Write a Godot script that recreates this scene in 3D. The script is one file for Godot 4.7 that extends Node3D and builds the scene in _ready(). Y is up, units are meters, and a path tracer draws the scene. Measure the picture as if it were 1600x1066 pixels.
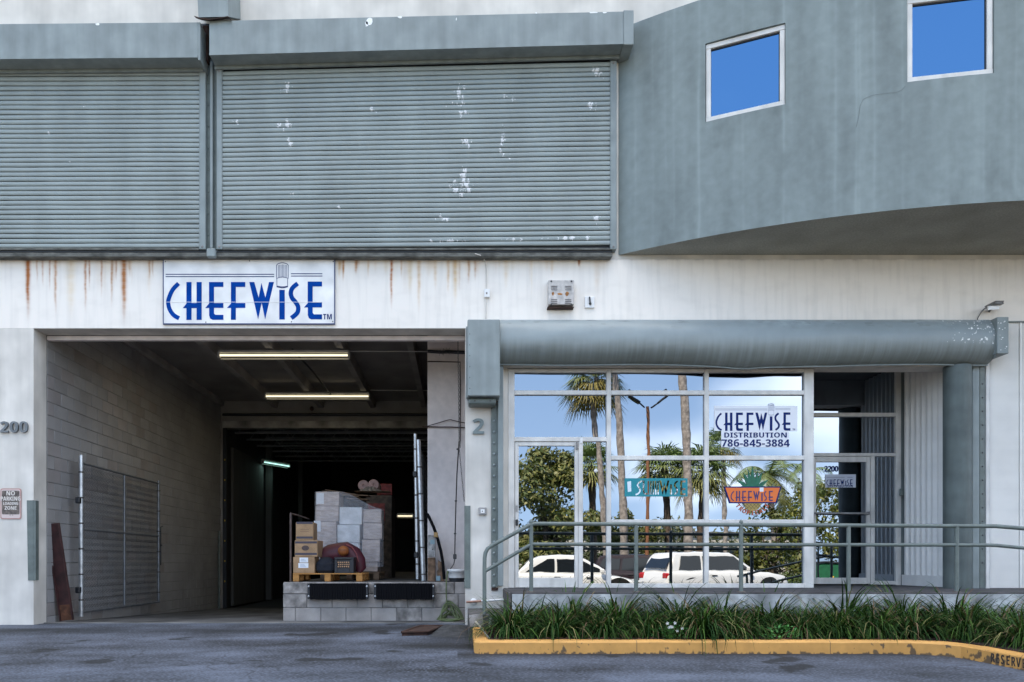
extends Node3D
# A shaded loading-dock facade seen from the car park. x runs right along the facade, z towards the viewer, y up; metres.
# The facade's front face is z = 0 and the ground at its foot is y = 0.

const EYE := Vector3(0, 0.89, 11.2)
const FOCAL := 1215.0      # focal length in pixels of the 1600-pixel photograph, used to turn measurements into metres
var rng := RandomNumberGenerator.new()
var mats := {}
var texs := {}


# ---------- measurements to metres ----------
func X(px: float, z := 0.0) -> float:
	return (px - 715.0) * (EYE.z - z) / FOCAL

func Y(py: float, z := 0.0) -> float:
	return EYE.y + (880.0 - py) * (EYE.z - z) / FOCAL

func P(px: float, py: float, z := 0.0) -> Vector3:
	return Vector3(X(px, z), Y(py, z), z)

func ground_y(z: float) -> float:
	return -0.025 * clampf(z, 0.0, 15.5)


# ---------- mesh builder ----------
class MB:
	var v := PackedVector3Array()
	var n := PackedVector3Array()
	var t := PackedVector2Array()
	var c := PackedColorArray()
	var col := Color.WHITE

	func tri(a: Vector3, b: Vector3, d: Vector3, na: Vector3, nb: Vector3, nd: Vector3, ta := Vector2.ZERO, tb := Vector2.ZERO, td := Vector2.ZERO) -> void:
		v.append(a); v.append(d); v.append(b)
		n.append(na); n.append(nd); n.append(nb)
		t.append(ta); t.append(td); t.append(tb)
		c.append(col); c.append(col); c.append(col)

	func flat3(a: Vector3, b: Vector3, d: Vector3) -> void:
		var m := (b - a).cross(d - a).normalized()
		tri(a, b, d, m, m, m)

	# corners counter-clockwise as seen from outside
	func quad(a: Vector3, b: Vector3, d: Vector3, e: Vector3, ua := Vector2(0, 1), ub := Vector2(1, 1), ud := Vector2(1, 0), ue := Vector2(0, 0)) -> void:
		var m := (d - a).cross(e - b).normalized()
		tri(a, b, d, m, m, m, ua, ub, ud)
		tri(a, d, e, m, m, m, ua, ud, ue)

	func squad(a: Vector3, b: Vector3, d: Vector3, e: Vector3, na: Vector3, nb: Vector3, nd: Vector3, ne: Vector3, ua := Vector2(0, 1), ub := Vector2(1, 1), ud := Vector2(1, 0), ue := Vector2(0, 0)) -> void:
		tri(a, b, d, na, nb, nd, ua, ub, ud)
		tri(a, d, e, na, nd, ne, ua, ud, ue)

	func hexa(p: Array) -> void:   # p: bottom 4 then top 4, counter-clockwise from above, starting front left
		quad(p[0], p[1], p[5], p[4])
		quad(p[1], p[2], p[6], p[5])
		quad(p[2], p[3], p[7], p[6])
		quad(p[3], p[0], p[4], p[7])
		quad(p[4], p[5], p[6], p[7])
		quad(p[3], p[2], p[1], p[0])

	func box(lo: Vector3, hi: Vector3) -> void:
		hexa([Vector3(lo.x, lo.y, hi.z), Vector3(hi.x, lo.y, hi.z), Vector3(hi.x, lo.y, lo.z), Vector3(lo.x, lo.y, lo.z),
			Vector3(lo.x, hi.y, hi.z), Vector3(hi.x, hi.y, hi.z), Vector3(hi.x, hi.y, lo.z), Vector3(lo.x, hi.y, lo.z)])

	# a box with chamfered edges
	func cbox(lo: Vector3, hi: Vector3, b: float, xf := Transform3D()) -> void:
		var ctr := (lo + hi) * 0.5
		var h := (hi - lo) * 0.5
		b = minf(b, minf(h.x, minf(h.y, h.z)) * 0.9)
		var pts := {}
		for sx in [-1, 1]:
			for sy in [-1, 1]:
				for sz in [-1, 1]:
					var s := Vector3(sx, sy, sz)
					for ax in 3:
						var p := h - Vector3(b, b, b)
						p[ax] = h[ax]
						pts[[sx, sy, sz, ax]] = xf * (ctr + p * s)
		var cen := xf * ctr
		var face := func(q: Array) -> void:
			var m: Vector3 = (q[1] - q[0]).cross(q[2] - q[0])
			var mid := Vector3.ZERO
			for x in q:
				mid += x
			if m.dot(mid / q.size() - cen) < 0:
				q.reverse()
			if q.size() == 4:
				quad(q[0], q[1], q[2], q[3])
			else:
				flat3(q[0], q[1], q[2])
		for ax in 3:
			var u := (ax + 1) % 3
			var w := (ax + 2) % 3
			for s in [-1, 1]:
				var q := []
				for st in [[-1, -1], [1, -1], [1, 1], [-1, 1]]:
					var k := [0, 0, 0, ax]
					k[ax] = s; k[u] = st[0]; k[w] = st[1]
					q.append(pts[k])
				face.call(q)
			for su in [-1, 1]:
				for sw in [-1, 1]:
					var k1 := [0, 0, 0, u]
					k1[ax] = -1; k1[u] = su; k1[w] = sw
					var k2 := k1.duplicate(); k2[ax] = 1
					var k3 := k2.duplicate(); k3[3] = w
					var k4 := k1.duplicate(); k4[3] = w
					face.call([pts[k1], pts[k2], pts[k3], pts[k4]])
		for sx in [-1, 1]:
			for sy in [-1, 1]:
				for sz in [-1, 1]:
					face.call([pts[[sx, sy, sz, 0]], pts[[sx, sy, sz, 1]], pts[[sx, sy, sz, 2]]])

	func tube(pts: Array, r, sides := 8, caps := true) -> void:   # r: number or one radius per point
		var rings := []
		var up := Vector3.UP
		for i in pts.size():
			var d: Vector3 = (pts[mini(i + 1, pts.size() - 1)] - pts[maxi(i - 1, 0)]).normalized()
			var side := up.cross(d)
			if side.length() < 0.05:
				side = Vector3.RIGHT.cross(d)
			side = side.normalized()
			up = d.cross(side).normalized()
			var rr: float = r[i] if r is Array else r
			var ring := []
			for k in sides:
				var a := TAU * k / sides
				var nn := side * cos(a) + up * sin(a)
				ring.append([pts[i] + nn * rr, nn])
			rings.append(ring)
		for i in pts.size() - 1:
			for k in sides:
				var a = rings[i][k]
				var b = rings[i][(k + 1) % sides]
				var d = rings[i + 1][(k + 1) % sides]
				var e = rings[i + 1][k]
				squad(a[0], b[0], d[0], e[0], a[1], b[1], d[1], e[1], Vector2(float(k) / sides, i), Vector2(float(k + 1) / sides, i), Vector2(float(k + 1) / sides, i + 1), Vector2(float(k) / sides, i + 1))
		if caps:
			for k in range(1, sides - 1):
				flat3(rings[0][0][0], rings[0][k + 1][0], rings[0][k][0])
				var z = rings[-1]
				flat3(z[0][0], z[k][0], z[k + 1][0])

	func lathe(prof: Array, xf := Transform3D(), sides := 20) -> void:   # prof: Vector2(radius, height) upwards; hard edges where a point is repeated
		for i in prof.size() - 1:
			var a: Vector2 = prof[i]
			var b: Vector2 = prof[i + 1]
			if a.distance_to(b) < 1e-6:
				continue
			var dir := (b - a).normalized()
			var na := Vector2(dir.y, -dir.x)
			var n0 := na
			var n1 := na
			if i > 0 and prof[i - 1].distance_to(a) > 1e-6:
				var q: Vector2 = (a - prof[i - 1]).normalized()
				n0 = (na + Vector2(q.y, -q.x)).normalized()
			if i + 2 < prof.size() and prof[i + 2].distance_to(b) > 1e-6:
				var q2: Vector2 = (prof[i + 2] - b).normalized()
				n1 = (na + Vector2(q2.y, -q2.x)).normalized()
			for k in sides:
				var p0 := TAU * k / sides
				var p1 := TAU * (k + 1) / sides
				var f := func(r: float, y: float, p: float) -> Vector3: return Vector3(r * cos(p), y, -r * sin(p))
				squad(xf * f.call(a.x, a.y, p0), xf * f.call(a.x, a.y, p1), xf * f.call(b.x, b.y, p1), xf * f.call(b.x, b.y, p0),
					(xf.basis * f.call(n0.x, n0.y, p0)).normalized(), (xf.basis * f.call(n0.x, n0.y, p1)).normalized(), (xf.basis * f.call(n1.x, n1.y, p1)).normalized(), (xf.basis * f.call(n1.x, n1.y, p0)).normalized(),
					Vector2(float(k) / sides, 1.0 - float(i) / prof.size()), Vector2(float(k + 1) / sides, 1.0 - float(i) / prof.size()), Vector2(float(k + 1) / sides, 1.0 - float(i + 1) / prof.size()), Vector2(float(k) / sides, 1.0 - float(i + 1) / prof.size()))

	# a polygon in the xy plane, extruded from z0 (back) to z1 (front)
	func extrude(poly: PackedVector2Array, z0: float, z1: float, xf := Transform3D()) -> void:
		if Geometry2D.is_polygon_clockwise(poly):
			poly = poly.duplicate()
			poly.reverse()
		var idx := Geometry2D.triangulate_polygon(poly)
		for i in range(0, idx.size(), 3):
			var a := poly[idx[i]]
			var b := poly[idx[i + 1]]
			var d := poly[idx[i + 2]]
			if (b - a).cross(d - a) < 0:
				var s := b
				b = d
				d = s
			flat3(xf * Vector3(a.x, a.y, z1), xf * Vector3(b.x, b.y, z1), xf * Vector3(d.x, d.y, z1))
			flat3(xf * Vector3(a.x, a.y, z0), xf * Vector3(d.x, d.y, z0), xf * Vector3(b.x, b.y, z0))
		for i in poly.size():
			var a := poly[i]
			var b := poly[(i + 1) % poly.size()]
			quad(xf * Vector3(a.x, a.y, z0), xf * Vector3(b.x, b.y, z0), xf * Vector3(b.x, b.y, z1), xf * Vector3(a.x, a.y, z1))

	func sphere(at: Vector3, r: Vector3, xf := Transform3D(), rings := 8, sides := 12) -> void:
		for i in rings:
			for k in sides:
				var f := func(ii: int, kk: int) -> Vector3:
					var th := PI * ii / rings
					var ph := TAU * kk / sides
					return Vector3(sin(th) * cos(ph), cos(th), -sin(th) * sin(ph))
				var q := [f.call(i + 1, k), f.call(i + 1, k + 1), f.call(i, k + 1), f.call(i, k)]
				var w := []
				var m := []
				for p in q:
					w.append(xf * (at + p * r))
					m.append((xf.basis * (p / r)).normalized())
				squad(w[0], w[1], w[2], w[3], m[0], m[1], m[2], m[3])

	func add(o: MB, xf := Transform3D(), tint = null) -> void:
		for i in o.v.size():
			v.append(xf * o.v[i])
			n.append((xf.basis * o.n[i]).normalized())
			c.append(o.c[i] if tint == null else tint)
		t.append_array(o.t)

	func mesh() -> ArrayMesh:
		var a := []
		a.resize(Mesh.ARRAY_MAX)
		a[Mesh.ARRAY_VERTEX] = v
		a[Mesh.ARRAY_NORMAL] = n
		a[Mesh.ARRAY_TEX_UV] = t
		a[Mesh.ARRAY_COLOR] = c
		var m := ArrayMesh.new()
		m.add_surface_from_arrays(Mesh.PRIMITIVE_TRIANGLES, a)
		return m


# ---------- nodes ----------
func piece(called: String, m, mat: Material, parent: Node = self, at := Transform3D()) -> MeshInstance3D:
	var o := MeshInstance3D.new()
	o.name = called
	o.mesh = m.mesh() if m is MB else m
	o.material_override = mat
	o.transform = at
	parent.add_child(o, true)
	return o

func tag(o: Node, label: String, category: String, group := "") -> Node:
	o.set_meta("label", label)
	o.set_meta("category", category)
	if group:
		o.set_meta("group", group)
	return o

func thing(called: String, label: String, category: String, at := Vector3.ZERO, group := "") -> Node3D:
	var o := Node3D.new()
	o.name = called
	o.position = at
	add_child(o, true)
	tag(o, label, category, group)
	return o

func part_root(called: String, parent: Node, at := Vector3.ZERO) -> Node3D:
	var o := Node3D.new()
	o.name = called
	o.position = at
	parent.add_child(o, true)
	return o

func struct(called: String, m, mat: Material, parent: Node = self) -> MeshInstance3D:
	var o := piece(called, m, mat, parent)
	if parent == self:
		o.set_meta("kind", "structure")
	return o

func stuff(o: Node) -> Node:
	o.set_meta("kind", "stuff")
	return o

func boxed(lo: Vector3, hi: Vector3, b := 0.0) -> MB:
	var m := MB.new()
	if b > 0:
		m.cbox(lo, hi, b)
	else:
		m.box(lo, hi)
	return m

func words(called: String, s: String, height: float, mat: Material, at: Vector3, parent: Node, squeeze := 1.0, depth := 0.004, bold := true, basis := Basis()) -> MeshInstance3D:
	# lettering whose capitals are «height» tall, centred on «at», its front «depth» proud
	var f := SystemFont.new()
	f.font_names = PackedStringArray(["Droid Sans"])
	f.font_weight = 700 if bold else 400
	var tm := TextMesh.new()
	tm.font = f
	tm.font_size = 64
	tm.text = s
	tm.pixel_size = height / (64.0 * 0.714)
	tm.depth = depth
	tm.curve_step = 1.0
	var o := MeshInstance3D.new()
	o.name = called
	o.mesh = tm
	o.material_override = mat
	o.transform = Transform3D(basis * Basis.from_scale(Vector3(squeeze, 1, 1)), at)
	parent.add_child(o, true)
	return o


# ---------- materials ----------
func lin(r: float, g: float, b: float) -> Color:
	return Color(r, g, b).linear_to_srgb()

func noise_tex(key: String, frequency: float, lo: float, hi: float, px := 512, kind := FastNoiseLite.TYPE_SIMPLEX_SMOOTH, octaves := 4, mid := 0.5) -> NoiseTexture2D:
	if texs.has(key):
		return texs[key]
	var f := FastNoiseLite.new()
	f.seed = hash(key) % 9973
	f.noise_type = kind
	f.frequency = frequency
	f.fractal_octaves = octaves
	var g := Gradient.new()
	g.set_color(0, Color(lo, lo, lo))
	g.set_color(1, Color(hi, hi, hi))
	g.set_offset(0, maxf(0.0, mid - 0.5))
	g.set_offset(1, minf(1.0, mid + 0.5))
	var t := NoiseTexture2D.new()
	t.width = px
	t.height = px
	t.seamless = true
	t.noise = f
	t.color_ramp = g
	texs[key] = t
	return t

# colour in linear values; blotch and grain: [texture, scale per metre (number or Vector3)]
func M(key: String, c: Color, rough := 0.8, blotch = null, grain = null, metal := 0.0, relief := 0.0) -> StandardMaterial3D:
	if mats.has(key):
		return mats[key]
	var m := StandardMaterial3D.new()
	m.resource_name = key
	m.albedo_color = c.linear_to_srgb()
	m.roughness = rough
	m.metallic = metal
	if blotch:
		m.albedo_texture = blotch[0]
		m.uv1_triplanar = true
		m.uv1_world_triplanar = true
		m.uv1_scale = blotch[1] if blotch[1] is Vector3 else Vector3.ONE * blotch[1]
		if blotch.size() > 2:
			m.uv1_offset = blotch[2]
	if grain:
		m.detail_enabled = true
		m.detail_albedo = grain[0]
		m.detail_blend_mode = BaseMaterial3D.BLEND_MODE_MUL
		m.detail_uv_layer = BaseMaterial3D.DETAIL_UV_2
		m.uv2_triplanar = true
		m.uv2_world_triplanar = true
		m.uv2_scale = grain[1] if grain[1] is Vector3 else Vector3.ONE * grain[1]
	if relief > 0.0 and blotch:
		m.heightmap_enabled = true
		m.heightmap_texture = grain[0] if grain else blotch[0]
		m.heightmap_scale = relief
	mats[key] = m
	return m

func image_material(key: String, im: Image, rough := 0.8) -> StandardMaterial3D:
	var m := StandardMaterial3D.new()
	m.resource_name = key
	m.albedo_texture = ImageTexture.create_from_image(im)
	m.roughness = rough
	mats[key] = m
	return m


# ---------- the scene ----------
func _ready() -> void:
	rng.seed = 20220
	camera_and_light()
	shared_textures()
	grounds()
	building()
	loading_bay()
	upper_shutters()
	storefront_shutter()
	wall_fittings()
	rails_and_planter()
	gates()
	dock_goods()
	bay_fittings()
	car_park()


func camera_and_light() -> void:
	var cam := Camera3D.new()
	cam.name = "camera"
	cam.projection = Camera3D.PROJECTION_FRUSTUM      # a shifted lens keeps the verticals upright
	cam.near = 0.1
	cam.far = 400.0
	cam.size = cam.near * 1066.0 / FOCAL
	cam.frustum_offset = Vector2((800.0 - 715.0) / FOCAL, (880.0 - 533.0) / FOCAL) * cam.near
	cam.position = EYE
	add_child(cam)
	cam.current = true

	var sky := ProceduralSkyMaterial.new()
	sky.sky_top_color = lin(0.215, 0.35, 0.585)
	sky.sky_horizon_color = lin(0.60, 0.76, 0.93)
	sky.sky_curve = 0.18
	sky.ground_bottom_color = lin(0.16, 0.16, 0.15)
	sky.ground_horizon_color = lin(0.40, 0.43, 0.45)
	sky.sun_angle_max = 20.0
	sky.sky_cover = ImageTexture.create_from_image(cloud_image())
	sky.sky_cover_modulate = Color(1.24, 1.17, 1.05)
	var env := Environment.new()
	env.background_mode = Environment.BG_SKY
	env.sky = Sky.new()
	env.sky.sky_material = sky
	env.background_energy_multiplier = 0.9
	env.tonemap_mode = Environment.TONE_MAPPER_LINEAR
	env.tonemap_exposure = 3.35
	env.sdfgi_enabled = true
	env.ssao_enabled = true
	env.ssil_enabled = true
	var we := WorldEnvironment.new()
	we.name = "environment"
	we.environment = env
	add_child(we)

	var sun := DirectionalLight3D.new()
	sun.name = "sun"
	sun.light_energy = 1.6
	sun.light_color = Color(1.0, 0.90, 0.76)
	sun.light_angular_distance = 0.5
	sun.shadow_enabled = true
	var to_sun := Vector3(-0.34, 0.80, -0.56).normalized()   # behind the building: the facade stands in its own shade
	sun.basis = Basis.looking_at(-to_sun, Vector3.UP)
	add_child(sun)


func cloud_image() -> Image:
	var w := 640
	var h := 320
	var f := FastNoiseLite.new()
	f.seed = 5
	f.noise_type = FastNoiseLite.TYPE_SIMPLEX_SMOOTH
	f.frequency = 1.0
	f.fractal_octaves = 5
	var data := PackedByteArray()
	data.resize(w * h * 4)
	for j in h:
		var el := PI * (0.5 - (j + 0.5) / h)
		if el < -0.02:
			continue
		for i in w:
			var az := TAU * (i + 0.5) / w - PI * 0.5
			var up := maxf(sin(el), 0.0) + 0.22
			var d := Vector3(cos(az) * cos(el), 0.35, sin(az) * cos(el)) / up * 0.55
			var q := f.get_noise_3d(d.x, d.y, d.z) * 0.5 + 0.5
			var a := smoothstep(0.48, 0.68, q) * smoothstep(0.0, 0.10, el) * lerpf(0.5, 1.0, smoothstep(0.10, 0.40, el))  # denser unseen clouds overhead, added to whiten the light on the facade
			var k := (j * w + i) * 4
			data[k] = 255
			data[k + 1] = 255
			data[k + 2] = 255
			data[k + 3] = int(255.0 * clampf(a, 0.0, 1.0))
	return Image.create_from_data(w, h, false, Image.FORMAT_RGBA8, data)


func shared_textures() -> void:
	var blotch := noise_tex("blotch", 0.006, 0.80, 1.0, 512)
	var grain := noise_tex("grain", 0.06, 0.84, 1.0, 512)
	var streak := noise_tex("streak", 0.012, 0.84, 1.0, 512, FastNoiseLite.TYPE_SIMPLEX_SMOOTH, 5)
	var dirt := noise_tex("dirt", 0.008, 0.55, 1.0, 512, FastNoiseLite.TYPE_SIMPLEX_SMOOTH, 5, 0.35)
	var soft := noise_tex("soft", 0.007, 0.86, 1.0)
	var soft_streak := noise_tex("soft_streak", 0.012, 0.88, 1.0, 512, FastNoiseLite.TYPE_SIMPLEX_SMOOTH, 5)
	var speck := noise_tex("speck", 0.22, 0.72, 1.0, 512, FastNoiseLite.TYPE_SIMPLEX_SMOOTH, 3)
	M("white_wall", Color(0.81, 0.76, 0.695), 0.85, [soft_streak, Vector3(0.5, 0.05, 0.5)], [soft, 0.35])
	M("white_trim", Color(0.83, 0.80, 0.76), 0.5, [soft, 0.5], [soft_streak, Vector3(1.0, 0.15, 1.0)])
	M("grey_paint", Color(0.285, 0.325, 0.325), 0.55, [soft_streak, Vector3(0.9, 0.10, 0.9)], [soft, 0.5])
	M("grey_rail", Color(0.185, 0.22, 0.205), 0.45, [blotch, 1.5], [grain, 3.0])
	M("slate_wall", Color(0.225, 0.265, 0.262), 0.85, [noise_tex("runs", 0.020, 0.84, 1.0, 1024, FastNoiseLite.TYPE_SIMPLEX_SMOOTH, 6), Vector3(0.55, 0.03, 0.55)], [noise_tex("stucco", 0.02, 0.86, 1.0, 1024, FastNoiseLite.TYPE_SIMPLEX_SMOOTH, 6), 0.45])
	M("soffit", Color(0.36, 0.365, 0.325), 0.9, [soft, 0.3], [grain, 0.9])
	M("dirty_ledge", Color(0.20, 0.20, 0.18), 0.9, [dirt, Vector3(0.9, 2.0, 0.9)], [grain, 2.0])
	M("block", Color(0.45, 0.435, 0.435), 0.92, [soft, 0.25], [speck, 1.6], 0.0, 0.4)
	M("block_dark", Color(0.42, 0.40, 0.395), 0.92, [soft, 0.3, Vector3(0.3, 0.7, 0.1)], [speck, 1.6], 0.0, 0.4)
	M("block_warm", Color(0.455, 0.415, 0.405), 0.92, [blotch, 0.23, Vector3(0.6, 0.2, 0.4)], [speck, 1.6], 0.0, 0.4)
	M("mortar", Color(0.36, 0.35, 0.34), 0.95, [dirt, 0.2], [speck, 2.0])
	M("dock_block", Color(0.52, 0.475, 0.45), 0.92, [blotch, 0.8], [speck, 1.4], 0.0, 0.5)
	M("dock_block_pale", Color(0.58, 0.53, 0.50), 0.92, [dirt, 0.9, Vector3(0.2, 0.5, 0.8)], [speck, 1.4], 0.0, 0.5)
	M("concrete", Color(0.30, 0.295, 0.29), 0.9, [dirt, 0.25], [speck, 1.2])
	M("concrete_dark", Color(0.42, 0.39, 0.37), 0.9, [blotch, 0.3], [grain, 1.2])
	M("walkway", Color(0.105, 0.098, 0.105), 0.85, [dirt, 0.5], [speck, 1.2])
	M("pink_wall", Color(0.84, 0.755, 0.725), 0.85, [noise_tex("faint", 0.008, 0.93, 1.0), 0.4], [noise_tex("faint", 0.008, 0.93, 1.0), 1.3])
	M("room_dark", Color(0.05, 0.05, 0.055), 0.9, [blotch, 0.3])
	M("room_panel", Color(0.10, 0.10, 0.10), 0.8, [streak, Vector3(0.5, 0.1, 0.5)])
	M("black_steel", Color(0.018, 0.020, 0.026), 0.5, [blotch, 1.0])
	M("grey_steel", Color(0.42, 0.40, 0.385), 0.6, [dirt, 0.5])
	M("galvanised", Color(0.62, 0.64, 0.67), 0.35, [blotch, 2.0], null, 0.75)
	M("rubber", Color(0.008, 0.008, 0.010), 0.95, [grain, 3.0]).metallic_specular = 0.2
	M("rust", Color(0.075, 0.032, 0.020), 0.85, [dirt, 1.5], [grain, 3.0])
	M("maroon_steel", Color(0.075, 0.022, 0.022), 0.6, [dirt, 1.0], [grain, 2.0])
	M("chain_steel", Color(0.10, 0.09, 0.085), 0.5, null, null, 0.6)
	M("plastic_white", Color(0.74, 0.73, 0.72), 0.45)
	M("navy_print", Color(0.008, 0.022, 0.12), 0.6).metallic_specular = 0.2
	M("blue_print", Color(0.001, 0.052, 0.30), 0.7, [soft, 0.8]).metallic_specular = 0.15
	M("sign_white", Color(0.86, 0.84, 0.82), 0.45, [soft, 0.5])
	M("screw", Color(0.05, 0.05, 0.05), 0.5)
	M("cardboard", Color(0.56, 0.345, 0.19), 0.85, [blotch, 1.3], [grain, 2.0])
	M("cardboard_wrapped", Color(0.84, 0.67, 0.59), 0.5, [noise_tex("wrap", 0.012, 0.8, 1.0, 512), Vector3(0.8, 3.2, 0.8)], [blotch, 1.0])
	M("carton_white", Color(0.90, 0.90, 0.91), 0.6, [blotch, 1.0])
	M("label_white", Color(0.8, 0.8, 0.82), 0.6)
	M("tape_dark", Color(0.05, 0.04, 0.06), 0.5)
	M("pallet_wood", Color(0.66, 0.31, 0.085), 0.8, [streak, Vector3(0.3, 3.0, 3.0)], [grain, 3.0])
	M("pallet_old", Color(0.30, 0.20, 0.13), 0.85, [streak, Vector3(0.3, 3.0, 3.0)], [grain, 3.0])
	M("kerb_stone", Color(0.16, 0.15, 0.15), 0.9, [dirt, 0.6], [speck, 2.0])
	M("panel_white", Color(0.90, 0.87, 0.83), 0.5, [noise_tex("faint", 0.008, 0.93, 1.0), 0.6])
	M("soil", Color(0.095, 0.045, 0.038), 1.0, [dirt, 1.0], [speck, 2.0], 0.0, 1.5)
	var glass := StandardMaterial3D.new()       # reflective solar film over the shop glass
	glass.resource_name = "mirror_film"
	glass.albedo_color = lin(0.25, 0.285, 0.335)
	glass.metallic = 1.0
	glass.roughness = 0.0
	var wavy := NoiseTexture2D.new()            # old float glass: very slightly wavy
	wavy.width = 256
	wavy.height = 256
	wavy.seamless = true
	wavy.as_normal_map = true
	wavy.bump_strength = 4.0
	wavy.noise = FastNoiseLite.new()
	wavy.noise.seed = 17
	wavy.noise.frequency = 0.018
	wavy.noise.fractal_octaves = 2
	glass.normal_enabled = true
	glass.normal_texture = wavy
	glass.normal_scale = 0.0035
	glass.uv1_triplanar = true
	glass.uv1_world_triplanar = true
	glass.uv1_scale = Vector3.ONE * 0.6
	mats["glass"] = glass
	var blue := StandardMaterial3D.new()        # the darker blue film of the upper windows
	blue.resource_name = "blue_film"
	blue.albedo_color = lin(0.10, 0.205, 0.35)
	blue.metallic = 1.0
	blue.roughness = 0.02
	mats["blue_glass"] = blue


func asphalt_material() -> StandardMaterial3D:
	var w := 1024
	var f := FastNoiseLite.new()
	f.seed = 5
	f.frequency = 0.012
	f.fractal_octaves = 4
	var g := FastNoiseLite.new()
	g.seed = 8
	g.frequency = 0.30
	g.fractal_octaves = 2
	var data := PackedByteArray()
	data.resize(w * w * 3)
	# covers x -8..10, z -1..11 of the car park: v = (z + 1) / 12, u = (x + 8) / 18
	for j in w:
		var z := -1.0 + 12.0 * (j + 0.5) / w
		for i in w:
			var x := -8.0 + 18.0 * (i + 0.5) / w
			var a := f.get_noise_2d(x * 22.0, z * 70.0) * 0.55 + f.get_noise_2d(x * 70.0 + 300.0, z * 90.0) * 0.45
			var s := g.get_noise_2d(i * 2.2, j * 2.2)
			var k := 0.70 + 0.62 * a + 0.42 * s
			# tyre arcs turning into the bay
			for q in [[-0.2, 3.2], [1.6, 3.2], [-1.9, 4.4], [0.4, 6.0]]:
				var r: float = Vector2(x + 7.5 + q[0], (z - 0.2) * 1.5).length() - 4.4 - q[1] * 0.5
				k *= 1.0 - 0.16 * exp(-r * r * 60.0)
			# damp and oil near the pillar, and a dark edge along the kerb
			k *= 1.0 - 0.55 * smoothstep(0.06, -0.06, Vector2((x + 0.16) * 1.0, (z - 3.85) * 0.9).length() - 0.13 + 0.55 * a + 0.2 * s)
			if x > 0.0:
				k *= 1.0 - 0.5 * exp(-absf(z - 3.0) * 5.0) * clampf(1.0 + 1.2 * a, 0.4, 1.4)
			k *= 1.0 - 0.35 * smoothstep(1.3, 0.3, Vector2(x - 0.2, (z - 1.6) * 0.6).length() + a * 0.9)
			# hairline cracks
			var cr := absf(f.get_noise_2d(x * 30.0 + 900.0, z * 30.0))
			k *= 1.0 - 0.35 * smoothstep(0.014, 0.003, cr) * smoothstep(0.1, 0.4, f.get_noise_2d(x * 9.0, z * 9.0 + 70.0) + 0.30)
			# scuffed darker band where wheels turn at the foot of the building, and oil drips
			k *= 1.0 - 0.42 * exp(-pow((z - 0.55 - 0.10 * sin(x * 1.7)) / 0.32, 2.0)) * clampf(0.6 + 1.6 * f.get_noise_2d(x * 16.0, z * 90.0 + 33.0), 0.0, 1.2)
			k *= 1.0 - 0.55 * smoothstep(0.42, 0.54, f.get_noise_2d(x * 60.0 + 40.0, z * 60.0 - 90.0))
			k *= 1.0 + 0.35 * smoothstep(0.30, 0.46, s)
			k = clampf(k, 0.1, 1.0)
			var o := (j * w + i) * 3
			data[o] = int(k * 246.0)
			data[o + 1] = int(k * 249.0)
			data[o + 2] = int(k * 255.0)
	var m := image_material("asphalt", Image.create_from_data(w, w, false, Image.FORMAT_RGB8, data), 0.9)
	m.albedo_color = lin(0.168, 0.188, 0.238)
	m.detail_enabled = true
	m.detail_albedo = texs["speck"]
	m.detail_blend_mode = BaseMaterial3D.BLEND_MODE_MUL
	m.detail_uv_layer = BaseMaterial3D.DETAIL_UV_2
	m.uv2_triplanar = true
	m.uv2_world_triplanar = true
	m.uv2_scale = Vector3.ONE * 0.5
	return m


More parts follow.
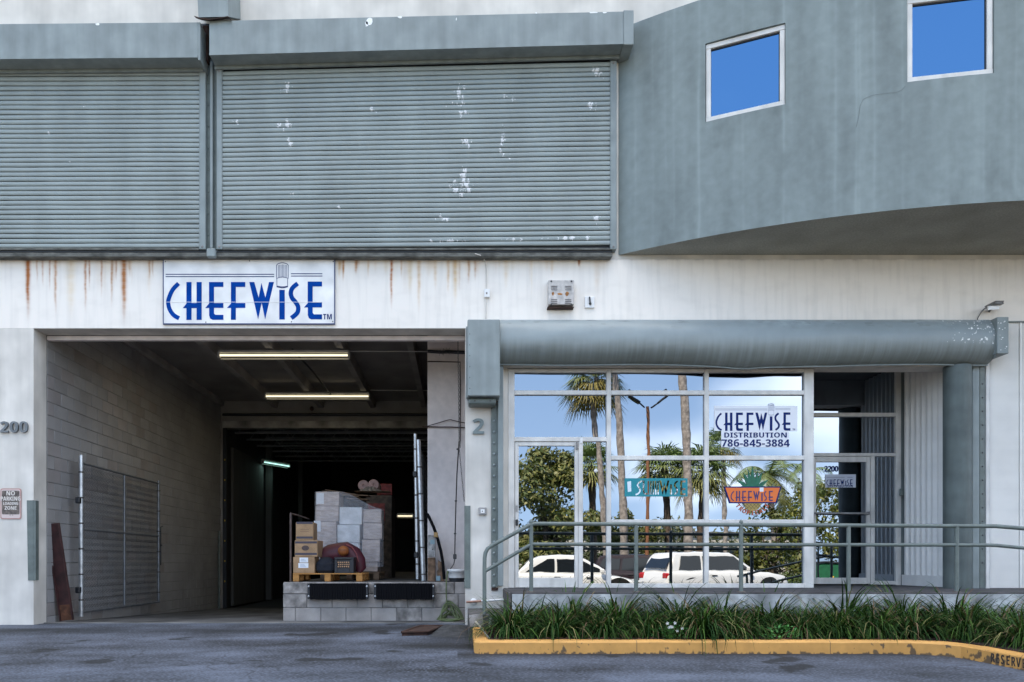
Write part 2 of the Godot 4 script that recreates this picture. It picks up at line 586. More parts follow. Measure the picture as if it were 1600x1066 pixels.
func grounds() -> void:
	# car park: one sheet falling gently away from the building, its near part finely textured
	var far_m := M("asphalt_far", Color(0.215, 0.205, 0.19), 0.9, [texs["blotch"], 0.1], [texs["speck"], 1.0])
	var m := MB.new()
	for q in [[-8.0, 10.0, 0.0, 11.0], [-8.0, 10.0, -0.36, 0.0]]:
		var zs := []
		for i in 13:
			zs.append(lerpf(q[2], q[3], i / 12.0))
		for i in 12:
			var uvf := func(x: float, z: float) -> Vector2: return Vector2((x + 8.0) / 18.0, (z + 1.0) / 12.0)
			var a := Vector3(q[0], ground_y(zs[i + 1]), zs[i + 1])
			var b := Vector3(q[1], ground_y(zs[i + 1]), zs[i + 1])
			var d := Vector3(q[1], ground_y(zs[i]), zs[i])
			var e := Vector3(q[0], ground_y(zs[i]), zs[i])
			m.quad(a, b, d, e, uvf.call(a.x, a.z), uvf.call(b.x, b.z), uvf.call(d.x, d.z), uvf.call(e.x, e.z))
	struct("car_park_ground", m, asphalt_material())
	m = MB.new()
	var rows := [-0.36, 0.0, 11.0, 15.5, 18.0]
	for i in rows.size() - 1:
		for s in [[-60.0, -8.0], [10.0, 70.0], [-8.0, 10.0]]:
			if s[0] == -8.0 and i < 2:
				continue
			m.quad(Vector3(s[0], ground_y(rows[i + 1]), rows[i + 1]), Vector3(s[1], ground_y(rows[i + 1]), rows[i + 1]), Vector3(s[1], ground_y(rows[i]), rows[i]), Vector3(s[0], ground_y(rows[i]), rows[i]))
	struct("car_park_ground", m, far_m)
	# the wide land round about
	struct("terrain", boxed(Vector3(-300, -2, -300), Vector3(300, ground_y(16) - 0.06, 300)), M("terrain", Color(0.10, 0.11, 0.07), 1.0, [texs["blotch"], 0.03]))
	# concrete ramp running down into the bay, and its worn threshold strip
	m = MB.new()
	m.hexa([Vector3(-6.1, -0.6, -0.36), Vector3(0.5, -0.6, -0.36), Vector3(0.5, -0.6, -9.2), Vector3(-6.1, -0.6, -9.2),
		Vector3(-6.1, 0.0, -0.36), Vector3(0.5, 0.0, -0.36), Vector3(0.5, -0.29, -9.2), Vector3(-6.1, -0.29, -9.2)])
	struct("bay_ramp", m, M("ramp", Color(0.21, 0.205, 0.205), 0.85, [texs["dirt"], Vector3(0.25, 0.3, 0.12)], [texs["speck"], 1.2]))
	struct("threshold", boxed(Vector3(-6.1, -0.1, -0.37), Vector3(0.10, 0.012, -0.25), 0.004), mats["concrete"])


func building() -> void:
	var b := thing("warehouse", "white and slate grey warehouse with a loading bay, a shopfront and a curved upper bay", "building")
	var w: StandardMaterial3D = mats["white_wall"]
	piece("wall", boxed(Vector3(-16, -0.5, -0.35), Vector3(-6.11, 4.27, 0)), w, b)
	piece("wall", boxed(Vector3(-16, 5.268, -0.35), Vector3(16, 10.5, 0)), w, b)
	piece("wall", boxed(Vector3(0.11, -0.5, -0.35), Vector3(0.66, 4.27, 0)), w, b)
	piece("wall", boxed(Vector3(0.66, 3.725, -0.35), Vector3(7.62, 4.27, -0.012)), w, b)
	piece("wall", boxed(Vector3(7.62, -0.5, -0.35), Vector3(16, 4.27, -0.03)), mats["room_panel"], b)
	# the long band above the openings, with its rust runs
	var band := MB.new()
	band.box(Vector3(-16, 4.272, -0.35), Vector3(-7, 5.266, 0))
	band.box(Vector3(8.6, 4.272, -0.35), Vector3(16, 5.266, 0))
	piece("wall", band, w, b)
	var mid := MB.new()
	mid.box(Vector3(-7, 4.272, -0.35), Vector3(8.6, 5.266, -0.004))
	piece("wall", mid, w, b)
	var face := MB.new()
	face.quad(Vector3(-7, 4.272, 0), Vector3(8.6, 4.272, 0), Vector3(8.6, 5.266, 0), Vector3(-7, 5.266, 0))
	piece("stained_wall", face, rust_band_material(), b)
	# lintel trim inside the bay opening
	piece("lintel_trim", boxed(Vector3(-6.1, 4.20, -0.42), Vector3(0.11, 4.262, -0.34), 0.006), M("trim_pink", Color(0.86, 0.76, 0.72), 0.7, [texs["soft"], 0.6]), b)
	# roof, sides, back: they shade the ground and close the rooms
	piece("roof", boxed(Vector3(-16, 9.9, -30), Vector3(16, 10.3, -0.35)), mats["concrete"], b)
	piece("side_wall", boxed(Vector3(-16, -0.5, -30), Vector3(-15.6, 9.9, -0.35)), w, b)
	piece("side_wall", boxed(Vector3(15.6, -0.5, -30), Vector3(16, 9.9, -0.35)), w, b)
	piece("rear_wall", boxed(Vector3(-15.6, -0.5, -30), Vector3(15.6, 9.9, -29.6)), w, b)
	curved_bay(b)
	storefront(b)


func rust_band_material() -> StandardMaterial3D:
	var w := 2048
	var h := 132
	var fac := PackedFloat32Array()
	fac.resize(w * h * 3)
	fac.fill(1.0)
	var f := FastNoiseLite.new()
	f.seed = 3
	f.frequency = 0.05
	# [pixel in the photograph, length of the run, width in texels, strength, yellow]
	var runs := [[43, 0.95, 3.0, 1.0, 0.0], [57, 0.4, 1.2, 0.5, 0.2], [66, 0.45, 1.3, 0.5, 0.1], [77, 0.5, 1.2, 0.6, 0.0], [86, 0.9, 2.0, 0.7, 0.2], [110, 0.95, 6.0, 0.35, 0.9], [133, 0.85, 1.8, 0.75, 0.1], [139, 0.5, 1.2, 0.7, 0.0],
		[158, 0.6, 1.5, 0.6, 0.1], [174, 0.75, 1.7, 0.7, 0.2], [181, 0.35, 1.2, 0.6, 0.0], [193, 1.0, 3.6, 1.0, 0.1], [202, 0.3, 2.0, 0.5, 0.4], [233, 0.35, 1.5, 0.6, 0.2], [238, 0.3, 1.2, 0.5, 0.2], [530, 0.3, 2.5, 0.5, 0.6], [536, 0.35, 1.5, 0.6, 0.2], [556, 0.25, 2.2, 0.55, 0.2],
		[575, 0.3, 1.5, 0.35, 0.6], [611, 0.8, 1.8, 0.55, 0.0], [627, 0.3, 1.3, 0.4, 0.5], [640, 0.55, 3.5, 0.35, 0.9], [654, 0.85, 2.5, 0.4, 0.6], [680, 0.5, 2.5, 0.3, 0.7], [700, 0.55, 2.2, 0.4, 0.6], [711, 0.75, 3.2, 0.38, 0.8], [732, 0.4, 1.8, 0.45, 0.3], [742, 0.35, 1.6, 0.4, 0.4], [790, 0.5, 3.0, 0.22, 0.8], [904, 0.12, 1.6, 0.75, 0.0], [862, 0.3, 2.0, 0.2, 0.8]]
	var r := RandomNumberGenerator.new()
	r.seed = 44
	for i in 60:
		runs.append([r.randf_range(5, 960), r.randf_range(0.05, 0.7), r.randf_range(0.8, 5.0), r.randf_range(0.05, 0.20), r.randf_range(0.3, 1.0)])
	for q in runs:
		if q[0] > 255 and q[0] < 523:
			continue
		var cx: float = (X(q[0]) + 7.0) / 15.6 * w
		q[2] *= 1.55
		if q[0] > 523:
			q[3] = minf(q[3] * 1.5, 1.0)
		var rusty := Color(0.50, 0.19, 0.05).lerp(Color(0.86, 0.70, 0.40), q[4])
		for j in h:
			var fall: float = (1.0 - smoothstep(q[1] * 0.35, q[1], float(j) / h)) * q[3] * 1.35 * (0.75 + 0.4 * f.get_noise_2d(q[0] * 9.0, j * 2.0))
			var wob := f.get_noise_2d(q[0] * 3.0, j * 0.6) * 1.2
			var ww: float = q[2] * (1.0 - 0.55 * j / h / maxf(q[1], 0.1))
			for i in range(maxi(int(cx - 14), 0), mini(int(cx + 15), w)):
				var d := absf(i - cx - wob) / maxf(ww, 0.5)
				var a := clampf(fall * exp(-d * d), 0.0, 1.0)
				var o := (j * w + i) * 3
				fac[o] *= lerpf(1.0, rusty.r, a)
				fac[o + 1] *= lerpf(1.0, rusty.g, a)
				fac[o + 2] *= lerpf(1.0, rusty.b, a)
	var data := PackedByteArray()
	data.resize(w * h * 3)
	for j in h:
		for i in w:
			var grime := 1.0 - 0.10 * maxf(0.0, f.get_noise_2d(i * 1.3, j * 0.10) + 0.1) - 0.08 * maxf(0.0, f.get_noise_2d(i * 0.25 + 50.0, j * 0.5)) - 0.25 * exp(-j / 2.5) * clampf(0.6 + f.get_noise_2d(i * 0.8, 900.0), 0.0, 1.0)
			var o := (j * w + i) * 3
			for k in 3:
				data[o + k] = int(255.0 * sqrt(clampf(fac[o + k] * grime * (1.0 if k < 1 else 0.99), 0.0, 1.0)))
	var m := image_material("rust_band", Image.create_from_data(w, h, false, Image.FORMAT_RGB8, data), 0.85)
	m.albedo_color = lin(0.81, 0.76, 0.695)
	m.texture_repeat = false
	return m


func bay_point(x: float) -> Vector3:     # on the front of the curved bay, at its foot's level
	return Vector3(x, 0, -8.4 + sqrt(10.15 * 10.15 - (x - 8.0) * (x - 8.0)))


func curved_bay(b: Node3D) -> void:
	var y0 := 5.325
	var y1 := 8.57
	var root := part_root("curved_bay", b)
	var wins := [[X(1100, 0.57), X(1225, 1.0), 6.885, 7.95], [X(1415, 1.43), X(1551, 1.62), 6.91, 7.97]]
	# stations along the curve, cut at the window edges
	var xs := []
	for i in 41:
		xs.append(2.32 + i * 0.284)
	for q in wins:
		xs.append(q[0]); xs.append(q[1])
	xs.sort()
	var m := MB.new()
	var nrm := func(x: float) -> Vector3: return Vector3(x - 8.0, 0, bay_point(x).z + 8.4).normalized()
	var wall := func(x0: float, x1: float, ya: float, yb: float) -> void:
		var a := bay_point(x0)
		var c2 := bay_point(x1)
		m.squad(Vector3(a.x, ya, a.z), Vector3(c2.x, ya, c2.z), Vector3(c2.x, yb, c2.z), Vector3(a.x, yb, a.z), nrm.call(x0), nrm.call(x1), nrm.call(x1), nrm.call(x0), Vector2((x0 - 2.32) / 11.36, (y1 - ya) / (y1 - y0)), Vector2((x1 - 2.32) / 11.36, (y1 - ya) / (y1 - y0)), Vector2((x1 - 2.32) / 11.36, (y1 - yb) / (y1 - y0)), Vector2((x0 - 2.32) / 11.36, (y1 - yb) / (y1 - y0)))
	for i in xs.size() - 1:
		var x0: float = xs[i]
		var x1: float = xs[i + 1]
		if x1 - x0 < 0.001:
			continue
		var hole := false
		for q in wins:
			if x0 >= q[0] - 0.001 and x1 <= q[1] + 0.001:
				wall.call(x0, x1, y0, q[2])
				wall.call(x0, x1, q[3], y1)
				hole = true
		if not hole:
			wall.call(x0, x1, y0, y1)
	# window reveals
	for q in wins:
		var a := bay_point(q[0])
		var c2 := bay_point(q[1])
		var inn: Vector3 = -nrm.call((q[0] + q[1]) * 0.5) * 0.14
		var lo := Vector3(0, q[2], 0)
		var hi := Vector3(0, q[3], 0)
		m.quad(a + lo + inn, a + lo, a + hi, a + hi + inn)
		m.quad(c2 + lo, c2 + lo + inn, c2 + hi + inn, c2 + hi)
		m.quad(a + hi, c2 + hi, c2 + hi + inn, a + hi + inn)
		m.quad(a + lo + inn, c2 + lo + inn, c2 + lo, a + lo)
	piece("bay_wall", m, bay_material(), root)
	# soffit with a drip edge, and the top
	var s := MB.new()
	var top := MB.new()
	for i in 40:
		var a := bay_point(2.32 + i * 0.284)
		var c2 := bay_point(2.32 + (i + 1) * 0.284)
		s.quad(Vector3(a.x, y0 + 0.004, 0.0), Vector3(c2.x, y0 + 0.004, 0.0), Vector3(c2.x, y0 + 0.004, c2.z - 0.004), Vector3(a.x, y0 + 0.004, a.z - 0.004))
		top.quad(Vector3(a.x, y1 - 0.002, a.z), Vector3(c2.x, y1 - 0.002, c2.z), Vector3(c2.x, y1 - 0.002, 0.0), Vector3(a.x, y1 - 0.002, 0.0))
	piece("bay_soffit", s, mats["soffit"], root)
	piece("bay_cap", top, mats["slate_wall"], root)
	var side := MB.new()
	var e := bay_point(13.68)
	side.quad(Vector3(13.68, y0, e.z), Vector3(13.68, y0, 0), Vector3(13.68, y1, 0), Vector3(13.68, y1, e.z))
	side.quad(Vector3(2.32, y0, 0), Vector3(2.32, y0, bay_point(2.32).z), Vector3(2.32, y1, bay_point(2.32).z), Vector3(2.32, y1, 0))
	piece("bay_end", side, mats["slate_wall"], root)
	# hairline cracks between the windows: a shallow open joint
	var cm := MB.new()
	var path := [[1415, 134], [1409, 141], [1401, 144], [1380, 146], [1362, 149], [1349, 155], [1344, 166], [1342, 182], [1338, 199]]
	for i in path.size() - 1:
		var q := []
		for k in 2:
			var px: float = path[i + k][0]
			var xx := X(px, 1.4)
			var bp := bay_point(xx)
			for it in 3:
				xx = X(px, bp.z)
				bp = bay_point(xx)
			bp += Vector3(nrm.call(xx)) * 0.006
			q.append(Vector3(X(px, bp.z), Y(path[i + k][1], bp.z), bp.z))
		var dd: Vector3 = (q[1] - q[0]).normalized().cross(Vector3(0, 0, 1)) * 0.004
		dd *= 0.55
		cm.quad(q[0] - dd, q[0] + dd, q[1] + dd, q[1] - dd)
	piece("crack", cm, M("crack", Color(0.14, 0.165, 0.165), 0.9), root)
	for q in wins:
		var win := part_root("window", b)
		var a := bay_point(q[0])
		var c2 := bay_point(q[1])
		var along := (c2 - a).normalized()
		var out: Vector3 = along.cross(Vector3.UP).normalized() * -1.0
		if out.z < 0:
			out = -out
		var basis := Basis(along, Vector3.UP, out)
		var wid := a.distance_to(c2)
		var hei: float = q[3] - q[2]
		var xf := Transform3D(basis, a + Vector3(0, q[2], 0) - out * 0.06)
		var fr := MB.new()
		var t := 0.068
		fr.cbox(Vector3(0.004, 0.004, -0.03), Vector3(wid - 0.004, t, 0.04), 0.004)
		fr.cbox(Vector3(0.004, hei - t, -0.03), Vector3(wid - 0.004, hei - 0.004, 0.04), 0.004)
		fr.cbox(Vector3(0.006, t, -0.03), Vector3(t, hei - t, 0.037), 0.004)
		fr.cbox(Vector3(wid - t, t, -0.03), Vector3(wid - 0.006, hei - t, 0.037), 0.004)
		piece("frame", fr, mats["white_trim"], win, xf)
		piece("pane", boxed(Vector3(t - 0.01, t - 0.01, -0.012), Vector3(wid - t + 0.01, hei - t + 0.01, 0.0)), mats["blue_glass"], win, xf)
		var sh := MB.new()  # dark strips along the top and right of the pane
		sh.cbox(Vector3(t, hei - t - 0.02, 0.0), Vector3(wid - t, hei - t, 0.012), 0.003)
		sh.cbox(Vector3(wid - t - 0.014, t, 0.0), Vector3(wid - t, hei - t - 0.02, 0.012), 0.003)
		piece("dark_strip", sh, mats["black_steel"], win, xf)


func storefront(b: Node3D) -> void:
	var z := -0.10
	var fr: StandardMaterial3D = mats["white_trim"]
	var root := part_root("shopfront", b)
	var bar := func(called: String, px0: float, px1: float, py0: float, py1: float, zz := z, deep := 0.1, par: Node = root) -> void:
		piece(called, boxed(Vector3(X(px0, zz), Y(py1, zz), zz - deep), Vector3(X(px1, zz), Y(py0, zz), zz), 0.006), fr, par)
	# uprights, then rails butted between them
	for q in [[794, 804], [948, 955], [1101, 1108], [1257, 1272]]:
		bar.call("mullion", q[0], q[1], 576.5, 919)
	var cols := [[804, 948], [955, 1101], [1108, 1257]]
	for k in 3:
		bar.call("transom", cols[k][0], cols[k][1], 576.5, 582)
		bar.call("transom", cols[k][0], cols[k][1], 610, 617)
		if k == 0:
			bar.call("transom", cols[k][0], cols[k][1], 683, 690)
			bar.call("sill", 911, cols[k][1], 912, 919)
		else:
			bar.call("transom", cols[k][0], cols[k][1], 712, 719)
			bar.call("transom", cols[k][0], cols[k][1], 812, 819)
			bar.call("sill", cols[k][0], cols[k][1], 912, 919)
	bar.call("door_jamb", 904, 911, 690, 919)
	var pane := func(px0: float, px1: float, py0: float, py1: float, tx: float, ty: float, zz := -0.15, par: Node = root) -> void:
		var ctr := P((px0 + px1) * 0.5, (py0 + py1) * 0.5, zz)
		var h := Vector3(X(px1, zz) - X(px0, zz) + 0.03, Y(py0, zz) - Y(py1, zz) + 0.03, 0.01) * 0.5
		piece("pane", boxed(-h, h), mats["glass"], par, Transform3D(Basis.from_euler(Vector3(deg_to_rad(tx), deg_to_rad(ty), 0)), ctr))
	var tilt := [[0.10, 0.08], [-0.12, -0.10], [0.06, 0.14]]
	for k in 3:
		pane.call(cols[k][0], cols[k][1], 582, 610, 0.5 - 0.3 * k, 0.2 * (k - 1))
		if k == 0:
			pane.call(cols[0][0], cols[0][1], 617, 683, -0.05, 0.06)
			pane.call(911, 948, 690, 912, 0.04, -0.05)
		else:
			pane.call(cols[k][0], cols[k][1], 617, 712, tilt[k][0], tilt[k][1])
			pane.call(cols[k][0], cols[k][1], 719, 812, -tilt[k][0] * 0.5, tilt[k][1] * 0.5)
			pane.call(cols[k][0], cols[k][1], 819, 912, 0.05, 0.0)
	# dark gaskets round the panes
	# the left door
	var d := part_root("glass_door", b)
	var zd := -0.115
	for q in [[804.6, 810.5, 690.6, 918.6], [898, 903.6, 690.6, 918.6], [810.5, 898, 690.6, 697], [810.5, 898, 903, 918.6]]:
		bar.call("frame", q[0], q[1], q[2], q[3], zd, 0.06, d)
	pane.call(810.5, 898, 697, 903, 0.05, -0.04, -0.15, d)
	var pull := MB.new()
	pull.cbox(P(803.2, 822, -0.09) + Vector3(0.02, 0, 0), P(805.5, 812, -0.09) + Vector3(0.035, 0, 0.035), 0.008)
	piece("handle", pull, mats["black_steel"], d)
	var lk := MB.new()
	lk.cbox(P(805.6, 800, -0.114), P(809, 790, -0.108), 0.002)
	piece("lock_plate", lk, mats["grey_steel"], d)
	var cl := MB.new()
	cl.cbox(P(899.5, 703, -0.114), P(903, 690.8, -0.075), 0.006)
	piece("door_closer", cl, mats["grey_steel"], d)
	var rl := MB.new()
	rl.cbox(P(906.5, 693, -0.099), P(910.5, 684, -0.092), 0.002)
	piece("alarm_contact", rl, mats["plastic_white"], root)
	# small round white disc stuck inside the side light
	var disc := MB.new()
	disc.lathe([Vector2(0, 0.004), Vector2(0.028, 0.004), Vector2(0.028, 0.0)], Transform3D(Basis(Vector3.RIGHT, PI / 2), P(931, 736, -0.142)), 16)
	piece("round_sticker", disc, mats["sign_white"], root)

	# jamb wall left of the shopfront, ceiling of the recess
	piece("jamb_wall", boxed(Vector3(0.662, 0.3, -0.30), Vector3(X(794, z), 3.722, z - 0.012)), mats["white_wall"], root)
	piece("recess_ceiling", boxed(Vector3(0.66, 4.16, -2.45), Vector3(7.6, 4.26, -0.355)), mats["concrete_dark"], root)
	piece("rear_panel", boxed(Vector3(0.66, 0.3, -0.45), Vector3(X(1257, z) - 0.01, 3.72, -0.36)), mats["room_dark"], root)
	# entry set back to the right
	var ze := -1.5
	var ent := part_root("entry_front", b)
	piece("return_wall", boxed(Vector3(X(1257, z) + 0.01, 0.5, -1.7), Vector3(X(1272, z) - 0.002, 3.722, -0.205)), fr, ent)
	var ebar := func(called: String, x0: float, x1: float, py0: float, py1: float, zz := ze, par: Node = ent) -> void:
		piece(called, boxed(Vector3(x0, Y(py1, zz), zz - 0.1), Vector3(x1, Y(py0, zz), zz), 0.006), fr, par)
	var xl := X(1272, z) + 0.002
	var xr := X(1400, ze)
	ebar.call("mullion", xr, X(1408.5, ze), 568, 915)
	ebar.call("mullion", X(1361, ze), X(1367.5, ze), 713, 914)
	ebar.call("transom", xl, xr, 645, 651)
	ebar.call("transom", xl, xr, 708, 713)
	ebar.call("sill", X(1367.5, ze), xr, 908, 914)
	var epane := func(x0: float, x1: float, py0: float, py1: float, ty: float, par: Node = ent) -> void:
		var zz := ze - 0.05
		var h := Vector3(x1 - x0 + 0.02, Y(py0, zz) - Y(py1, zz) + 0.02, 0.01) * 0.5
		piece("pane", boxed(-h, h), mats["glass"], par, Transform3D(Basis(Vector3.UP, deg_to_rad(ty)), Vector3((x0 + x1) * 0.5, (Y(py0, zz) + Y(py1, zz)) * 0.5, zz)))
	epane.call(xl, xr, 568, 645, 0.1)
	epane.call(xl, xr, 651, 708, -0.1)
	epane.call(X(1367.5, ze), xr, 713, 908, 0.1)
	var ed := part_root("glass_door", b)
	ed.set_meta("label", "recessed glass entry door with push bar and window sticker")
	var dx0 := 5.80
	for q in [[dx0, X(1276, ze), 713.6, 913], [X(1355, ze), X(1360.6, ze), 713.6, 913], [X(1276, ze), X(1355, ze), 713.6, 722], [X(1276, ze), X(1355, ze), 903, 913]]:
		ebar.call("frame", q[0], q[1], q[2], q[3], ze - 0.01, ed)
	epane.call(X(1276, ze), X(1355, ze), 722, 903, 0.0, ed)
	var pb := MB.new()
	pb.tube([P(1273, 802, ze + 0.07), P(1357, 802.5, ze + 0.07)], 0.016, 8)
	pb.cbox(P(1354, 805, ze - 0.01), P(1359, 799.5, ze + 0.09), 0.006)
	piece("push_bar", pb, mats["grey_steel"], ed)
	piece("rear_panel", boxed(Vector3(xl, 0.4, ze - 0.4), Vector3(7.6, 4.155, ze - 0.2)), mats["room_dark"], ent)
	piece("side_strip", boxed(Vector3(X(1408.5, ze) + 0.002, 0.4, ze - 0.1), Vector3(7.4, 4.155, ze - 0.03)), mats["grey_paint"], ent)
	piece("right_return", boxed(Vector3(7.40, 0.4, ze - 0.2), Vector3(7.6, 4.155, -0.36)), mats["room_panel"], ent)


func bay_material() -> StandardMaterial3D:
	# painted stucco of the curved bay: broad tonal patches, pale lime runs and a few hairlines
	var w := 1136
	var h := 325
	var f := FastNoiseLite.new()
	f.seed = 29
	f.frequency = 0.010
	f.fractal_octaves = 4
	var runs := [[990, 0.5], [1017, 0.35], [1037, 0.4], [1050, 0.5], [1090, 0.9], [1161, 0.4], [1226, 1.0], [1310, 0.5], [1343, 0.7], [1349, 0.5], [1372, 0.6], [1417, 0.45], [1543, 0.4], [1592, 0.4]]
	var at_u := []
	for q in runs:
		var x := X(q[0], 0.8)
		x = X(q[0], bay_point(clampf(x, 2.4, 9.0)).z)
		at_u.append([(x - 2.32) / 11.36 * w, q[1]])
	var data := PackedByteArray()
	data.resize(w * h * 3)
	for j in h:
		for i in w:
			var k := 0.90 + 0.06 * f.get_noise_2d(i * 0.9, j * 0.55) + 0.07 * f.get_noise_2d(i * 3.4, j * 0.20 + 70.0) + 0.05 * f.get_noise_2d(i * 6.0, j * 6.0) - 0.05 * smoothstep(0.25, 0.6, f.get_noise_2d(i * 1.7 + 300.0, j * 0.9))
			for q in at_u:
				var d: float = absf(i - q[0] - 1.2 * f.get_noise_2d(j * 0.9, q[0]))
				if d < 8.0:
					k += q[1] * (0.075 * exp(-d * d * 0.5) + 0.03 * exp(-d * d / 14.0)) * clampf(0.75 + 0.9 * f.get_noise_2d(q[0] * 5.0, j * 0.8), 0.15, 1.2)
			var b := int(clampf(k, 0.2, 1.0) * 255.0)
			var o := (j * w + i) * 3
			data[o] = b
			data[o + 1] = b
			data[o + 2] = b
	var m := image_material("bay_paint", Image.create_from_data(w, h, false, Image.FORMAT_RGB8, data), 0.85)
	m.albedo_color = lin(0.235, 0.278, 0.277)
	m.texture_repeat = false
	return m


func loading_bay() -> void:
	var back := -8.8
	# --- left wall of concrete blocks, laid in running bond on a mortar bed
	var wall := thing("block_wall", "long grey concrete block wall down the left side of the loading bay", "wall")
	piece("mortar_bed", boxed(Vector3(-6.5, -0.6, back - 0.1), Vector3(-6.106, 5.06, -0.352)), mats["mortar"], wall)
	var shapes := {}
	var at_list := []
	var row := 0
	var y := -0.30
	while y < 5.0:
		var z0 := -0.36 - (0.2 if row % 2 else 0.0)
		if row % 2:
			at_list.append([y, z0 + 0.195, 0.185])
		while z0 > back + 0.05:
			var l := minf(0.39, z0 - back)
			if l > 0.04:
				at_list.append([y, z0, l])
			z0 -= 0.4
		y += 0.2
		row += 1
	# nearest, and so largest, first
	at_list.sort_custom(func(p, q): return p[1] - absf(p[0] - 1.5) * 0.25 > q[1] - absf(q[0] - 1.5) * 0.25)
	var rest := MB.new()
	var made := 0
	for q in at_list:
		var jut := rng.randf_range(0.0, 0.0035)
		var tall: float = minf(0.192, 5.05 - q[0])
		var key := "%.3f %.3f" % [q[2], tall]
		if not shapes.has(key):
			var bm := MB.new()
			bm.cbox(Vector3(-0.02, 0, -q[2]), Vector3(0.004, tall, 0), 0.004)
			shapes[key] = [bm, bm.mesh()]
		var xf := Transform3D(Basis(), Vector3(-6.104 + jut, q[0], q[1]))
		if made < 299:
			piece("block", shapes[key][1], mats[["block", "block_dark", "block_warm", "block"][rng.randi() % 4]], wall, xf)
		else:
			rest.add(shapes[key][0], xf)
		made += 1
	stuff(piece("block_courses", rest, mats["block"], wall))

	# --- ceiling: a flat deck carried by concrete ribs
	var c := struct("bay_ceiling", boxed(Vector3(-6.5, 5.06, back - 0.1), Vector3(0.6, 5.25, -0.352)), mats["concrete_dark"])
	var dark_rib := M("rib", Color(0.52, 0.48, 0.455), 0.9, [texs["blotch"], 0.4], [texs["grain"], 1.5])
	for x in [-4.68, -3.50, -2.18, -0.87, 0.35]:
		var m := MB.new()
		m.hexa([Vector3(x - 0.06, 4.88, -0.46), Vector3(x + 0.06, 4.88, -0.46), Vector3(x + 0.06, 4.88, back), Vector3(x - 0.06, 4.88, back),
			Vector3(x - 0.09, 5.06, -0.46), Vector3(x + 0.09, 5.06, -0.46), Vector3(x + 0.09, 5.06, back), Vector3(x - 0.09, 5.06, back)])
		piece("rib", m, dark_rib, c)
	# ledge where the deck meets the block wall
	piece("ledger", boxed(Vector3(-6.1, 4.92, back), Vector3(-6.0, 5.058, -0.46), 0.01), dark_rib, c)

	# --- wall at the rear of the bay with the opening into the warehouse
	var r := thing("rear_bay_wall", "dark rear wall of the loading bay above the opening into the warehouse", "wall")
	piece("lintel_wall", boxed(Vector3(-6.1, 4.55, back - 0.3), Vector3(0.6, 5.058, back)), mats["concrete_dark"], r)
	piece("steel_lintel", boxed(Vector3(-6.05, 4.36, back - 0.25), Vector3(0.6, 4.545, back + 0.02), 0.01), mats["grey_steel"], r)
	piece("jamb", boxed(Vector3(-6.1, -0.5, back - 0.3), Vector3(-6.03, 4.55, back + 0.01)), mats["concrete_dark"], r)
	var tr := MB.new()
	tr.cbox(Vector3(-6.028, -0.5, back - 0.02), Vector3(-5.93, 4.36, back + 0.05), 0.008)
	piece("door_track", tr, mats["black_steel"], r)
	for i in 7:
		piece("yellow_marker", boxed(Vector3(-5.99, 0.4 + i * 0.52, back + 0.052), Vector3(-5.96, 0.44 + i * 0.52, back + 0.056)), M("marker", Color(0.5, 0.35, 0.03), 0.6), r)

	# --- pale pier on the right, the bay's right wall and the dock
	var p := thing("bay_pier", "tall pale pink painted wall at the right of the loading bay behind the hanging chain", "wall")
	piece("pier_face", boxed(Vector3(X(668, -2.0), -0.3, -2.3), Vector3(0.6, 5.058, -2.0), 0.006), mats["pink_wall"], p)
	piece("side_face", boxed(Vector3(0.52, -0.5, -1.998), Vector3(0.658, 5.058, -0.352)), mats["pink_wall"], p)

	var d := thing("loading_dock", "low grey concrete block loading dock carrying the pallets", "dock")
	var top := 0.585
	var zf := -1.10
	piece("slab", boxed(Vector3(-2.74, top - 0.10, -24), Vector3(0.515, top, zf - 0.02), 0.006), M("dock_slab", Color(0.17, 0.165, 0.165), 0.75, [texs["dirt"], 0.4], [texs["speck"], 1.2]), d)
	piece("core", boxed(Vector3(-2.745, -0.5, -24), Vector3(0.515, top - 0.101, zf - 0.012)), mats["mortar"], d)
	# front: a top course of cast nosing and two courses of blocks
	var nose_m: StandardMaterial3D = M("nosing", Color(0.56, 0.51, 0.48), 0.92, [texs["dirt"], 1.2], [texs["speck"], 1.4], 0.0, 0.6)
	piece("nosing", boxed(Vector3(-2.762, top - 0.185, zf - 0.05), Vector3(-0.05, top + 0.003, zf + 0.004), 0.014), nose_m, d)
	piece("nosing", boxed(Vector3(-0.043, top - 0.185, zf - 0.05), Vector3(0.51, top + 0.002, zf - 0.005), 0.01), mats["dock_block"], d)
	for k in 2:
		var yb := -0.03 + k * 0.215
		var x := -2.762 - (0.2 if k == 0 else 0.02)
		while x < 0.5:
			var x0 := maxf(x, -2.762)
			var x1 := minf(x + 0.392, 0.51)
			if x1 - x0 > 0.05:
				var j := rng.randf_range(-0.003, 0.003)
				piece("block", boxed(Vector3(x0, yb, zf - 0.05), Vector3(x1, yb + 0.208, zf + j), 0.007), mats[["dock_block", "dock_block_pale", "dock_block"][rng.randi() % 3]], d)
			x += 0.4
	# left flank blocks of the dock, seen edge-on from the ramp
	for k in 2:
		for i in 14:
			piece("block", boxed(Vector3(-2.768, -0.03 + k * 0.215, zf - 0.06 - (i + 1) * 0.4), Vector3(-2.735, 0.178 + k * 0.215, zf - 0.068 - i * 0.4), 0.006), mats["dock_block"], d)

	# --- the dark warehouse beyond
	var room := part_root("warehouse_interior", self)
	tag(room, "dark unlit warehouse interior seen through the rear opening of the bay", "room")
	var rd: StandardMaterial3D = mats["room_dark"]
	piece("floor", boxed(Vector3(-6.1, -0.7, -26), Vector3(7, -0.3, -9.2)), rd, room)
	piece("left_wall", boxed(Vector3(-6.6, -0.5, -26), Vector3(-6.06, 6.9, -9.1)), rd, room)
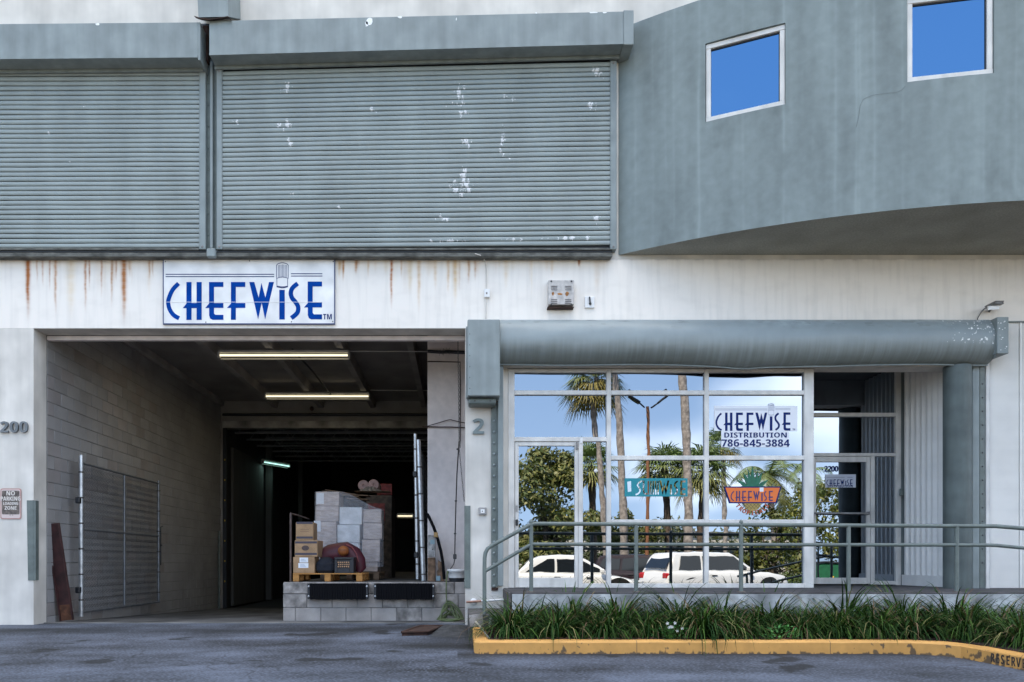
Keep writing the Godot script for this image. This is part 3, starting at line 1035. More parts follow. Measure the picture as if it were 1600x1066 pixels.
	piece("right_wall", boxed(Vector3(7, -0.5, -26), Vector3(7.3, 6.9, -2.4)), rd, room)
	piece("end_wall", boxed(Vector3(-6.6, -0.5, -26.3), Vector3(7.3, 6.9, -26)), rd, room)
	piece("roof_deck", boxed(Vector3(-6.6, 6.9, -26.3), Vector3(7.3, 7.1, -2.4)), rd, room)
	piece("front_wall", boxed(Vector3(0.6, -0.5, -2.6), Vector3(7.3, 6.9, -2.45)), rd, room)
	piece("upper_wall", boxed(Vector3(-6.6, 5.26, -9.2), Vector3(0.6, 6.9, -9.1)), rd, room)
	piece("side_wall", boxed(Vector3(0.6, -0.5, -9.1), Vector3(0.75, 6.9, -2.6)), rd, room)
	# sliding fire door standing open along the left wall
	piece("sliding_door", boxed(Vector3(-6.02, -0.25, -12.6), Vector3(-5.94, 3.95, -9.4), 0.01), mats["room_panel"], room)
	piece("door_post", boxed(Vector3(-5.98, -0.25, -13.2), Vector3(-5.8, 4.6, -13.0)), mats["room_panel"], room)
	piece("partition", boxed(Vector3(-5.5, -0.25, -15.8), Vector3(-5.35, 4.6, -15.6)), mats["room_panel"], room)
	# open web joists
	var jm: StandardMaterial3D = M("joist", Color(0.26, 0.27, 0.30), 0.6, [texs["blotch"], 0.5])
	for i in 6:
		var zj := -9.75 - i * 1.15
		var m := MB.new()
		m.box(Vector3(-6.0, 4.37, zj - 0.03), Vector3(6.9, 4.42, zj + 0.03))
		m.box(Vector3(-6.0, 4.80, zj - 0.03), Vector3(6.9, 4.85, zj + 0.03))
		for k in 22:
			var xa := -5.9 + k * 0.58
			m.tube([Vector3(xa, 4.42, zj), Vector3(xa + 0.29, 4.80, zj), Vector3(xa + 0.58, 4.42, zj)], 0.011, 5, false)
		piece("roof_joist", m, jm, room)
	piece("roof_plate", boxed(Vector3(-6.0, 4.87, -16), Vector3(6.9, 4.92, -9.3)), rd, room)
	# faint racking deep inside
	var rk := thing("storage_rack", "storage racking barely visible in the dark behind the wrapped stack", "rack")
	for x in [-0.95, 0.2]:
		piece("upright", boxed(Vector3(x, 0.585, -15.0), Vector3(x + 0.08, 3.2, -14.9)), mats["room_panel"], rk)
	for yy in [1.3, 2.1, 2.9]:
		piece("shelf", boxed(Vector3(-0.95, yy, -15.3), Vector3(0.3, yy + 0.08, -14.88)), mats["room_panel"], rk)
	for q in [[-0.8, 1.385, 0.3, 0.35, 0], [-0.35, 1.385, 0.35, 0.28, 1], [-0.7, 2.185, 0.5, 0.4, 2], [-0.85, 0.59, 0.4, 0.5, 3], [-0.3, 0.59, 0.35, 0.4, 4]]:
		var bx := piece("storage_box", boxed(Vector3(q[0], q[1], -15.2), Vector3(q[0] + q[2], q[1] + q[3], -14.9), 0.01), mats["cardboard"])
		tag(bx, "cardboard box on the %s of the racking in the dark warehouse" % ["lower shelf, left", "lower shelf, right", "middle shelf", "floor, left", "floor, right"][int(q[4])], "box", "boxes on the dark racking")


func slanted_slats(root: Node3D, xl: float, xr: float, yb: Vector2, yt: Vector2, z: float, count: int, mat: Material) -> void:
	var ribs := [[0.0, -0.020], [0.0, 0.004], [0.08, 0.012], [0.30, 0.017], [0.62, 0.017], [0.79, 0.012], [0.865, 0.0], [0.865, -0.020]]
	var lumps := FastNoiseLite.new()
	lumps.seed = 5
	lumps.frequency = 0.12
	for i in count:
		var m := MB.new()
		var f := func(k: int, right: bool) -> Vector3:
			var s: float = (i + ribs[k][0]) / count
			return Vector3(xr if right else xl, lerpf(yb.y, yt.y, s) if right else lerpf(yb.x, yt.x, s), z + ribs[k][1])
		for k in ribs.size() - 1:
			var s0: float = (i + ribs[k][0]) / count
			var s1: float = (i + ribs[k + 1][0]) / count
			for c in 20:
				var u0 := c / 20.0
				var u1 := (c + 1) / 20.0
				var d := func(kk: int, u: float) -> Vector3:     # a hand's worth of dents and sag
					var p: Vector3 = f.call(kk, false).lerp(f.call(kk, true), u)
					return p + Vector3(0, lumps.get_noise_2d(u * 30.0, i * 3.1) * 0.004 * (1.0 if c else 1.0), lumps.get_noise_2d(u * 22.0 + 80.0, i * 1.7) * 0.006)
				m.quad(d.call(k, u0), d.call(k, u1), d.call(k + 1, u1), d.call(k + 1, u0), Vector2(u0, 1 - s0), Vector2(u1, 1 - s0), Vector2(u1, 1 - s1), Vector2(u0, 1 - s1))
		piece("slat", m, mat, root)


func shutter_material(key: String, chips: Array, sd: int) -> StandardMaterial3D:
	# weathered paint; where it has flaked the white undercoat shows
	var w := 1024
	var h := 480
	var f := FastNoiseLite.new()
	f.seed = sd
	f.frequency = 0.10
	f.fractal_octaves = 3
	var g := FastNoiseLite.new()
	g.seed = sd + 1
	g.frequency = 0.008
	var data := PackedByteArray()
	data.resize(w * h * 3)
	for j in h:
		for i in w:
			var k := 0.93 + 0.07 * g.get_noise_2d(i * 1.0, j * 0.35) + 0.03 * f.get_noise_2d(i * 3.0, j * 3.0) + 0.03 * g.get_noise_2d(i * 0.15, j * 9.0)
			var o := (j * w + i) * 3
			data[o] = int(clampf(k, 0, 1) * 166)
			data[o + 1] = int(clampf(k, 0, 1) * 176)
			data[o + 2] = int(clampf(k, 0, 1) * 176)
	for q in chips:      # [u, v, half width, half height, amount]
		for j in range(maxi(0, int((q[1] - q[3] * 1.6) * h)), mini(h, int((q[1] + q[3] * 1.6) * h))):
			for i in range(maxi(0, int((q[0] - q[2] * 1.6) * w)), mini(w, int((q[0] + q[2] * 1.6) * w))):
				var d := Vector2((float(i) / w - q[0]) / q[2], (float(j) / h - q[1]) / q[3]).length()
				var s: float = f.get_noise_2d(i * 0.55, floorf(j / 13.0) * 7.0) * 0.9 + f.get_noise_2d(i * 1.3, j * 1.6) * 0.5 + q[4] * 0.60 - d * 0.95
				if s > 0.0:
					var o := (j * w + i) * 3
					data[o] = 236
					data[o + 1] = 236
					data[o + 2] = 238
				elif s > -0.06:
					var o := (j * w + i) * 3
					for c in 3:
						data[o + c] = data[o + c] * 4 / 5
	var m := image_material(key, Image.create_from_data(w, h, false, Image.FORMAT_RGB8, data), 0.5)
	m.albedo_color = lin(0.80, 0.80, 0.79)
	return m


func upper_shutters() -> void:
	var g: StandardMaterial3D = mats["grey_paint"]
	var z := 0.10
	var rchips := [[0.165, 0.10, 0.022, 0.05, 0.35], [0.165, 0.31, 0.028, 0.05, 0.52], [0.17, 0.42, 0.02, 0.06, 0.2], [0.035, 0.29, 0.02, 0.03, 0.15], [0.39, 0.24, 0.02, 0.05, 0.12], [0.61, 0.15, 0.02, 0.07, 0.45], [0.62, 0.27, 0.02, 0.04, 0.5], [0.60, 0.22, 0.04, 0.03, 0.12],
		[0.63, 0.43, 0.03, 0.07, 0.2], [0.625, 0.66, 0.022, 0.11, 0.62], [0.60, 0.67, 0.035, 0.07, 0.2], [0.72, 0.40, 0.012, 0.14, 0.35], [0.735, 0.50, 0.02, 0.03, 0.3], [0.74, 0.18, 0.03, 0.05, 0.16], [0.97, 0.06, 0.02, 0.05, 0.4], [0.95, 0.24, 0.02, 0.06, 0.12], [0.965, 0.86, 0.015, 0.08, 0.3], [0.58, 0.97, 0.09, 0.014, 0.35], [0.74, 0.965, 0.05, 0.012, 0.4], [0.90, 0.96, 0.08, 0.02, 0.42], [0.18, 0.70, 0.012, 0.03, 0.25], [0.30, 0.78, 0.02, 0.02, 0.1], [0.57, 0.84, 0.04, 0.03, 0.08]]
	var sets := [
		["grey roll-down shutter with scattered white paint flakes, left of the slate curved bay", 348.0, 953.0, Vector2(388, 383), Vector2(111, 96), rchips, 21],
		["grey roll-down shutter cut off by the left edge of the photo above the loading bay", -160.0, 312.0, Vector2(388, 387), Vector2(113, 111), [[0.565, 0.52, 0.012, 0.02, 0.35], [0.50, 0.35, 0.01, 0.02, 0.2], [0.62, 0.2, 0.015, 0.02, 0.15]], 31]]
	for s in sets:
		var root := thing("rolling_shutter", s[0], "shutter", Vector3.ZERO, "large upper shutters")
		var xl := X(s[1], z)
		var xr := X(s[2], z)
		slanted_slats(root, xl, xr, Vector2(Y(s[3].x, z), Y(s[3].y, z)), Vector2(Y(s[4].x, z), Y(s[4].y, z)), z, 37, shutter_material("shutter_paint_%d" % s[6], s[5], s[6]))
		piece("backing", boxed(Vector3(xl, Y(390, z), 0.0), Vector3(xr, Y(100, z) + 0.12, z - 0.029)), mats["black_steel"], root)
		for side in 2:
			var px: Array = [[s[1] - 9, s[1]], [s[2], s[2] + 10]][side]
			var gm := MB.new()
			gm.cbox(Vector3(X(px[0], z), Y(391, z), 0.002), Vector3(X(px[1], z), Y(108 if s[6] == 31 or side == 0 else 97, z), z + 0.035), 0.008)
			piece("guide_rail", gm, g, root)
			var bt := MB.new()
			for yy in [389.0, 115.0 if side == 0 or s[6] == 31 else 103.0]:
				bt.lathe([Vector2(0.018, 0), Vector2(0.014, 0.008), Vector2(0, 0.010)], Transform3D(Basis(Vector3.RIGHT, PI / 2), Vector3((X(px[0], z) + X(px[1], z)) * 0.5, Y(yy, z) + 0.02, z + 0.034)), 8)
			piece("bolt", bt, mats["grey_steel"], root)
		# bottom bar and its lock tab
		var bb := MB.new()
		bb.cbox(Vector3(xl, Y(391.5, z), 0.02), Vector3(xr, Y(388, z) - 0.002, z + 0.02), 0.005)
		piece("bottom_bar", bb, mats["dirty_ledge"], root)

	# housing boxes above, each a little out of level as in the photograph
	var boxes := [
		["long grey shutter housing with white chips above the flaking shutter", 327.0, 974.0, [[33.0, 18.0], [85.5, 68.0]], true],
		["grey shutter housing at the upper left beside the rusty gap", -160.0, 309.0, [[39.0, 35.0], [93.0, 89.0]], false]]
	var zf := 0.40
	for s in boxes:
		var root := thing("shutter_housing", s[0], "housing", Vector3.ZERO, "shutter housings")
		var x0 := X(s[1], zf)
		var x1 := X(s[2], zf)
		var t: Array = s[3][0]
		var u: Array = s[3][1]
		var m := MB.new()
		m.hexa([Vector3(x0, Y(u[0], zf), zf), Vector3(x1, Y(u[1], zf), zf), Vector3(x1, Y(u[1], zf), 0.004), Vector3(x0, Y(u[0], zf), 0.004),
			Vector3(x0, Y(t[0], zf), zf), Vector3(x1, Y(t[1], zf), zf), Vector3(x1, Y(t[1], zf), 0.004), Vector3(x0, Y(t[0], zf), 0.004)])
		piece("box", m, g, root)
		# folded lower lip and rear angle
		var lip := MB.new()
		var yl := Y(u[0], zf)
		var yr := Y(u[1], zf)
		lip.hexa([Vector3(x0, yl - 0.012, zf + 0.010), Vector3(x1, yr - 0.012, zf + 0.010), Vector3(x1, yr - 0.012, zf - 0.006), Vector3(x0, yl - 0.012, zf - 0.006),
			Vector3(x0, yl + 0.02, zf + 0.010), Vector3(x1, yr + 0.02, zf + 0.010), Vector3(x1, yr + 0.02, zf + 0.002), Vector3(x0, yl + 0.02, zf + 0.002)])
		piece("lip", lip, g, root)
		var ra := MB.new()
		ra.hexa([Vector3(x0, yl - 0.045, 0.16), Vector3(x1, yr - 0.045, 0.16), Vector3(x1, yr - 0.045, 0.13), Vector3(x0, yl - 0.045, 0.13),
			Vector3(x0, yl - 0.004, 0.16), Vector3(x1, yr - 0.004, 0.16), Vector3(x1, yr - 0.004, 0.13), Vector3(x0, yl - 0.004, 0.13)])
		piece("rear_angle", ra, g, root)
		if s[4]:
			var ep := MB.new()
			ep.cbox(Vector3(x1 + 0.002, Y(70.5, zf), 0.004), Vector3(X(990, zf), Y(16.5, zf), zf + 0.012), 0.006)
			piece("end_plate", ep, g, root)
			var fl := MB.new()
			var white := M("undercoat", Color(0.78, 0.78, 0.77), 0.7)
			for q in [[577, 34, 6, 8], [573, 38, 3, 5], [625, 27, 5, 2], [927, 19.5, 9, 1.6], [945, 19.8, 4, 1.4], [838, 20.5, 2, 1.4], [713, 30, 0.8, 3], [152, 38, 4, 2.5]]:
				var poly := PackedVector2Array()
				for k in 9:
					var a := TAU * k / 9.0
					var rr := rng.randf_range(0.55, 1.0)
					poly.append(Vector2(X(q[0], zf), Y(q[1] + (0.0 if q[0] > 300 else 0.0), zf)) + Vector2(cos(a) * q[2], sin(a) * q[3]) * rr / 112.5)
				fl.extrude(poly, zf + 0.0005, zf + 0.002)
			stuff(piece("bare_patches", fl, white, root))
		else:
			var ep2 := MB.new()
			ep2.cbox(Vector3(x1 + 0.002, Y(94, zf), 0.004), Vector3(x1 + 0.035, Y(35, zf), zf + 0.004), 0.004)
			piece("end_plate", ep2, g, root)

	# sill under both shutters
	var sl := thing("shutter_sill", "long grimy grey ledge under the two upper shutters", "ledge")
	var sm := MB.new()
	sm.cbox(Vector3(-16, Y(401.5, 0.14), 0.003), Vector3(X(957, 0.14), Y(394.5, 0.14), 0.14), 0.01)
	piece("ledge", sm, mats["dirty_ledge"], sl)
	var s2 := MB.new()
	s2.cbox(Vector3(-16, Y(394, 0.1), 0.003), Vector3(X(957, 0.1), Y(391.6, 0.1), 0.10), 0.004)
	piece("track", s2, mats["black_steel"], sl)

	# downpipe in the gap between the shutters, with its leader box above
	var dp := thing("downpipe", "grey downpipe with rusty gap between the two upper shutters", "pipe")
	piece("channel", boxed(Vector3(X(323, 0.06), Y(390, 0.06), 0.003), Vector3(X(338, 0.06), Y(92, 0.06), 0.06), 0.004), mats["grey_rail"], dp)
	piece("pipe", boxed(Vector3(X(327.5, 0.12), Y(388, 0.12), 0.062), Vector3(X(332, 0.12), Y(95, 0.12), 0.12), 0.01), g, dp)
	piece("shoe", boxed(Vector3(X(323, 0.20), Y(402, 0.20), 0.14), Vector3(X(336.5, 0.20), Y(388.5, 0.20), 0.22), 0.012), g, dp)
	piece("torn_liner", boxed(Vector3(X(315, 0.2), Y(92, 0.2), 0.004), Vector3(X(323.5, 0.2), Y(36, 0.2), 0.16), 0.006), mats["rust"], dp)
	piece("gap_back", boxed(Vector3(X(309, 0.05), Y(95, 0.05), 0.003), Vector3(X(328, 0.05), Y(34, 0.05), 0.012)), mats["black_steel"], dp)
	var rv := MB.new()
	for i in 8:
		rv.sphere(P(325.5, 130 + i * 34, 0.06), Vector3(0.012, 0.012, 0.008), Transform3D(), 4, 6)
	stuff(piece("rivets", rv, mats["grey_rail"], dp))
	var lb := thing("leader_box", "grey leader box with curled rusty bottom flap above the shutter gap", "rainwater box")
	var lm := MB.new()
	lm.hexa([P(310, 27, 0.42), P(357, 26, 0.42), P(376, 30, 0.004), P(318, 30, 0.004), P(307, -30, 0.42), P(354, -30, 0.42), P(374, -26, 0.004), P(315, -26, 0.004)])
	piece("box", lm, g, lb)
	var flp := MB.new()
	var crv := [[303, 24.5], [313, 28], [327, 29.5], [345, 27], [356, 25], [361, 31]]
	for i in crv.size() - 1:
		flp.quad(P(crv[i][0], crv[i][1], 0.46), P(crv[i + 1][0], crv[i + 1][1], 0.46), P(crv[i + 1][0] + 3, crv[i + 1][1] + 4, 0.15), P(crv[i][0] + 3, crv[i][1] + 4, 0.15))
		flp.quad(P(crv[i][0], crv[i][1] + 1.2, 0.46), P(crv[i + 1][0], crv[i + 1][1] + 1.2, 0.46), P(crv[i + 1][0], crv[i + 1][1], 0.46), P(crv[i][0], crv[i][1], 0.46))
	piece("curled_flap", flp, mats["rust"], lb)


func storefront_shutter() -> void:
	var g: StandardMaterial3D = mats["grey_paint"]
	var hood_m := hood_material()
	var h := thing("shutter_hood", "long rounded grey shutter hood with a dented lower lip over the shopfront", "hood")
	# half-round hood: profile of (y, z) swept along x with a dent near the middle
	var m := MB.new()
	var xs := []
	for i in 65:
		xs.append(lerpf(X(781, 0.2), X(1541, 0.1), i / 64.0))
	var prof := []
	for k in 19:
		var a := PI * 0.5 - PI * 0.94 * k / 18.0
		prof.append(Vector2(4.04 + 0.325 * sin(a), 0.03 + 0.30 * cos(a) ** 0.8 if cos(a) > 0.0 else 0.03))
	prof[0].y = 0.004
	var lumpy := FastNoiseLite.new()
	lumpy.seed = 77
	lumpy.frequency = 0.6
	var pt := func(i: int, k: int) -> Vector3:
		var x: float = xs[i]
		var q: Vector2 = prof[k]
		var low := smoothstep(0.45, 1.0, k / 18.0)
		var dent := (exp(-pow((x - 4.15) / 0.55, 2.0)) + 0.4 * exp(-pow((x - 5.0) / 0.5, 2.0))) * low
		var wav := lumpy.get_noise_2d(x * 1.6, k * 0.25) * 0.012
		return Vector3(x, q.x - dent * 0.05 + low * 0.006 * sin(x * 3.1), q.y + wav + dent * 0.02 * sin(x * 9.0))
	var nr := func(i: int, k: int) -> Vector3:
		var du: Vector3 = pt.call(mini(i + 1, 64), k) - pt.call(maxi(i - 1, 0), k)
		var dv: Vector3 = pt.call(i, mini(k + 1, 18)) - pt.call(i, maxi(k - 1, 0))
		return dv.cross(du).normalized()
	for i in 64:
		for k in 18:
			m.squad(pt.call(i, k + 1), pt.call(i + 1, k + 1), pt.call(i + 1, k), pt.call(i, k), nr.call(i, k + 1), nr.call(i + 1, k + 1), nr.call(i + 1, k), nr.call(i, k), Vector2(i / 64.0, (k + 1) / 18.0), Vector2((i + 1) / 64.0, (k + 1) / 18.0), Vector2((i + 1) / 64.0, k / 18.0), Vector2(i / 64.0, k / 18.0))
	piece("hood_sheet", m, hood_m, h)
	var lip := MB.new()
	var lp := []
	for i in 65:
		lp.append(pt.call(i, 18) + Vector3(0, -0.008, 0.012))
	lip.tube(lp, 0.012, 6)
	piece("lip", lip, g, h)
	# lighter scuffed repaint on the hood's top, and bare flecks at its right end
	var fk := MB.new()
	for i in 46:
		var px := 1500 + 60.0 * (1.0 - pow(rng.randf(), 1.7))
		var k := rng.randi_range(3, 10)
		var ix := clampi(int((X(px, 0.2) - xs[0]) / (xs[64] - xs[0]) * 64), 0, 63)
		var c: Vector3 = pt.call(ix, k)
		var nn: Vector3 = nr.call(ix, k)
		c.x = X(px, 0.3)
		if px > 1538:
			continue
		var s := rng.randf_range(0.004, 0.016)
		var up := nn.cross(Vector3.RIGHT).normalized()
		c += nn * 0.004
		fk.quad(c - Vector3.RIGHT * s - up * s, c + Vector3.RIGHT * s * 0.8 - up * s * 0.6, c + Vector3.RIGHT * s + up * s, c - Vector3.RIGHT * s * 0.7 + up * s * 0.8)
	stuff(piece("paint_flecks", fk, mats["undercoat"], h))
	# right end plate
	var ep := thing("hood_end_plate", "grey end plate at the right end of the rounded hood", "bracket")
	piece("plate", boxed(Vector3(X(1557, 0.34), Y(553, 0.34), 0.004), Vector3(X(1575, 0.34), Y(496, 0.34), 0.36), 0.006), g, ep)
	var wing := MB.new()
	wing.hexa([P(1541, 572, 0.04), P(1557, 556, 0.33), P(1557, 556, 0.31), P(1541, 572, 0.01), P(1543, 507, 0.04), P(1557, 498, 0.33), P(1557, 498, 0.31), P(1543, 507, 0.01)])
	piece("wing", wing, g, ep)
	var fk2 := MB.new()
	for i in 16:
		var c := P(rng.randf_range(1559, 1573), rng.randf_range(500, 548), 0.362)
		var s := rng.randf_range(0.003, 0.010)
		fk2.quad(c + Vector3(-s, -s, 0), c + Vector3(s, -s * 0.6, 0), c + Vector3(s * 0.7, s, 0), c + Vector3(-s, s * 0.5, 0))
	stuff(piece("paint_flecks", fk2, mats["undercoat"], ep))
	# operator box at the left end
	var ob := thing("operator_box", "tall riveted grey metal box on the white pillar at the left end of the hood", "box")
	piece("housing", boxed(Vector3(X(730.5, 0.40), Y(619, 0.40), 0.05), Vector3(X(781.5, 0.40), Y(499, 0.40), 0.40), 0.012), g, ob)
	piece("back_flange", boxed(Vector3(X(728, 0.02), Y(623, 0.02), 0.003), Vector3(X(742, 0.02), Y(511, 0.02), 0.048), 0.006), g, ob)
	piece("bottom_tray", boxed(Vector3(X(732, 0.28), Y(632, 0.28), 0.02), Vector3(X(775, 0.28), Y(622.5, 0.28), 0.30), 0.02), mats["grey_rail"], ob)
	var bolts := MB.new()
	for i in 6:
		bolts.sphere(P(734, 522 + i * 17, 0.40), Vector3(0.007, 0.007, 0.005), Transform3D(), 4, 6)
	for q in [742, 766]:
		bolts.sphere(P(q, 626.5, 0.30), Vector3(0.012, 0.012, 0.008), Transform3D(), 4, 6)
	stuff(piece("rivets", bolts, mats["screw"], ob))

	# riveted guide rails on both sides of the shopfront
	var gl := thing("guide_rail", "tall riveted grey shutter guide between the white pillar and the shopfront", "guide rail", Vector3.ZERO, "shopfront shutter guides")
	piece("angle", boxed(Vector3(X(767.5, 0.03), Y(918, 0.03), 0.003), Vector3(X(778, 0.03), Y(631, 0.03), 0.03), 0.004), mats["grey_rail"], gl)
	piece("channel", boxed(Vector3(X(778, 0.1) + 0.001, Y(916, 0.1), -0.2), Vector3(X(786.5, 0.1), Y(560, 0.1), 0.09), 0.006), g, gl)
	var rv := MB.new()
	for i in 16:
		rv.sphere(P(772, 658 + i * 17.2, 0.03), Vector3(0.021, 0.021, 0.016), Transform3D(), 5, 8)
	stuff(piece("rivets", rv, g, gl))
	piece("rust_foot", boxed(Vector3(X(768, 0.03), Y(923, 0.03), 0.003), Vector3(X(778, 0.03), Y(918.5, 0.03), 0.028), 0.003), mats["rust"], gl)
	var gr := thing("guide_rail", "grey shutter guide with flaked paint right of the round column", "guide rail", Vector3.ZERO, "shopfront shutter guides")
	piece("channel", boxed(Vector3(X(1520, 0.05), 0.52, -0.1), Vector3(X(1531, 0.05), Y(569, 0.05), 0.05), 0.006), g, gr)
	piece("angle", boxed(Vector3(X(1531, 0) + 0.002, 0.52, -0.2), Vector3(X(1540, 0), Y(560, 0), 0.0), 0.004), mats["grey_rail"], gr)
	piece("white_post", boxed(Vector3(X(1540, 0) + 0.002, 0.50, -0.2), Vector3(X(1546, 0), Y(560, 0), 0.012), 0.004), mats["white_trim"], gr)
	var rv2 := MB.new()
	for i in 14:
		rv2.sphere(P(1535.5, 600 + i * 21.5, 0.0), Vector3(0.012, 0.012, 0.01), Transform3D(), 5, 8)
	stuff(piece("rivets", rv2, mats["screw"], gr))

	# round column
	var cm := MB.new()
	cm.lathe([Vector2(0.18, 0.5), Vector2(0.18, 3.72)], Transform3D(Basis(), Vector3(7.20, 0, 0.0)), 32)
	tag(piece("round_column", cm, M("column_paint", Color(0.135, 0.165, 0.16), 0.6, [texs["streak"], Vector3(1.5, 0.15, 1.5)], [texs["blotch"], 0.8])), "round grey column between the folded white panels and the guide rail", "column")

	# folded accordion storm panels beside the entry, each blade its own
	var ap := thing("accordion_shutter", "folded white accordion storm panels beside the recessed entry door", "shutter")
	var a := Vector3(7.30, 0, -1.46)
	var b := Vector3(7.33, 0, -0.22)
	var n := 9
	var along := (b - a) / n
	var side := Vector3(-along.z, 0, along.x).normalized()
	if side.x > 0:
		side = -side
	for i in n:
		var p0 := a + along * i
		var q := MB.new()
		var pts := [[0.0, 0.0], [0.12, 0.0], [0.30, 0.05], [0.62, 0.05], [0.80, 0.0], [0.94, 0.0], [0.96, -0.02], [1.0, -0.02]]
		for k in pts.size() - 1:
			var u0: Vector3 = p0 + along * pts[k][0] + side * pts[k][1]
			var u1: Vector3 = p0 + along * pts[k + 1][0] + side * pts[k + 1][1]
			q.quad(u0 + Vector3(0, 0.56, 0), u1 + Vector3(0, 0.56, 0), u1 + Vector3(0, 4.15, 0), u0 + Vector3(0, 4.15, 0))
		piece("blade", q, mats["panel_white"], ap)
	var base := MB.new()
	base.quad(a + side * 0.07 + Vector3(0, 0.53, 0), b + side * 0.07 + Vector3(0, 0.53, 0), b + side * 0.07 + Vector3(0, 0.70, 0), a + side * 0.07 + Vector3(0, 0.70, 0))
	base.quad(a + side * 0.07 + Vector3(0, 0.70, 0), b + side * 0.07 + Vector3(0, 0.70, 0), b + Vector3(0, 0.70, 0), a + Vector3(0, 0.70, 0))
	piece("base_rail", base, mats["panel_white"], ap)
	var scr := MB.new()
	for i in 20:
		scr.sphere(a + along * 0.06 + side * 0.004 + Vector3(0, 0.75 + i * 0.155, 0), Vector3(0.010, 0.010, 0.010), Transform3D(), 4, 6)
	stuff(piece("screws", scr, mats["screw"], ap))
	piece("latch", boxed(a + side * 0.01 + Vector3(-0.10, 1.98, 0), a + side * 0.07 + Vector3(0.02, 2.10, 0.03), 0.01), mats["grey_rail"], ap)

	# white ribbed cladding at the far right, panel by panel
	var cl := thing("ribbed_cladding", "white ribbed metal cladding at the far right beside the guide rail", "cladding")
	var x := X(1546, 0) + 0.004
	for i in 7:
		var q := MB.new()
		var wd := 0.42
		var sub := 16
		for k in sub:
			var x0 := x + wd * k / sub
			var x1 := x + wd * (k + 1) / sub
			var xm := (x0 + x1) * 0.5
			var y0 := 0.53
			var y1 := Y(505, 0)
			q.quad(Vector3(x0, y0, 0.0), Vector3(xm, y0, 0.02), Vector3(xm, y1, 0.02), Vector3(x0, y1, 0.0))
			q.quad(Vector3(xm, y0, 0.02), Vector3(x1, y0, 0.0), Vector3(x1, y1, 0.0), Vector3(xm, y1, 0.02))
		q.box(Vector3(x + wd + 0.004, 0.53, 0.0), Vector3(x + wd + 0.022, Y(505, 0), 0.028))
		piece("panel", q, mats["panel_white"], cl)
		x += wd + 0.03
	piece("cap_flashing", boxed(Vector3(X(1546, 0), Y(505, 0), 0.003), Vector3(11, Y(503, 0), 0.04)), mats["grey_rail"], cl)


func hood_material() -> StandardMaterial3D:
	# weathered grey paint: rain streaks, grime and painted-in shade on the lower half, scuffed paler repaint on top, flaking at the right end
	var w := 1536
	var h := 128
	var f := FastNoiseLite.new()
	f.seed = 15
	f.frequency = 0.02
	f.fractal_octaves = 4
	var data := PackedByteArray()
	data.resize(w * h * 3)
	for j in h:
		var v := (j + 0.5) / h
		for i in w:
			var u := (i + 0.5) / w
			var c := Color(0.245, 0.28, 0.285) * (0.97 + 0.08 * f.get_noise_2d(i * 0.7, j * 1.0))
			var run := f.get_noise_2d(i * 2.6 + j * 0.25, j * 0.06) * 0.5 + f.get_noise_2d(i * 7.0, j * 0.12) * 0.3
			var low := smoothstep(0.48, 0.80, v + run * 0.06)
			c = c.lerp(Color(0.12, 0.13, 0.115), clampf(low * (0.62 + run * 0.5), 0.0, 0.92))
			# paler scuffs where it has been repainted
			var sc := exp(-pow((u - 0.60) / 0.085, 2.0)) * smoothstep(0.42, 0.18, v) + 0.6 * exp(-pow((u - 0.87) / 0.07, 2.0)) * smoothstep(0.5, 0.2, v)
			c = c.lerp(Color(0.36, 0.41, 0.42), clampf(sc * (0.35 + 1.3 * f.get_noise_2d(i * 0.8, j * 2.4 + 90.0)), 0.0, 0.75))
			c = c.lerp(Color(0.13, 0.15, 0.145), 0.5 * smoothstep(0.30, 0.45, f.get_noise_2d(i * 0.6 + 500.0, j * 3.0)) * smoothstep(0.45, 0.2, v))
			# flakes
			if u > 0.90 and v < 0.62 and f.get_noise_2d(i * 3.0, j * 5.0) > 0.50 - 0.17 * smoothstep(0.93, 1.0, u) - 0.12 * f.get_noise_2d(i * 0.5, j + 300.0):
				c = Color(0.72, 0.72, 0.70)
			c = c.linear_to_srgb()
			var o := (j * w + i) * 3
			data[o] = int(clampf(c.r, 0, 1) * 255)
			data[o + 1] = int(clampf(c.g, 0, 1) * 255)
			data[o + 2] = int(clampf(c.b, 0, 1) * 255)
	return image_material("hood_paint", Image.create_from_data(w, h, false, Image.FORMAT_RGB8, data), 0.42)


func stroke(path: Array, w: float) -> PackedVector2Array:     # a band of width w along a path of [x, y]
	var l := PackedVector2Array()
	var r := PackedVector2Array()
	for i in path.size():
		var a := Vector2(path[maxi(i - 1, 0)][0], path[maxi(i - 1, 0)][1])
		var b := Vector2(path[mini(i + 1, path.size() - 1)][0], path[mini(i + 1, path.size() - 1)][1])
		var d := (b - a).normalized()
		var m := Vector2(-d.y, d.x) * w * 0.5
		var p := Vector2(path[i][0], path[i][1])
		l.append(p + m)
		r.append(p - m)
	r.reverse()
	l.append_array(r)
	return l

func poly(a: Array) -> PackedVector2Array:
	var p := PackedVector2Array()
	for q in a:
		p.append(Vector2(q[0], q[1]))
	return p

func smooth_path(a: Array, n := 5) -> Array:
	var c := Curve2D.new()
	for i in a.size():
		var p := Vector2(a[i][0], a[i][1])
		var q := Vector2(a[maxi(i - 1, 0)][0], a[maxi(i - 1, 0)][1])
		var r := Vector2(a[mini(i + 1, a.size() - 1)][0], a[mini(i + 1, a.size() - 1)][1])
		c.add_point(p, (q - r) / 6.0, (r - q) / 6.0)
	var out := []
	for i in a.size() - 1:
		for k in n:
			var s := c.sample(i, float(k) / n)
			out.append([s.x, s.y])
	out.append(a[-1])
	return out

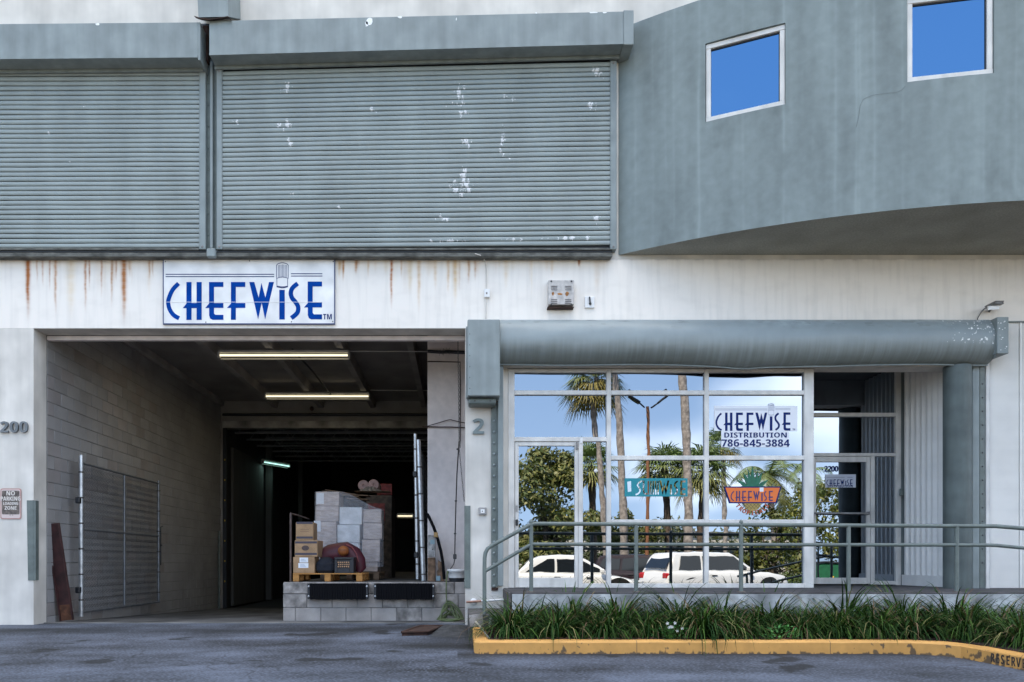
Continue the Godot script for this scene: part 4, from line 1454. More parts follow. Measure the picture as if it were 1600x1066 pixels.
# the art-deco lettering of the signs, in units where the sign panel is 52..1535 wide and 50..612 high (y down)
func deco_letters(thin := 1.0) -> Array:
	var e := [[448, 250], [572, 250], [572, 292], [491, 292], [491, 432], [572, 432], [572, 474], [491, 474], [491, 522], [503, 534], [572, 534], [572, 577], [480, 577], [458, 566], [449, 540], [449, 474], [416, 475], [448, 436]]
	var e2 := []
	for q in e:
		e2.append([q[0] + 855, q[1] - 4])
	return [
		["C", [stroke(smooth_path([[184, 262], [132, 318], [100, 390], [94, 430], [106, 485], [140, 535], [188, 564]]), 36.0 * thin)]],
		["H", [poly([[252, 250], [296, 250], [296, 432], [340, 432], [340, 250], [384, 250], [384, 578], [340, 578], [340, 476], [296, 476], [296, 578], [252, 578], [252, 476], [220, 476], [252, 438]])]],
		["E", [poly(e)]],
		["F", [poly([[638, 250], [762, 250], [762, 292], [680, 292], [680, 432], [762, 432], [762, 474], [680, 474], [680, 577], [638, 577], [638, 474], [604, 475], [638, 436]])]],
		["W", [poly([[797, 250], [840, 250], [878, 385], [902, 258], [936, 385], [968, 250], [1010, 250], [934, 572], [904, 430], [873, 572]])]],
		["I", [poly([[1057, 318], [1104, 318], [1104, 574], [1057, 574]])]],
		["S", [stroke(smooth_path([[1216, 262], [1172, 300], [1157, 340], [1166, 385], [1198, 425], [1220, 465], [1216, 510], [1190, 540], [1160, 562]]), 38.0 * thin)]],
		["E", [poly(e2)]]]

func lettering(parent: Node, mat: Material, at: Vector3, k: float, depth := 0.003, thin := 1.0) -> void:
	# «at» is where unit (793, 331), the panel's middle, stands; k metres per unit
	for l in deco_letters(thin):
		var m := MB.new()
		for p in l[1]:
			var q := PackedVector2Array()
			for v in p:
				q.append(Vector2((v.x - 793.0) * k, (331.0 - v.y) * k))
			m.extrude(q, 0.0, depth)
		piece("letter", m, mat, parent, Transform3D(Basis(), at))

func shaker(parent: Node, mat: Material, at: Vector3, k: float, depth := 0.002) -> void:
	var m := MB.new()
	var add := func(path: Array, w: float) -> void:
		var q := PackedVector2Array()
		for v in stroke(path, w):
			q.append(Vector2((v.x - 793.0) * k, (331.0 - v.y) * k))
		m.extrude(q, 0.0, depth)
	add.call(smooth_path([[1032, 108], [1045, 92], [1084, 83], [1122, 92], [1136, 108]]), 5.0)
	add.call([[1032, 106], [1032, 214]], 4.5)
	add.call([[1134, 106], [1134, 214]], 4.5)
	add.call(smooth_path([[1030, 222], [1050, 212], [1084, 207], [1118, 212], [1136, 222]]), 4.5)
	add.call([[1036, 222], [1036, 285]], 4.0)
	add.call([[1129, 222], [1129, 285]], 4.0)
	add.call(smooth_path([[1034, 284], [1084, 291], [1131, 284]]), 5.0)
	add.call(smooth_path([[1034, 290], [1084, 300], [1131, 290]]), 7.0)
	for i in 7:
		add.call([[1048 + i * 12, 98 - absf(i - 3) * -1.5], [1048 + i * 12, 206]], 3.6)
	piece("shaker_emblem", m, mat, parent, Transform3D(Basis(), at))

func rules(parent: Node, mat: Material, at: Vector3, k: float, depth := 0.002) -> void:
	var m := MB.new()
	for q in [[72, 1012, 183], [72, 1012, 203], [1158, 1430, 178], [1158, 1430, 198]]:
		m.box(Vector3((q[0] - 793) * k, (331 - q[2] - 3.5) * k, 0), Vector3((q[1] - 793) * k, (331 - q[2] + 3.5) * k, depth))
	piece("double_rule", m, mat, parent, Transform3D(Basis(), at))


func wall_fittings() -> void:
	# --- the large sign over the bay
	var z := 0.03
	var s := thing("shop_sign", "wide white sign with blue art-deco lettering above the loading bay", "sign")
	piece("panel", boxed(Vector3(X(255.5, z), Y(505.5, z), 0.004), Vector3(X(522, z), Y(405.5, z), z), 0.003), mats["sign_white"], s)
	var k := (X(522, z) - X(255.5, z)) / 1478.0
	var ctr := Vector3((X(255.5, z) + X(522, z)) * 0.5, (Y(505.5, z) + Y(405.5, z)) * 0.5, z + 0.0005)
	var fr := MB.new()
	for q in [[X(254.3, z), Y(507, z), X(523.2, z), Y(505.3, z)], [X(254.3, z), Y(405.5, z), X(523.2, z), Y(404.4, z)], [X(254.3, z), Y(505.3, z), X(255.6, z), Y(405.5, z)], [X(522, z), Y(505.3, z), X(523.2, z), Y(405.5, z)]]:
		fr.box(Vector3(q[0], q[1], 0.004), Vector3(q[2], q[3], z + 0.004))
	piece("border", fr, M("sign_border", Color(0.06, 0.075, 0.16), 0.5), s)
	lettering(s, mats["blue_print"], ctr, k)
	shaker(s, mats["navy_print"], ctr + Vector3(0, 0, 0.0005), k)
	rules(s, mats["navy_print"], ctr, k)
	piece("seam", boxed(Vector3(X(259, z), ctr.y + (331 - 425.5) * k, z), Vector3(X(504, z), ctr.y + (331 - 422.3) * k, z + 0.0037)), mats["sign_white"], s)
	words("trademark", "TM", 46 * k, mats["navy_print"], ctr + Vector3((1476 - 793) * k, (331 - 551) * k, 0.001), s, 0.86, 0.003, true)
	var sc := MB.new()
	for q in [[420, 598], [1162, 594], [1520, 592], [70, 72], [798, 66], [1525, 72]]:
		sc.sphere(ctr + Vector3((q[0] - 793) * k, (331 - q[1]) * k, 0.0), Vector3(0.009, 0.009, 0.006), Transform3D(), 4, 8)
	stuff(piece("screws", sc, mats["screw"], s))

	# --- house numbers and the parking sign on the left pillar
	var num_m := M("number_metal", Color(0.17, 0.18, 0.19), 0.45, [texs["blotch"], 2.0], null, 0.3)
	var nb := thing("house_number", "dark metal street number on the white wall at the far left", "house number")
	for i in 4:
		words("digit", "2200"[i], 0.155, num_m, P([-10.5, 6.5, 22.0, 37.0][i], 668, 0.025), nb, 1.12, 0.03)
	var n2 := piece("bay_number", boxed(Vector3.ZERO, Vector3(0.001, 0.001, 0.001)), num_m)
	remove_child(n2)
	n2.free()
	n2 = words("bay_number", "2", 0.215, M("number_grey", Color(0.20, 0.24, 0.235), 0.5, [texs["blotch"], 2.0]), P(747, 667, 0.02), self, 1.12, 0.035)
	tag(n2, "large grey number two on the white pillar below the grey metal box", "house number")
	var ps := thing("parking_sign", "faded red no parking loading zone sign on the left white pillar", "sign")
	var pw := X(33.5) - X(1.0)
	var ph := Y(763.5) - Y(811.5)
	var pc := P(17.2, 787.5, 0.0)
	var red := M("faded_red", Color(0.50, 0.27, 0.24), 0.5, [texs["blotch"], 2.5])
	var face := M("sign_brown", Color(0.17, 0.13, 0.11), 0.5, [texs["dirt"], 3.0])
	var bx := MB.new()
	bx.extrude(rounded(pw, ph, 0.03), 0.004, 0.010)
	piece("plate", bx, red, ps, Transform3D(Basis(), pc))
	bx = MB.new()
	bx.extrude(rounded(pw - 0.03, ph - 0.03, 0.022), 0.0, 0.0015)
	piece("pale_rim", bx, M("sign_rim", Color(0.60, 0.48, 0.45), 0.5), ps, Transform3D(Basis(), pc + Vector3(0, 0, 0.010)))
	bx = MB.new()
	bx.extrude(rounded(pw - 0.046, ph - 0.10, 0.016), 0.0, 0.0015)
	piece("field", bx, face, ps, Transform3D(Basis(), pc + Vector3(0, 0.018, 0.0115)))
	var pale := M("sign_letters", Color(0.66, 0.60, 0.55), 0.5)
	var ly := [[0.150, "NO", 0.062], [0.073, "PARKING", 0.058], [0.004, "LOADING", 0.040], [-0.062, "ZONE", 0.050]]
	for q in ly:
		words("lettering", q[1], q[2], pale, pc + Vector3(0, q[0], 0.0145), ps, [1.0, 0.82, 0.88, 0.95][ly.find(q)], 0.003)
	words("lettering", "<  >", 0.022, face, pc + Vector3(0.01, -0.165, 0.0135), ps, 1.2, 0.002)

	# --- steel corner guards
	var gl := thing("corner_guard", "grey steel corner guard low on the left pillar edge", "corner guard", Vector3.ZERO, "pillar corner guards")
	var m := MB.new()
	m.hexa([P(43.5, 907, 0.012), P(55.5, 907, 0.012), P(55.5, 907, 0.002), P(43.5, 907, 0.002), P(41.5, 782, 0.012), P(55.5, 782, 0.012), P(55.5, 782, 0.002), P(41.5, 782, 0.002)])
	m.box(Vector3(-6.107, Y(907), -0.12), Vector3(-6.099, Y(782), 0.012))
	piece("angle", m, mats["grey_rail"], gl)
	var gr := thing("corner_guard", "grey steel corner guard on the white pillar edge under the number", "corner guard", Vector3.ZERO, "pillar corner guards")
	m = MB.new()
	m.box(P(727, 919.5, 0.002), P(735, 790.5, 0.012))
	m.box(Vector3(0.098, Y(919.5), -0.12), Vector3(0.108, Y(790.5), 0.012))
	piece("angle", m, mats["grey_rail"], gr)

	# --- small fittings
	var rb := thing("louvred_box", "rust-stained white louvred metal box on the wall above the hood", "alarm box")
	piece("case", boxed(P(855.5, 480, 0.003), P(897, 437.5, 0.11), 0.008), M("rusty_white", Color(0.68, 0.64, 0.61), 0.6, [texs["blotch"], 3.0], [texs["soft"], 2.0]), rb)
	var lv := MB.new()
	for cx in [866, 888]:
		for cy in [447, 468]:
			for i in 3:
				lv.cbox(P(cx - 5, cy + i * 2.8 + 0.9, 0.11), P(cx + 5, cy + i * 2.8 - 0.4, 0.118), 0.002)
	stuff(piece("louvres", lv, M("louvre_dark", Color(0.14, 0.13, 0.14), 0.6), rb))
	for q in [[861.5, 439.5], [893, 439.5], [861.5, 476], [893, 476]]:
		var kn := MB.new()
		kn.sphere(P(q[0], q[1], 0.112), Vector3(0.014, 0.014, 0.010), Transform3D(), 5, 10)
		piece("screw_cap", kn, mats["screw"], rb)
	for q in [[886, 459, 3.4, 4.5], [875, 459.5, 4.5, 2.2], [864, 459, 2.2, 3.4]]:
		var pm := MB.new()
		var pl := PackedVector2Array()
		for i in 10:
			var a := TAU * i / 10
			pl.append(Vector2(cos(a) * q[2], sin(a) * q[3]) * rng.randf_range(0.7, 1.0) / 108.0)
		pm.extrude(pl, 0.0, 0.0012)
		piece("rust_patch", pm, M("rust_orange", Color(0.52, 0.23, 0.07), 0.85, [texs["dirt"], 4.0]), rb, Transform3D(Basis(), P(q[0], q[1], 0.1102)))
	piece("bottom_flange", boxed(P(855, 483, 0.003), P(896, 481, 0.10), 0.004), mats["rust"], rb)
	var wl := thing("wall_sensor", "small white wall plate with a short black aerial beside the louvred box", "sensor")
	piece("plate", boxed(P(913.5, 482, 0.003), P(929, 463, 0.03), 0.006), mats["plastic_white"], wl)
	var ae := MB.new()
	ae.tube([P(922.3, 474, 0.05), P(921.2, 464, 0.05)], 0.012, 6)
	ae.sphere(P(922.4, 474.5, 0.04), Vector3(0.02, 0.02, 0.02), Transform3D(), 5, 8)
	piece("aerial", ae, mats["screw"], wl)
	var cj := thing("conduit", "thin white conduit with a small junction box above the grey operator box", "conduit")
	var tb := MB.new()
	var cp := [P(742, 396.5, 0.15), P(750, 399, 0.15), P(756, 404, 0.06), P(759, 414, 0.02), P(760, 430, 0.016), P(760, 452, 0.016)]
	tb.tube(cp, 0.007, 6)
	tb.tube([P(759.5, 466, 0.016), P(759, 498, 0.016)], 0.008, 6)
	piece("pipe", tb, mats["white_wall"], cj)
	piece("junction_box", boxed(P(756.5, 466, 0.003), P(765.5, 451.5, 0.05), 0.006), mats["plastic_white"], cj)
	var kt := MB.new()
	kt.sphere(P(760.5, 458, 0.05), Vector3(0.012, 0.016, 0.012), Transform3D(), 5, 8)
	piece("toggle", kt, mats["grey_steel"], cj)
	var db := thing("key_switch", "small square grey key switch on the white pillar beside the corner guard", "switch")
	piece("case", boxed(P(747.5, 805, 0.003), P(760.5, 793, 0.045), 0.008), mats["grey_steel"], db)
	piece("face_plate", boxed(P(751, 802, 0.046), P(757.2, 796, 0.05), 0.002), mats["plastic_white"], db)
	var ks := MB.new()
	ks.sphere(P(753.7, 799, 0.05), Vector3(0.008, 0.010, 0.004), Transform3D(), 4, 8)
	piece("keyhole", ks, mats["screw"], db)
	var fl := thing("flood_light", "small white flood light with a trailing wire above the hood's right end", "lamp")
	var fm := MB.new()
	fm.hexa([P(1544, 484.5, 0.26), P(1561, 483, 0.26), P(1565, 480, 0.10), P(1542, 481, 0.10), P(1545, 478.5, 0.26), P(1563, 477, 0.26), P(1566, 475.5, 0.10), P(1543, 478.5, 0.10)])
	piece("head", fm, mats["plastic_white"], fl)
	piece("visor", boxed(P(1541.5, 478, 0.10), P(1566, 475.2, 0.30), 0.004), mats["grey_steel"], fl)
	var br := MB.new()
	br.tube([P(1546, 487, 0.003), P(1548, 484, 0.10)], 0.014, 6)
	br.sphere(P(1546, 485.5, 0.2), Vector3(0.014, 0.014, 0.012), Transform3D(), 5, 8)
	piece("bracket", br, mats["screw"], fl)
	var wr := MB.new()
	wr.tube([P(1541, 480, 0.08), P(1534, 487, 0.02), P(1528, 497, 0.012), P(1527, 503, 0.012)], 0.006, 5)
	piece("wire", wr, mats["screw"], fl)

	window_signs()


func rounded(w: float, h: float, r: float) -> PackedVector2Array:
	var p := PackedVector2Array()
	for c in [[1, -1, -90], [1, 1, 0], [-1, 1, 90], [-1, -1, 180]]:
		for k in 5:
			var a := deg_to_rad(c[2] + k * 22.5)
			p.append(Vector2(c[0] * (w * 0.5 - r) + cos(a) * r, c[1] * (h * 0.5 - r) + sin(a) * r))
	return p


func window_signs() -> void:
	var z := -0.138
	# --- white sticker with phone number, upper right window
	var s := thing("window_sticker", "white window sticker with navy deco lettering and a phone number", "window sign")
	var white := M("sticker_white", Color(0.72, 0.73, 0.78), 0.3)
	var sm := MB.new()
	sm.box(P(1116, 673.5, z - 0.002), P(1246, 634.5, z))
	sm.box(P(1127, 699, z - 0.0025), P(1233, 673.6, z - 0.0005))
	piece("backing", sm, white, s)
	var k := (X(1238, z) - X(1118, z)) / 1410.0
	var c := Vector3(X(1180, z), Y(652.0, z), z + 0.0004)
	lettering(s, mats["navy_print"], c, k * 1.02, 0.0015, 0.9)
	rules(s, M("print_grey", Color(0.30, 0.32, 0.42), 0.4), c, k * 1.02, 0.001)
	shaker(s, M("print_grey", Color(0.30, 0.32, 0.42), 0.4), c, k * 1.02, 0.001)
	words("lettering", "DISTRIBUTION", 0.072, mats["navy_print"], Vector3(X(1180.5, z), Y(680.2, z), z + 0.002), s, 1.32, 0.002)
	words("lettering", "786-845-3884", 0.104, mats["navy_print"], Vector3(X(1180.5, z), Y(692.8, z), z + 0.002), s, 1.12, 0.002)
	words("trademark", "TM", 0.022, mats["navy_print"], Vector3(X(1240.5, z), Y(671, z), z + 0.002), s, 1.0, 0.002, false)

	# --- teal panel with clear cut-out lettering
	var t := thing("window_sticker", "teal window sticker with cut-out lettering in the middle window", "window sign")
	piece("backing", boxed(P(976, 776, z - 0.002), P(1074.5, 747.5, z)), M("teal_print", Color(0.0, 0.22, 0.27), 0.35), t)
	var g: StandardMaterial3D = mats["glass"]
	var u := (EYE.z - z) / FOCAL
	var o := P(1025, 762, z)
	var glyph := func(p: PackedVector2Array) -> void:
		var q := PackedVector2Array()
		for v in p:
			q.append(Vector2((v.x - 1025.0) * u, (762.0 - v.y) * u))
		var gm := MB.new()
		gm.extrude(q, 0.0, 0.0012)
		piece("cut_out_letter", gm, g, t, Transform3D(Basis(), o + Vector3(0, 0, 0.0003)))
	glyph.call(poly([[980, 753], [986, 752], [986.5, 768], [981, 769]]))
	glyph.call(stroke(smooth_path([[1004, 751.5], [999, 754], [996, 758], [999, 763], [1000, 768], [996.5, 772], [993, 773]]), 2.4))
	glyph.call(stroke(smooth_path([[1006, 751], [1005.5, 766], [1007, 771], [1011, 772]]), 2.4))
	for i in 5:
		glyph.call(poly([[1012 + i * 3.8, 752], [1014.3 + i * 3.8, 751.5], [1014.3 + i * 3.8, 773], [1012 + i * 3.8, 773]]))
	glyph.call(poly([[1030, 751], [1033, 751], [1036, 764], [1038, 753], [1040, 764], [1043, 751], [1046, 751], [1040.5, 774], [1038, 764], [1035.5, 774]]))
	glyph.call(poly([[1047, 757], [1050, 757], [1050, 773], [1047, 773]]))
	glyph.call(stroke(smooth_path([[1059, 752], [1055.5, 755], [1054.5, 759], [1057.5, 764], [1058, 769], [1054, 773]]), 2.6))
	glyph.call(poly([[1063, 751], [1071, 751], [1071, 754], [1066, 754], [1066, 763], [1071, 763], [1071, 766], [1066, 766], [1066, 771], [1071, 771], [1071, 774], [1063, 774]]))

	# --- orange sticker with a pineapple
	var p := thing("window_sticker", "orange and navy window sticker with a pineapple behind it", "window sign")
	var trap := func(d: float) -> PackedVector2Array: return poly([[1133 - d * 1.4, 762 - d], [1219 + d * 1.4, 762 - d], [1212 + d, 785.0 + d], [1141 - d, 785.0 + d]])
	var place := func(pl: PackedVector2Array, z0: float, z1: float, mat: Material, called: String) -> void:
		var q := PackedVector2Array()
		for v in pl:
			q.append(Vector2((v.x - 1176.0) * u, (775.0 - v.y) * u))
		var gm := MB.new()
		gm.extrude(q, z0, z1)
		piece(called, gm, mat, p, Transform3D(Basis(), P(1176, 775, z)))
	var green := M("print_green", Color(0.0, 0.14, 0.075), 0.4, [texs["blotch"], 4.0])
	for q in [[1176, 763, 0, 34, 7], [1172, 763, -0.35, 28, 6.5], [1181, 763, 0.35, 28, 6.5], [1169, 764, -0.75, 24, 6], [1184, 764, 0.75, 24, 6], [1168, 765, -1.15, 18, 5.5], [1185, 765, 1.15, 18, 5.5], [1174, 764, -0.15, 31, 5], [1179, 764, 0.18, 30, 5]]:
		var d := Vector2(sin(q[2]), -cos(q[2]))
		var sd := Vector2(-d.y, d.x)
		var a := Vector2(q[0], q[1])
		var tip: Vector2 = a + d * q[3] + Vector2(sin(q[2]) * 2.0, absf(q[2]) * 4.0)
		place.call(PackedVector2Array([a - sd * q[4] * 0.35, a + d * q[3] * 0.45 - sd * q[4] * 0.5, tip, a + d * q[3] * 0.45 + sd * q[4] * 0.5, a + sd * q[4] * 0.35]), -0.001, 0.0002 + 0.0002 * q[4], green, "leaf")
	var oval := PackedVector2Array()
	for i in 24:
		oval.append(Vector2(1176 + 13 * cos(TAU * i / 24), 787 + 11.5 * sin(TAU * i / 24)))
	place.call(oval, -0.001, 0.0012, M("print_ochre", Color(0.36, 0.24, 0.06), 0.4), "fruit")
	for i in 5:
		for sgn in [-1, 1]:
			var cx := 1176.0 + (i - 2) * 5.5
			place.call(stroke([[cx - sgn * 6, 785.5], [cx + sgn * 4, 796.5 - absf(i - 2) * 1.2]], 0.7), 0.0, 0.0018, M("print_olive", Color(0.09, 0.085, 0.03), 0.4), "fruit_line")
	place.call(trap.call(1.6), 0.0, 0.0022, mats["navy_print"], "border")
	place.call(trap.call(-0.3), 0.0, 0.0028, M("print_orange", Color(0.72, 0.155, 0.022), 0.4), "field")
	var k3 := (X(1209, z) - X(1141, z)) / 1390.0
	lettering(p, M("print_purple", Color(0.045, 0.02, 0.11), 0.4), P(1176.5, 775.2, z) + Vector3(0, 0.036, 0.003), k3 * 1.0, 0.0012, 0.95)
	place.call(poly([[1187, 762], [1193, 762], [1193, 768.5], [1187, 768.5]]), 0.0, 0.0036, white, "shaker_emblem")
	var arc := "TROPICALS"
	for i in 9:
		var a := lerpf(-0.98, 0.98, i / 8.0)
		var px := 1176 + 27 * sin(a)
		var py := 776 + 26 * cos(a)
		words("lettering", arc[i], 0.062, M("print_rust", Color(0.42, 0.075, 0.025), 0.4), Vector3(X(px, z), Y(py, z), z + 0.002), p, 1.0, 0.002, true, Basis(Vector3.BACK, a * 0.95))

	# --- the entry door's sticker and number
	var ze := -1.538
	var e := thing("window_sticker", "small white sticker with navy deco lettering on the recessed entry door", "window sign")
	piece("backing", boxed(P(1289.5, 762, ze - 0.002), P(1337.5, 741.5, ze)), M("sticker_grey", Color(0.50, 0.52, 0.60), 0.4), e)
	var ke := (X(1334, ze) - X(1291, ze)) / 1420.0
	lettering(e, mats["navy_print"], Vector3(X(1313, ze), Y(751.8, ze), ze + 0.0005), ke, 0.001, 0.9)
	rules(e, mats["navy_print"], Vector3(X(1313, ze), Y(750.5, ze), ze + 0.0004), ke, 0.0008)
	words("lettering", "DISTRIBUTION", 0.034, mats["navy_print"], Vector3(X(1313, ze), Y(760, ze), ze + 0.001), e, 1.25, 0.001)
	var en := thing("door_number", "navy street number on the glass of the recessed entry door", "house number")
	for i in 4:
		words("digit", "2200"[i], 0.090, mats["navy_print"], Vector3(X(1291.0 + i * 5.5, ze), Y(733, ze), ze + 0.001), en, 0.88, 0.002)


func rails_and_planter() -> void:
	# --- raised walkway with its white riser
	var w := struct("walkway", boxed(Vector3(0.66, -0.4, -2.6), Vector3(16, 0.525, 1.58), 0.008), mats["walkway"])
	piece("riser", boxed(Vector3(0.672, -0.4, 1.581), Vector3(16, 0.505, 1.592), 0.002), M("riser_white", Color(0.62, 0.64, 0.66), 0.8, [texs["dirt"], 0.6], [texs["streak"], Vector3(1.0, 0.2, 1.0)]), w)
	piece("edge", boxed(Vector3(0.64, 0.40, 0.2), Vector3(0.6595, 0.523, 1.59), 0.004), mats["kerb_stone"], w)
	var st := struct("step", boxed(Vector3(0.14, -0.3, 0.25), Vector3(0.635, 0.255, 1.57), 0.012), mats["kerb_stone"])
	st.set_meta("label", "dark concrete step at the left end of the walkway")

	# --- pipe railing along the walkway
	var z := 1.46
	var r := thing("pipe_railing", "grey two-rail pipe railing along the front of the walkway", "railing")
	var rm: StandardMaterial3D = mats["grey_rail"]
	var top := 1.398
	var mid := Y(849.5, z)
	var m := MB.new()
	var pts := [Vector3(X(757, z), 0.25, z)]
	pts.append(P(757, 885, z))
	pts.append(P(757.3, 872, z))
	pts.append(P(758.5, 864, z))
	pts.append(P(762, 857.5, z))
	pts.append(P(768, 853, z))
	pts.append(P(826, 821.5, z))
	pts.append(P(831, 819.5, z))
	pts.append(P(838, 818.5, z))
	pts.append(Vector3(X(1557, z), Y(822.5, z), z))
	pts.append(Vector3(X(1600, z), Y(826, z), z))
	pts.append(Vector3(X(2000, z), Y(872, z), z))
	m.tube(pts, 0.026, 10)
	piece("handrail", m, rm, r)
	m = MB.new()
	m.tube([P(757.5, 893, z), P(826, 853, z), P(833, 850.5, z), Vector3(X(1540, z), Y(852, z), z), Vector3(X(1557, z), Y(852.5, z), z), Vector3(X(1600, z), Y(856.5, z), z), Vector3(X(2000, z), Y(905, z), z)], 0.023, 10)
	piece("mid_rail", m, rm, r)
	for px in [830, 994, 1158, 1326, 1495, 1660]:
		m = MB.new()
		m.tube([Vector3(X(px, z), 0.50 if px < 1600 else 0.4, z), Vector3(X(px, z), Y(819.5 + (px - 830) * 0.0045 if px < 1600 else 830.0, z), z)], 0.026, 10)
		if px == 830 or px == 1158:
			m.sphere(P(px, 816 + (px - 830) * 0.003, z), Vector3(0.027, 0.036, 0.027), Transform3D(), 6, 10)
		piece("post", m, rm, r)
		var fl := MB.new()
		fl.lathe([Vector2(0.055, 0.524), Vector2(0.055, 0.532), Vector2(0.03, 0.536)], Transform3D(Basis(), Vector3(X(px, z), 0, z)), 14)
		piece("foot_flange", fl, M("flange_rust", Color(0.16, 0.13, 0.11), 0.8, [texs["dirt"], 3.0]), r)
	# second flight of the ramp, out to the right: the shop windows mirror its rails
	var r2 := thing("pipe_railing", "sloping grey ramp rails mirrored in the lower right shop window", "railing")
	for q in [[0.60, 1.38], [0.30, 1.08]]:
		m = MB.new()
		m.tube([Vector3(5.9, q[0], 4.9), Vector3(9.2, q[1], 4.9)], 0.024, 8)
		piece("rail", m, rm, r2)
	for xx in [6.1, 7.5, 8.9]:
		m = MB.new()
		m.tube([Vector3(xx, -0.2, 4.9), Vector3(xx, 0.62 + (xx - 5.9) * 0.236, 4.9)], 0.024, 8)
		piece("post", m, rm, r2)

	# --- yellow kerb round the planting bed, laid in lengths
	var kp := [Vector2(0.185, 1.60), Vector2(0.175, 2.90), Vector2(0.23, 2.96), Vector2(1.2, 2.955), Vector2(2.3, 2.95), Vector2(3.5, 2.95), Vector2(4.55, 2.96), Vector2(4.85, 3.0), Vector2(5.04, 3.10), Vector2(5.14, 3.26), Vector2(5.18, 3.55), Vector2(5.225, 4.05), Vector2(5.32, 5.2), Vector2(5.42, 6.6)]
	var km := MB.new()
	var wide := 0.16
	var prof := [[0.0, -0.08], [0.0, 0.118], [0.022, 0.138], [0.135, 0.140], [wide, 0.125], [wide, -0.05]]
	var fnz := FastNoiseLite.new()
	fnz.seed = 9
	fnz.frequency = 1.4
	var dense := []
	for i in kp.size() - 1:
		var n := maxi(1, int(kp[i].distance_to(kp[i + 1]) / 0.09))
		for k in n:
			dense.append(kp[i].lerp(kp[i + 1], float(k) / n))
	dense.append(kp[-1])
	var run := 0.0
	var rows := []
	for i in dense.size():
		var d: Vector2 = (dense[mini(i + 1, dense.size() - 1)] - dense[maxi(i - 1, 0)]).normalized()
		var inward := Vector2(d.y, -d.x)
		if i:
			run += dense[i].distance_to(dense[i - 1])
		var ring := []
		for q in prof:
			var h: Vector2 = dense[i] + inward * q[0]
			var wob := fnz.get_noise_2d(run * 2.0, q[0] * 20.0) * 0.006
			ring.append(Vector3(h.x, ground_y(dense[i].y) + q[1] + (wob if q[1] > 0.05 else 0.0), h.y) )
		rows.append([ring, run])
	for i in rows.size() - 1:
		for k in prof.size() - 1:
			var a: Vector3 = rows[i][0][k]
			var b: Vector3 = rows[i + 1][0][k]
			var d: Vector3 = rows[i + 1][0][k + 1]
			var e: Vector3 = rows[i][0][k + 1]
			var v0 := 1.0 - k / 5.0
			var v1 := 1.0 - (k + 1) / 5.0
			m = km
			m.quad(a, b, d, e, Vector2(rows[i][1] / run, v0), Vector2(rows[i + 1][1] / run, v0), Vector2(rows[i + 1][1] / run, v1), Vector2(rows[i][1] / run, v1))
	var kerb := struct("kerb", km, kerb_material(run))
	# stencilled word on the kerb's side that faces left
	var bas := Basis(Vector3(0.088, 0, 1.0).normalized(), Vector3.UP, Vector3(-1.0, 0, 0.088).normalized())
	var stencil := M("stencil", Color(0.04, 0.03, 0.025), 0.8, [texs["blotch"], 3.0])
	for i in 8:
		var zz := 3.66 + i * 0.062
		words("stencil_letter", "RESERVED"[i], 0.085, stencil, Vector3(5.18 + (zz - 3.55) * 0.09 - 0.001, ground_y(zz) + 0.062, zz), kerb, 0.72, 0.004, true, bas)
	# soil
	var soil := MB.new()
	soil.box(Vector3(0.32, -0.4, 1.594), Vector3(16, 0.055, 2.84))
	soil.box(Vector3(5.40, -0.4, 2.842), Vector3(16, 0.045, 6.6))
	struct("planting_bed", soil, mats["soil"])
	planting()
	# odds and ends at the bed's left corner
	var tr := thing("broken_tile", "pale broken stick and rubble at the left corner of the yellow kerb", "rubble")
	m = MB.new()
	m.tube([P(743, 972, 2.1), P(752, 981, 2.3), P(765, 999, 2.6)], [0.014, 0.012, 0.010], 6)
	piece("stick", m, M("pale_wood", Color(0.52, 0.46, 0.38), 0.8, [texs["grain"], 4.0]), tr)
	m = MB.new()
	m.cbox(P(742, 976, 1.95), P(751, 969, 1.85), 0.012, Transform3D(Basis(Vector3.BACK, 0.1), Vector3.ZERO))
	piece("chunk", m, mats["dock_block_pale"], tr)
	m = MB.new()
	m.tube([P(766, 980, 1.8), P(766, 966, 1.8)], [0.022, 0.010], 8)
	piece("bottle", m, mats["plastic_white"], tr)
	var pp := thing("copper_pipe", "short copper-coloured pipe end sticking out of the pillar behind the railing", "pipe")
	m = MB.new()
	m.tube([P(728.5, 941, 0.05), P(752, 939.5, 0.05)], 0.016, 8)
	piece("tube", m, M("copper", Color(0.42, 0.22, 0.15), 0.6, [texs["blotch"], 3.0]), pp)
	m = MB.new()
	m.tube([P(752, 939.5, 0.05), P(788, 937, 0.05)], 0.014, 8)
	piece("white_end", m, mats["plastic_white"], pp)
	m = MB.new()
	m.lathe([Vector2(0.014, 0), Vector2(0.05, 0.0), Vector2(0.05, 0.02), Vector2(0.018, 0.022)], Transform3D(Basis(Vector3.RIGHT, PI / 2), P(740, 940.3, 0.002)), 10)
	piece("wall_flange", m, mats["plastic_white"], pp)


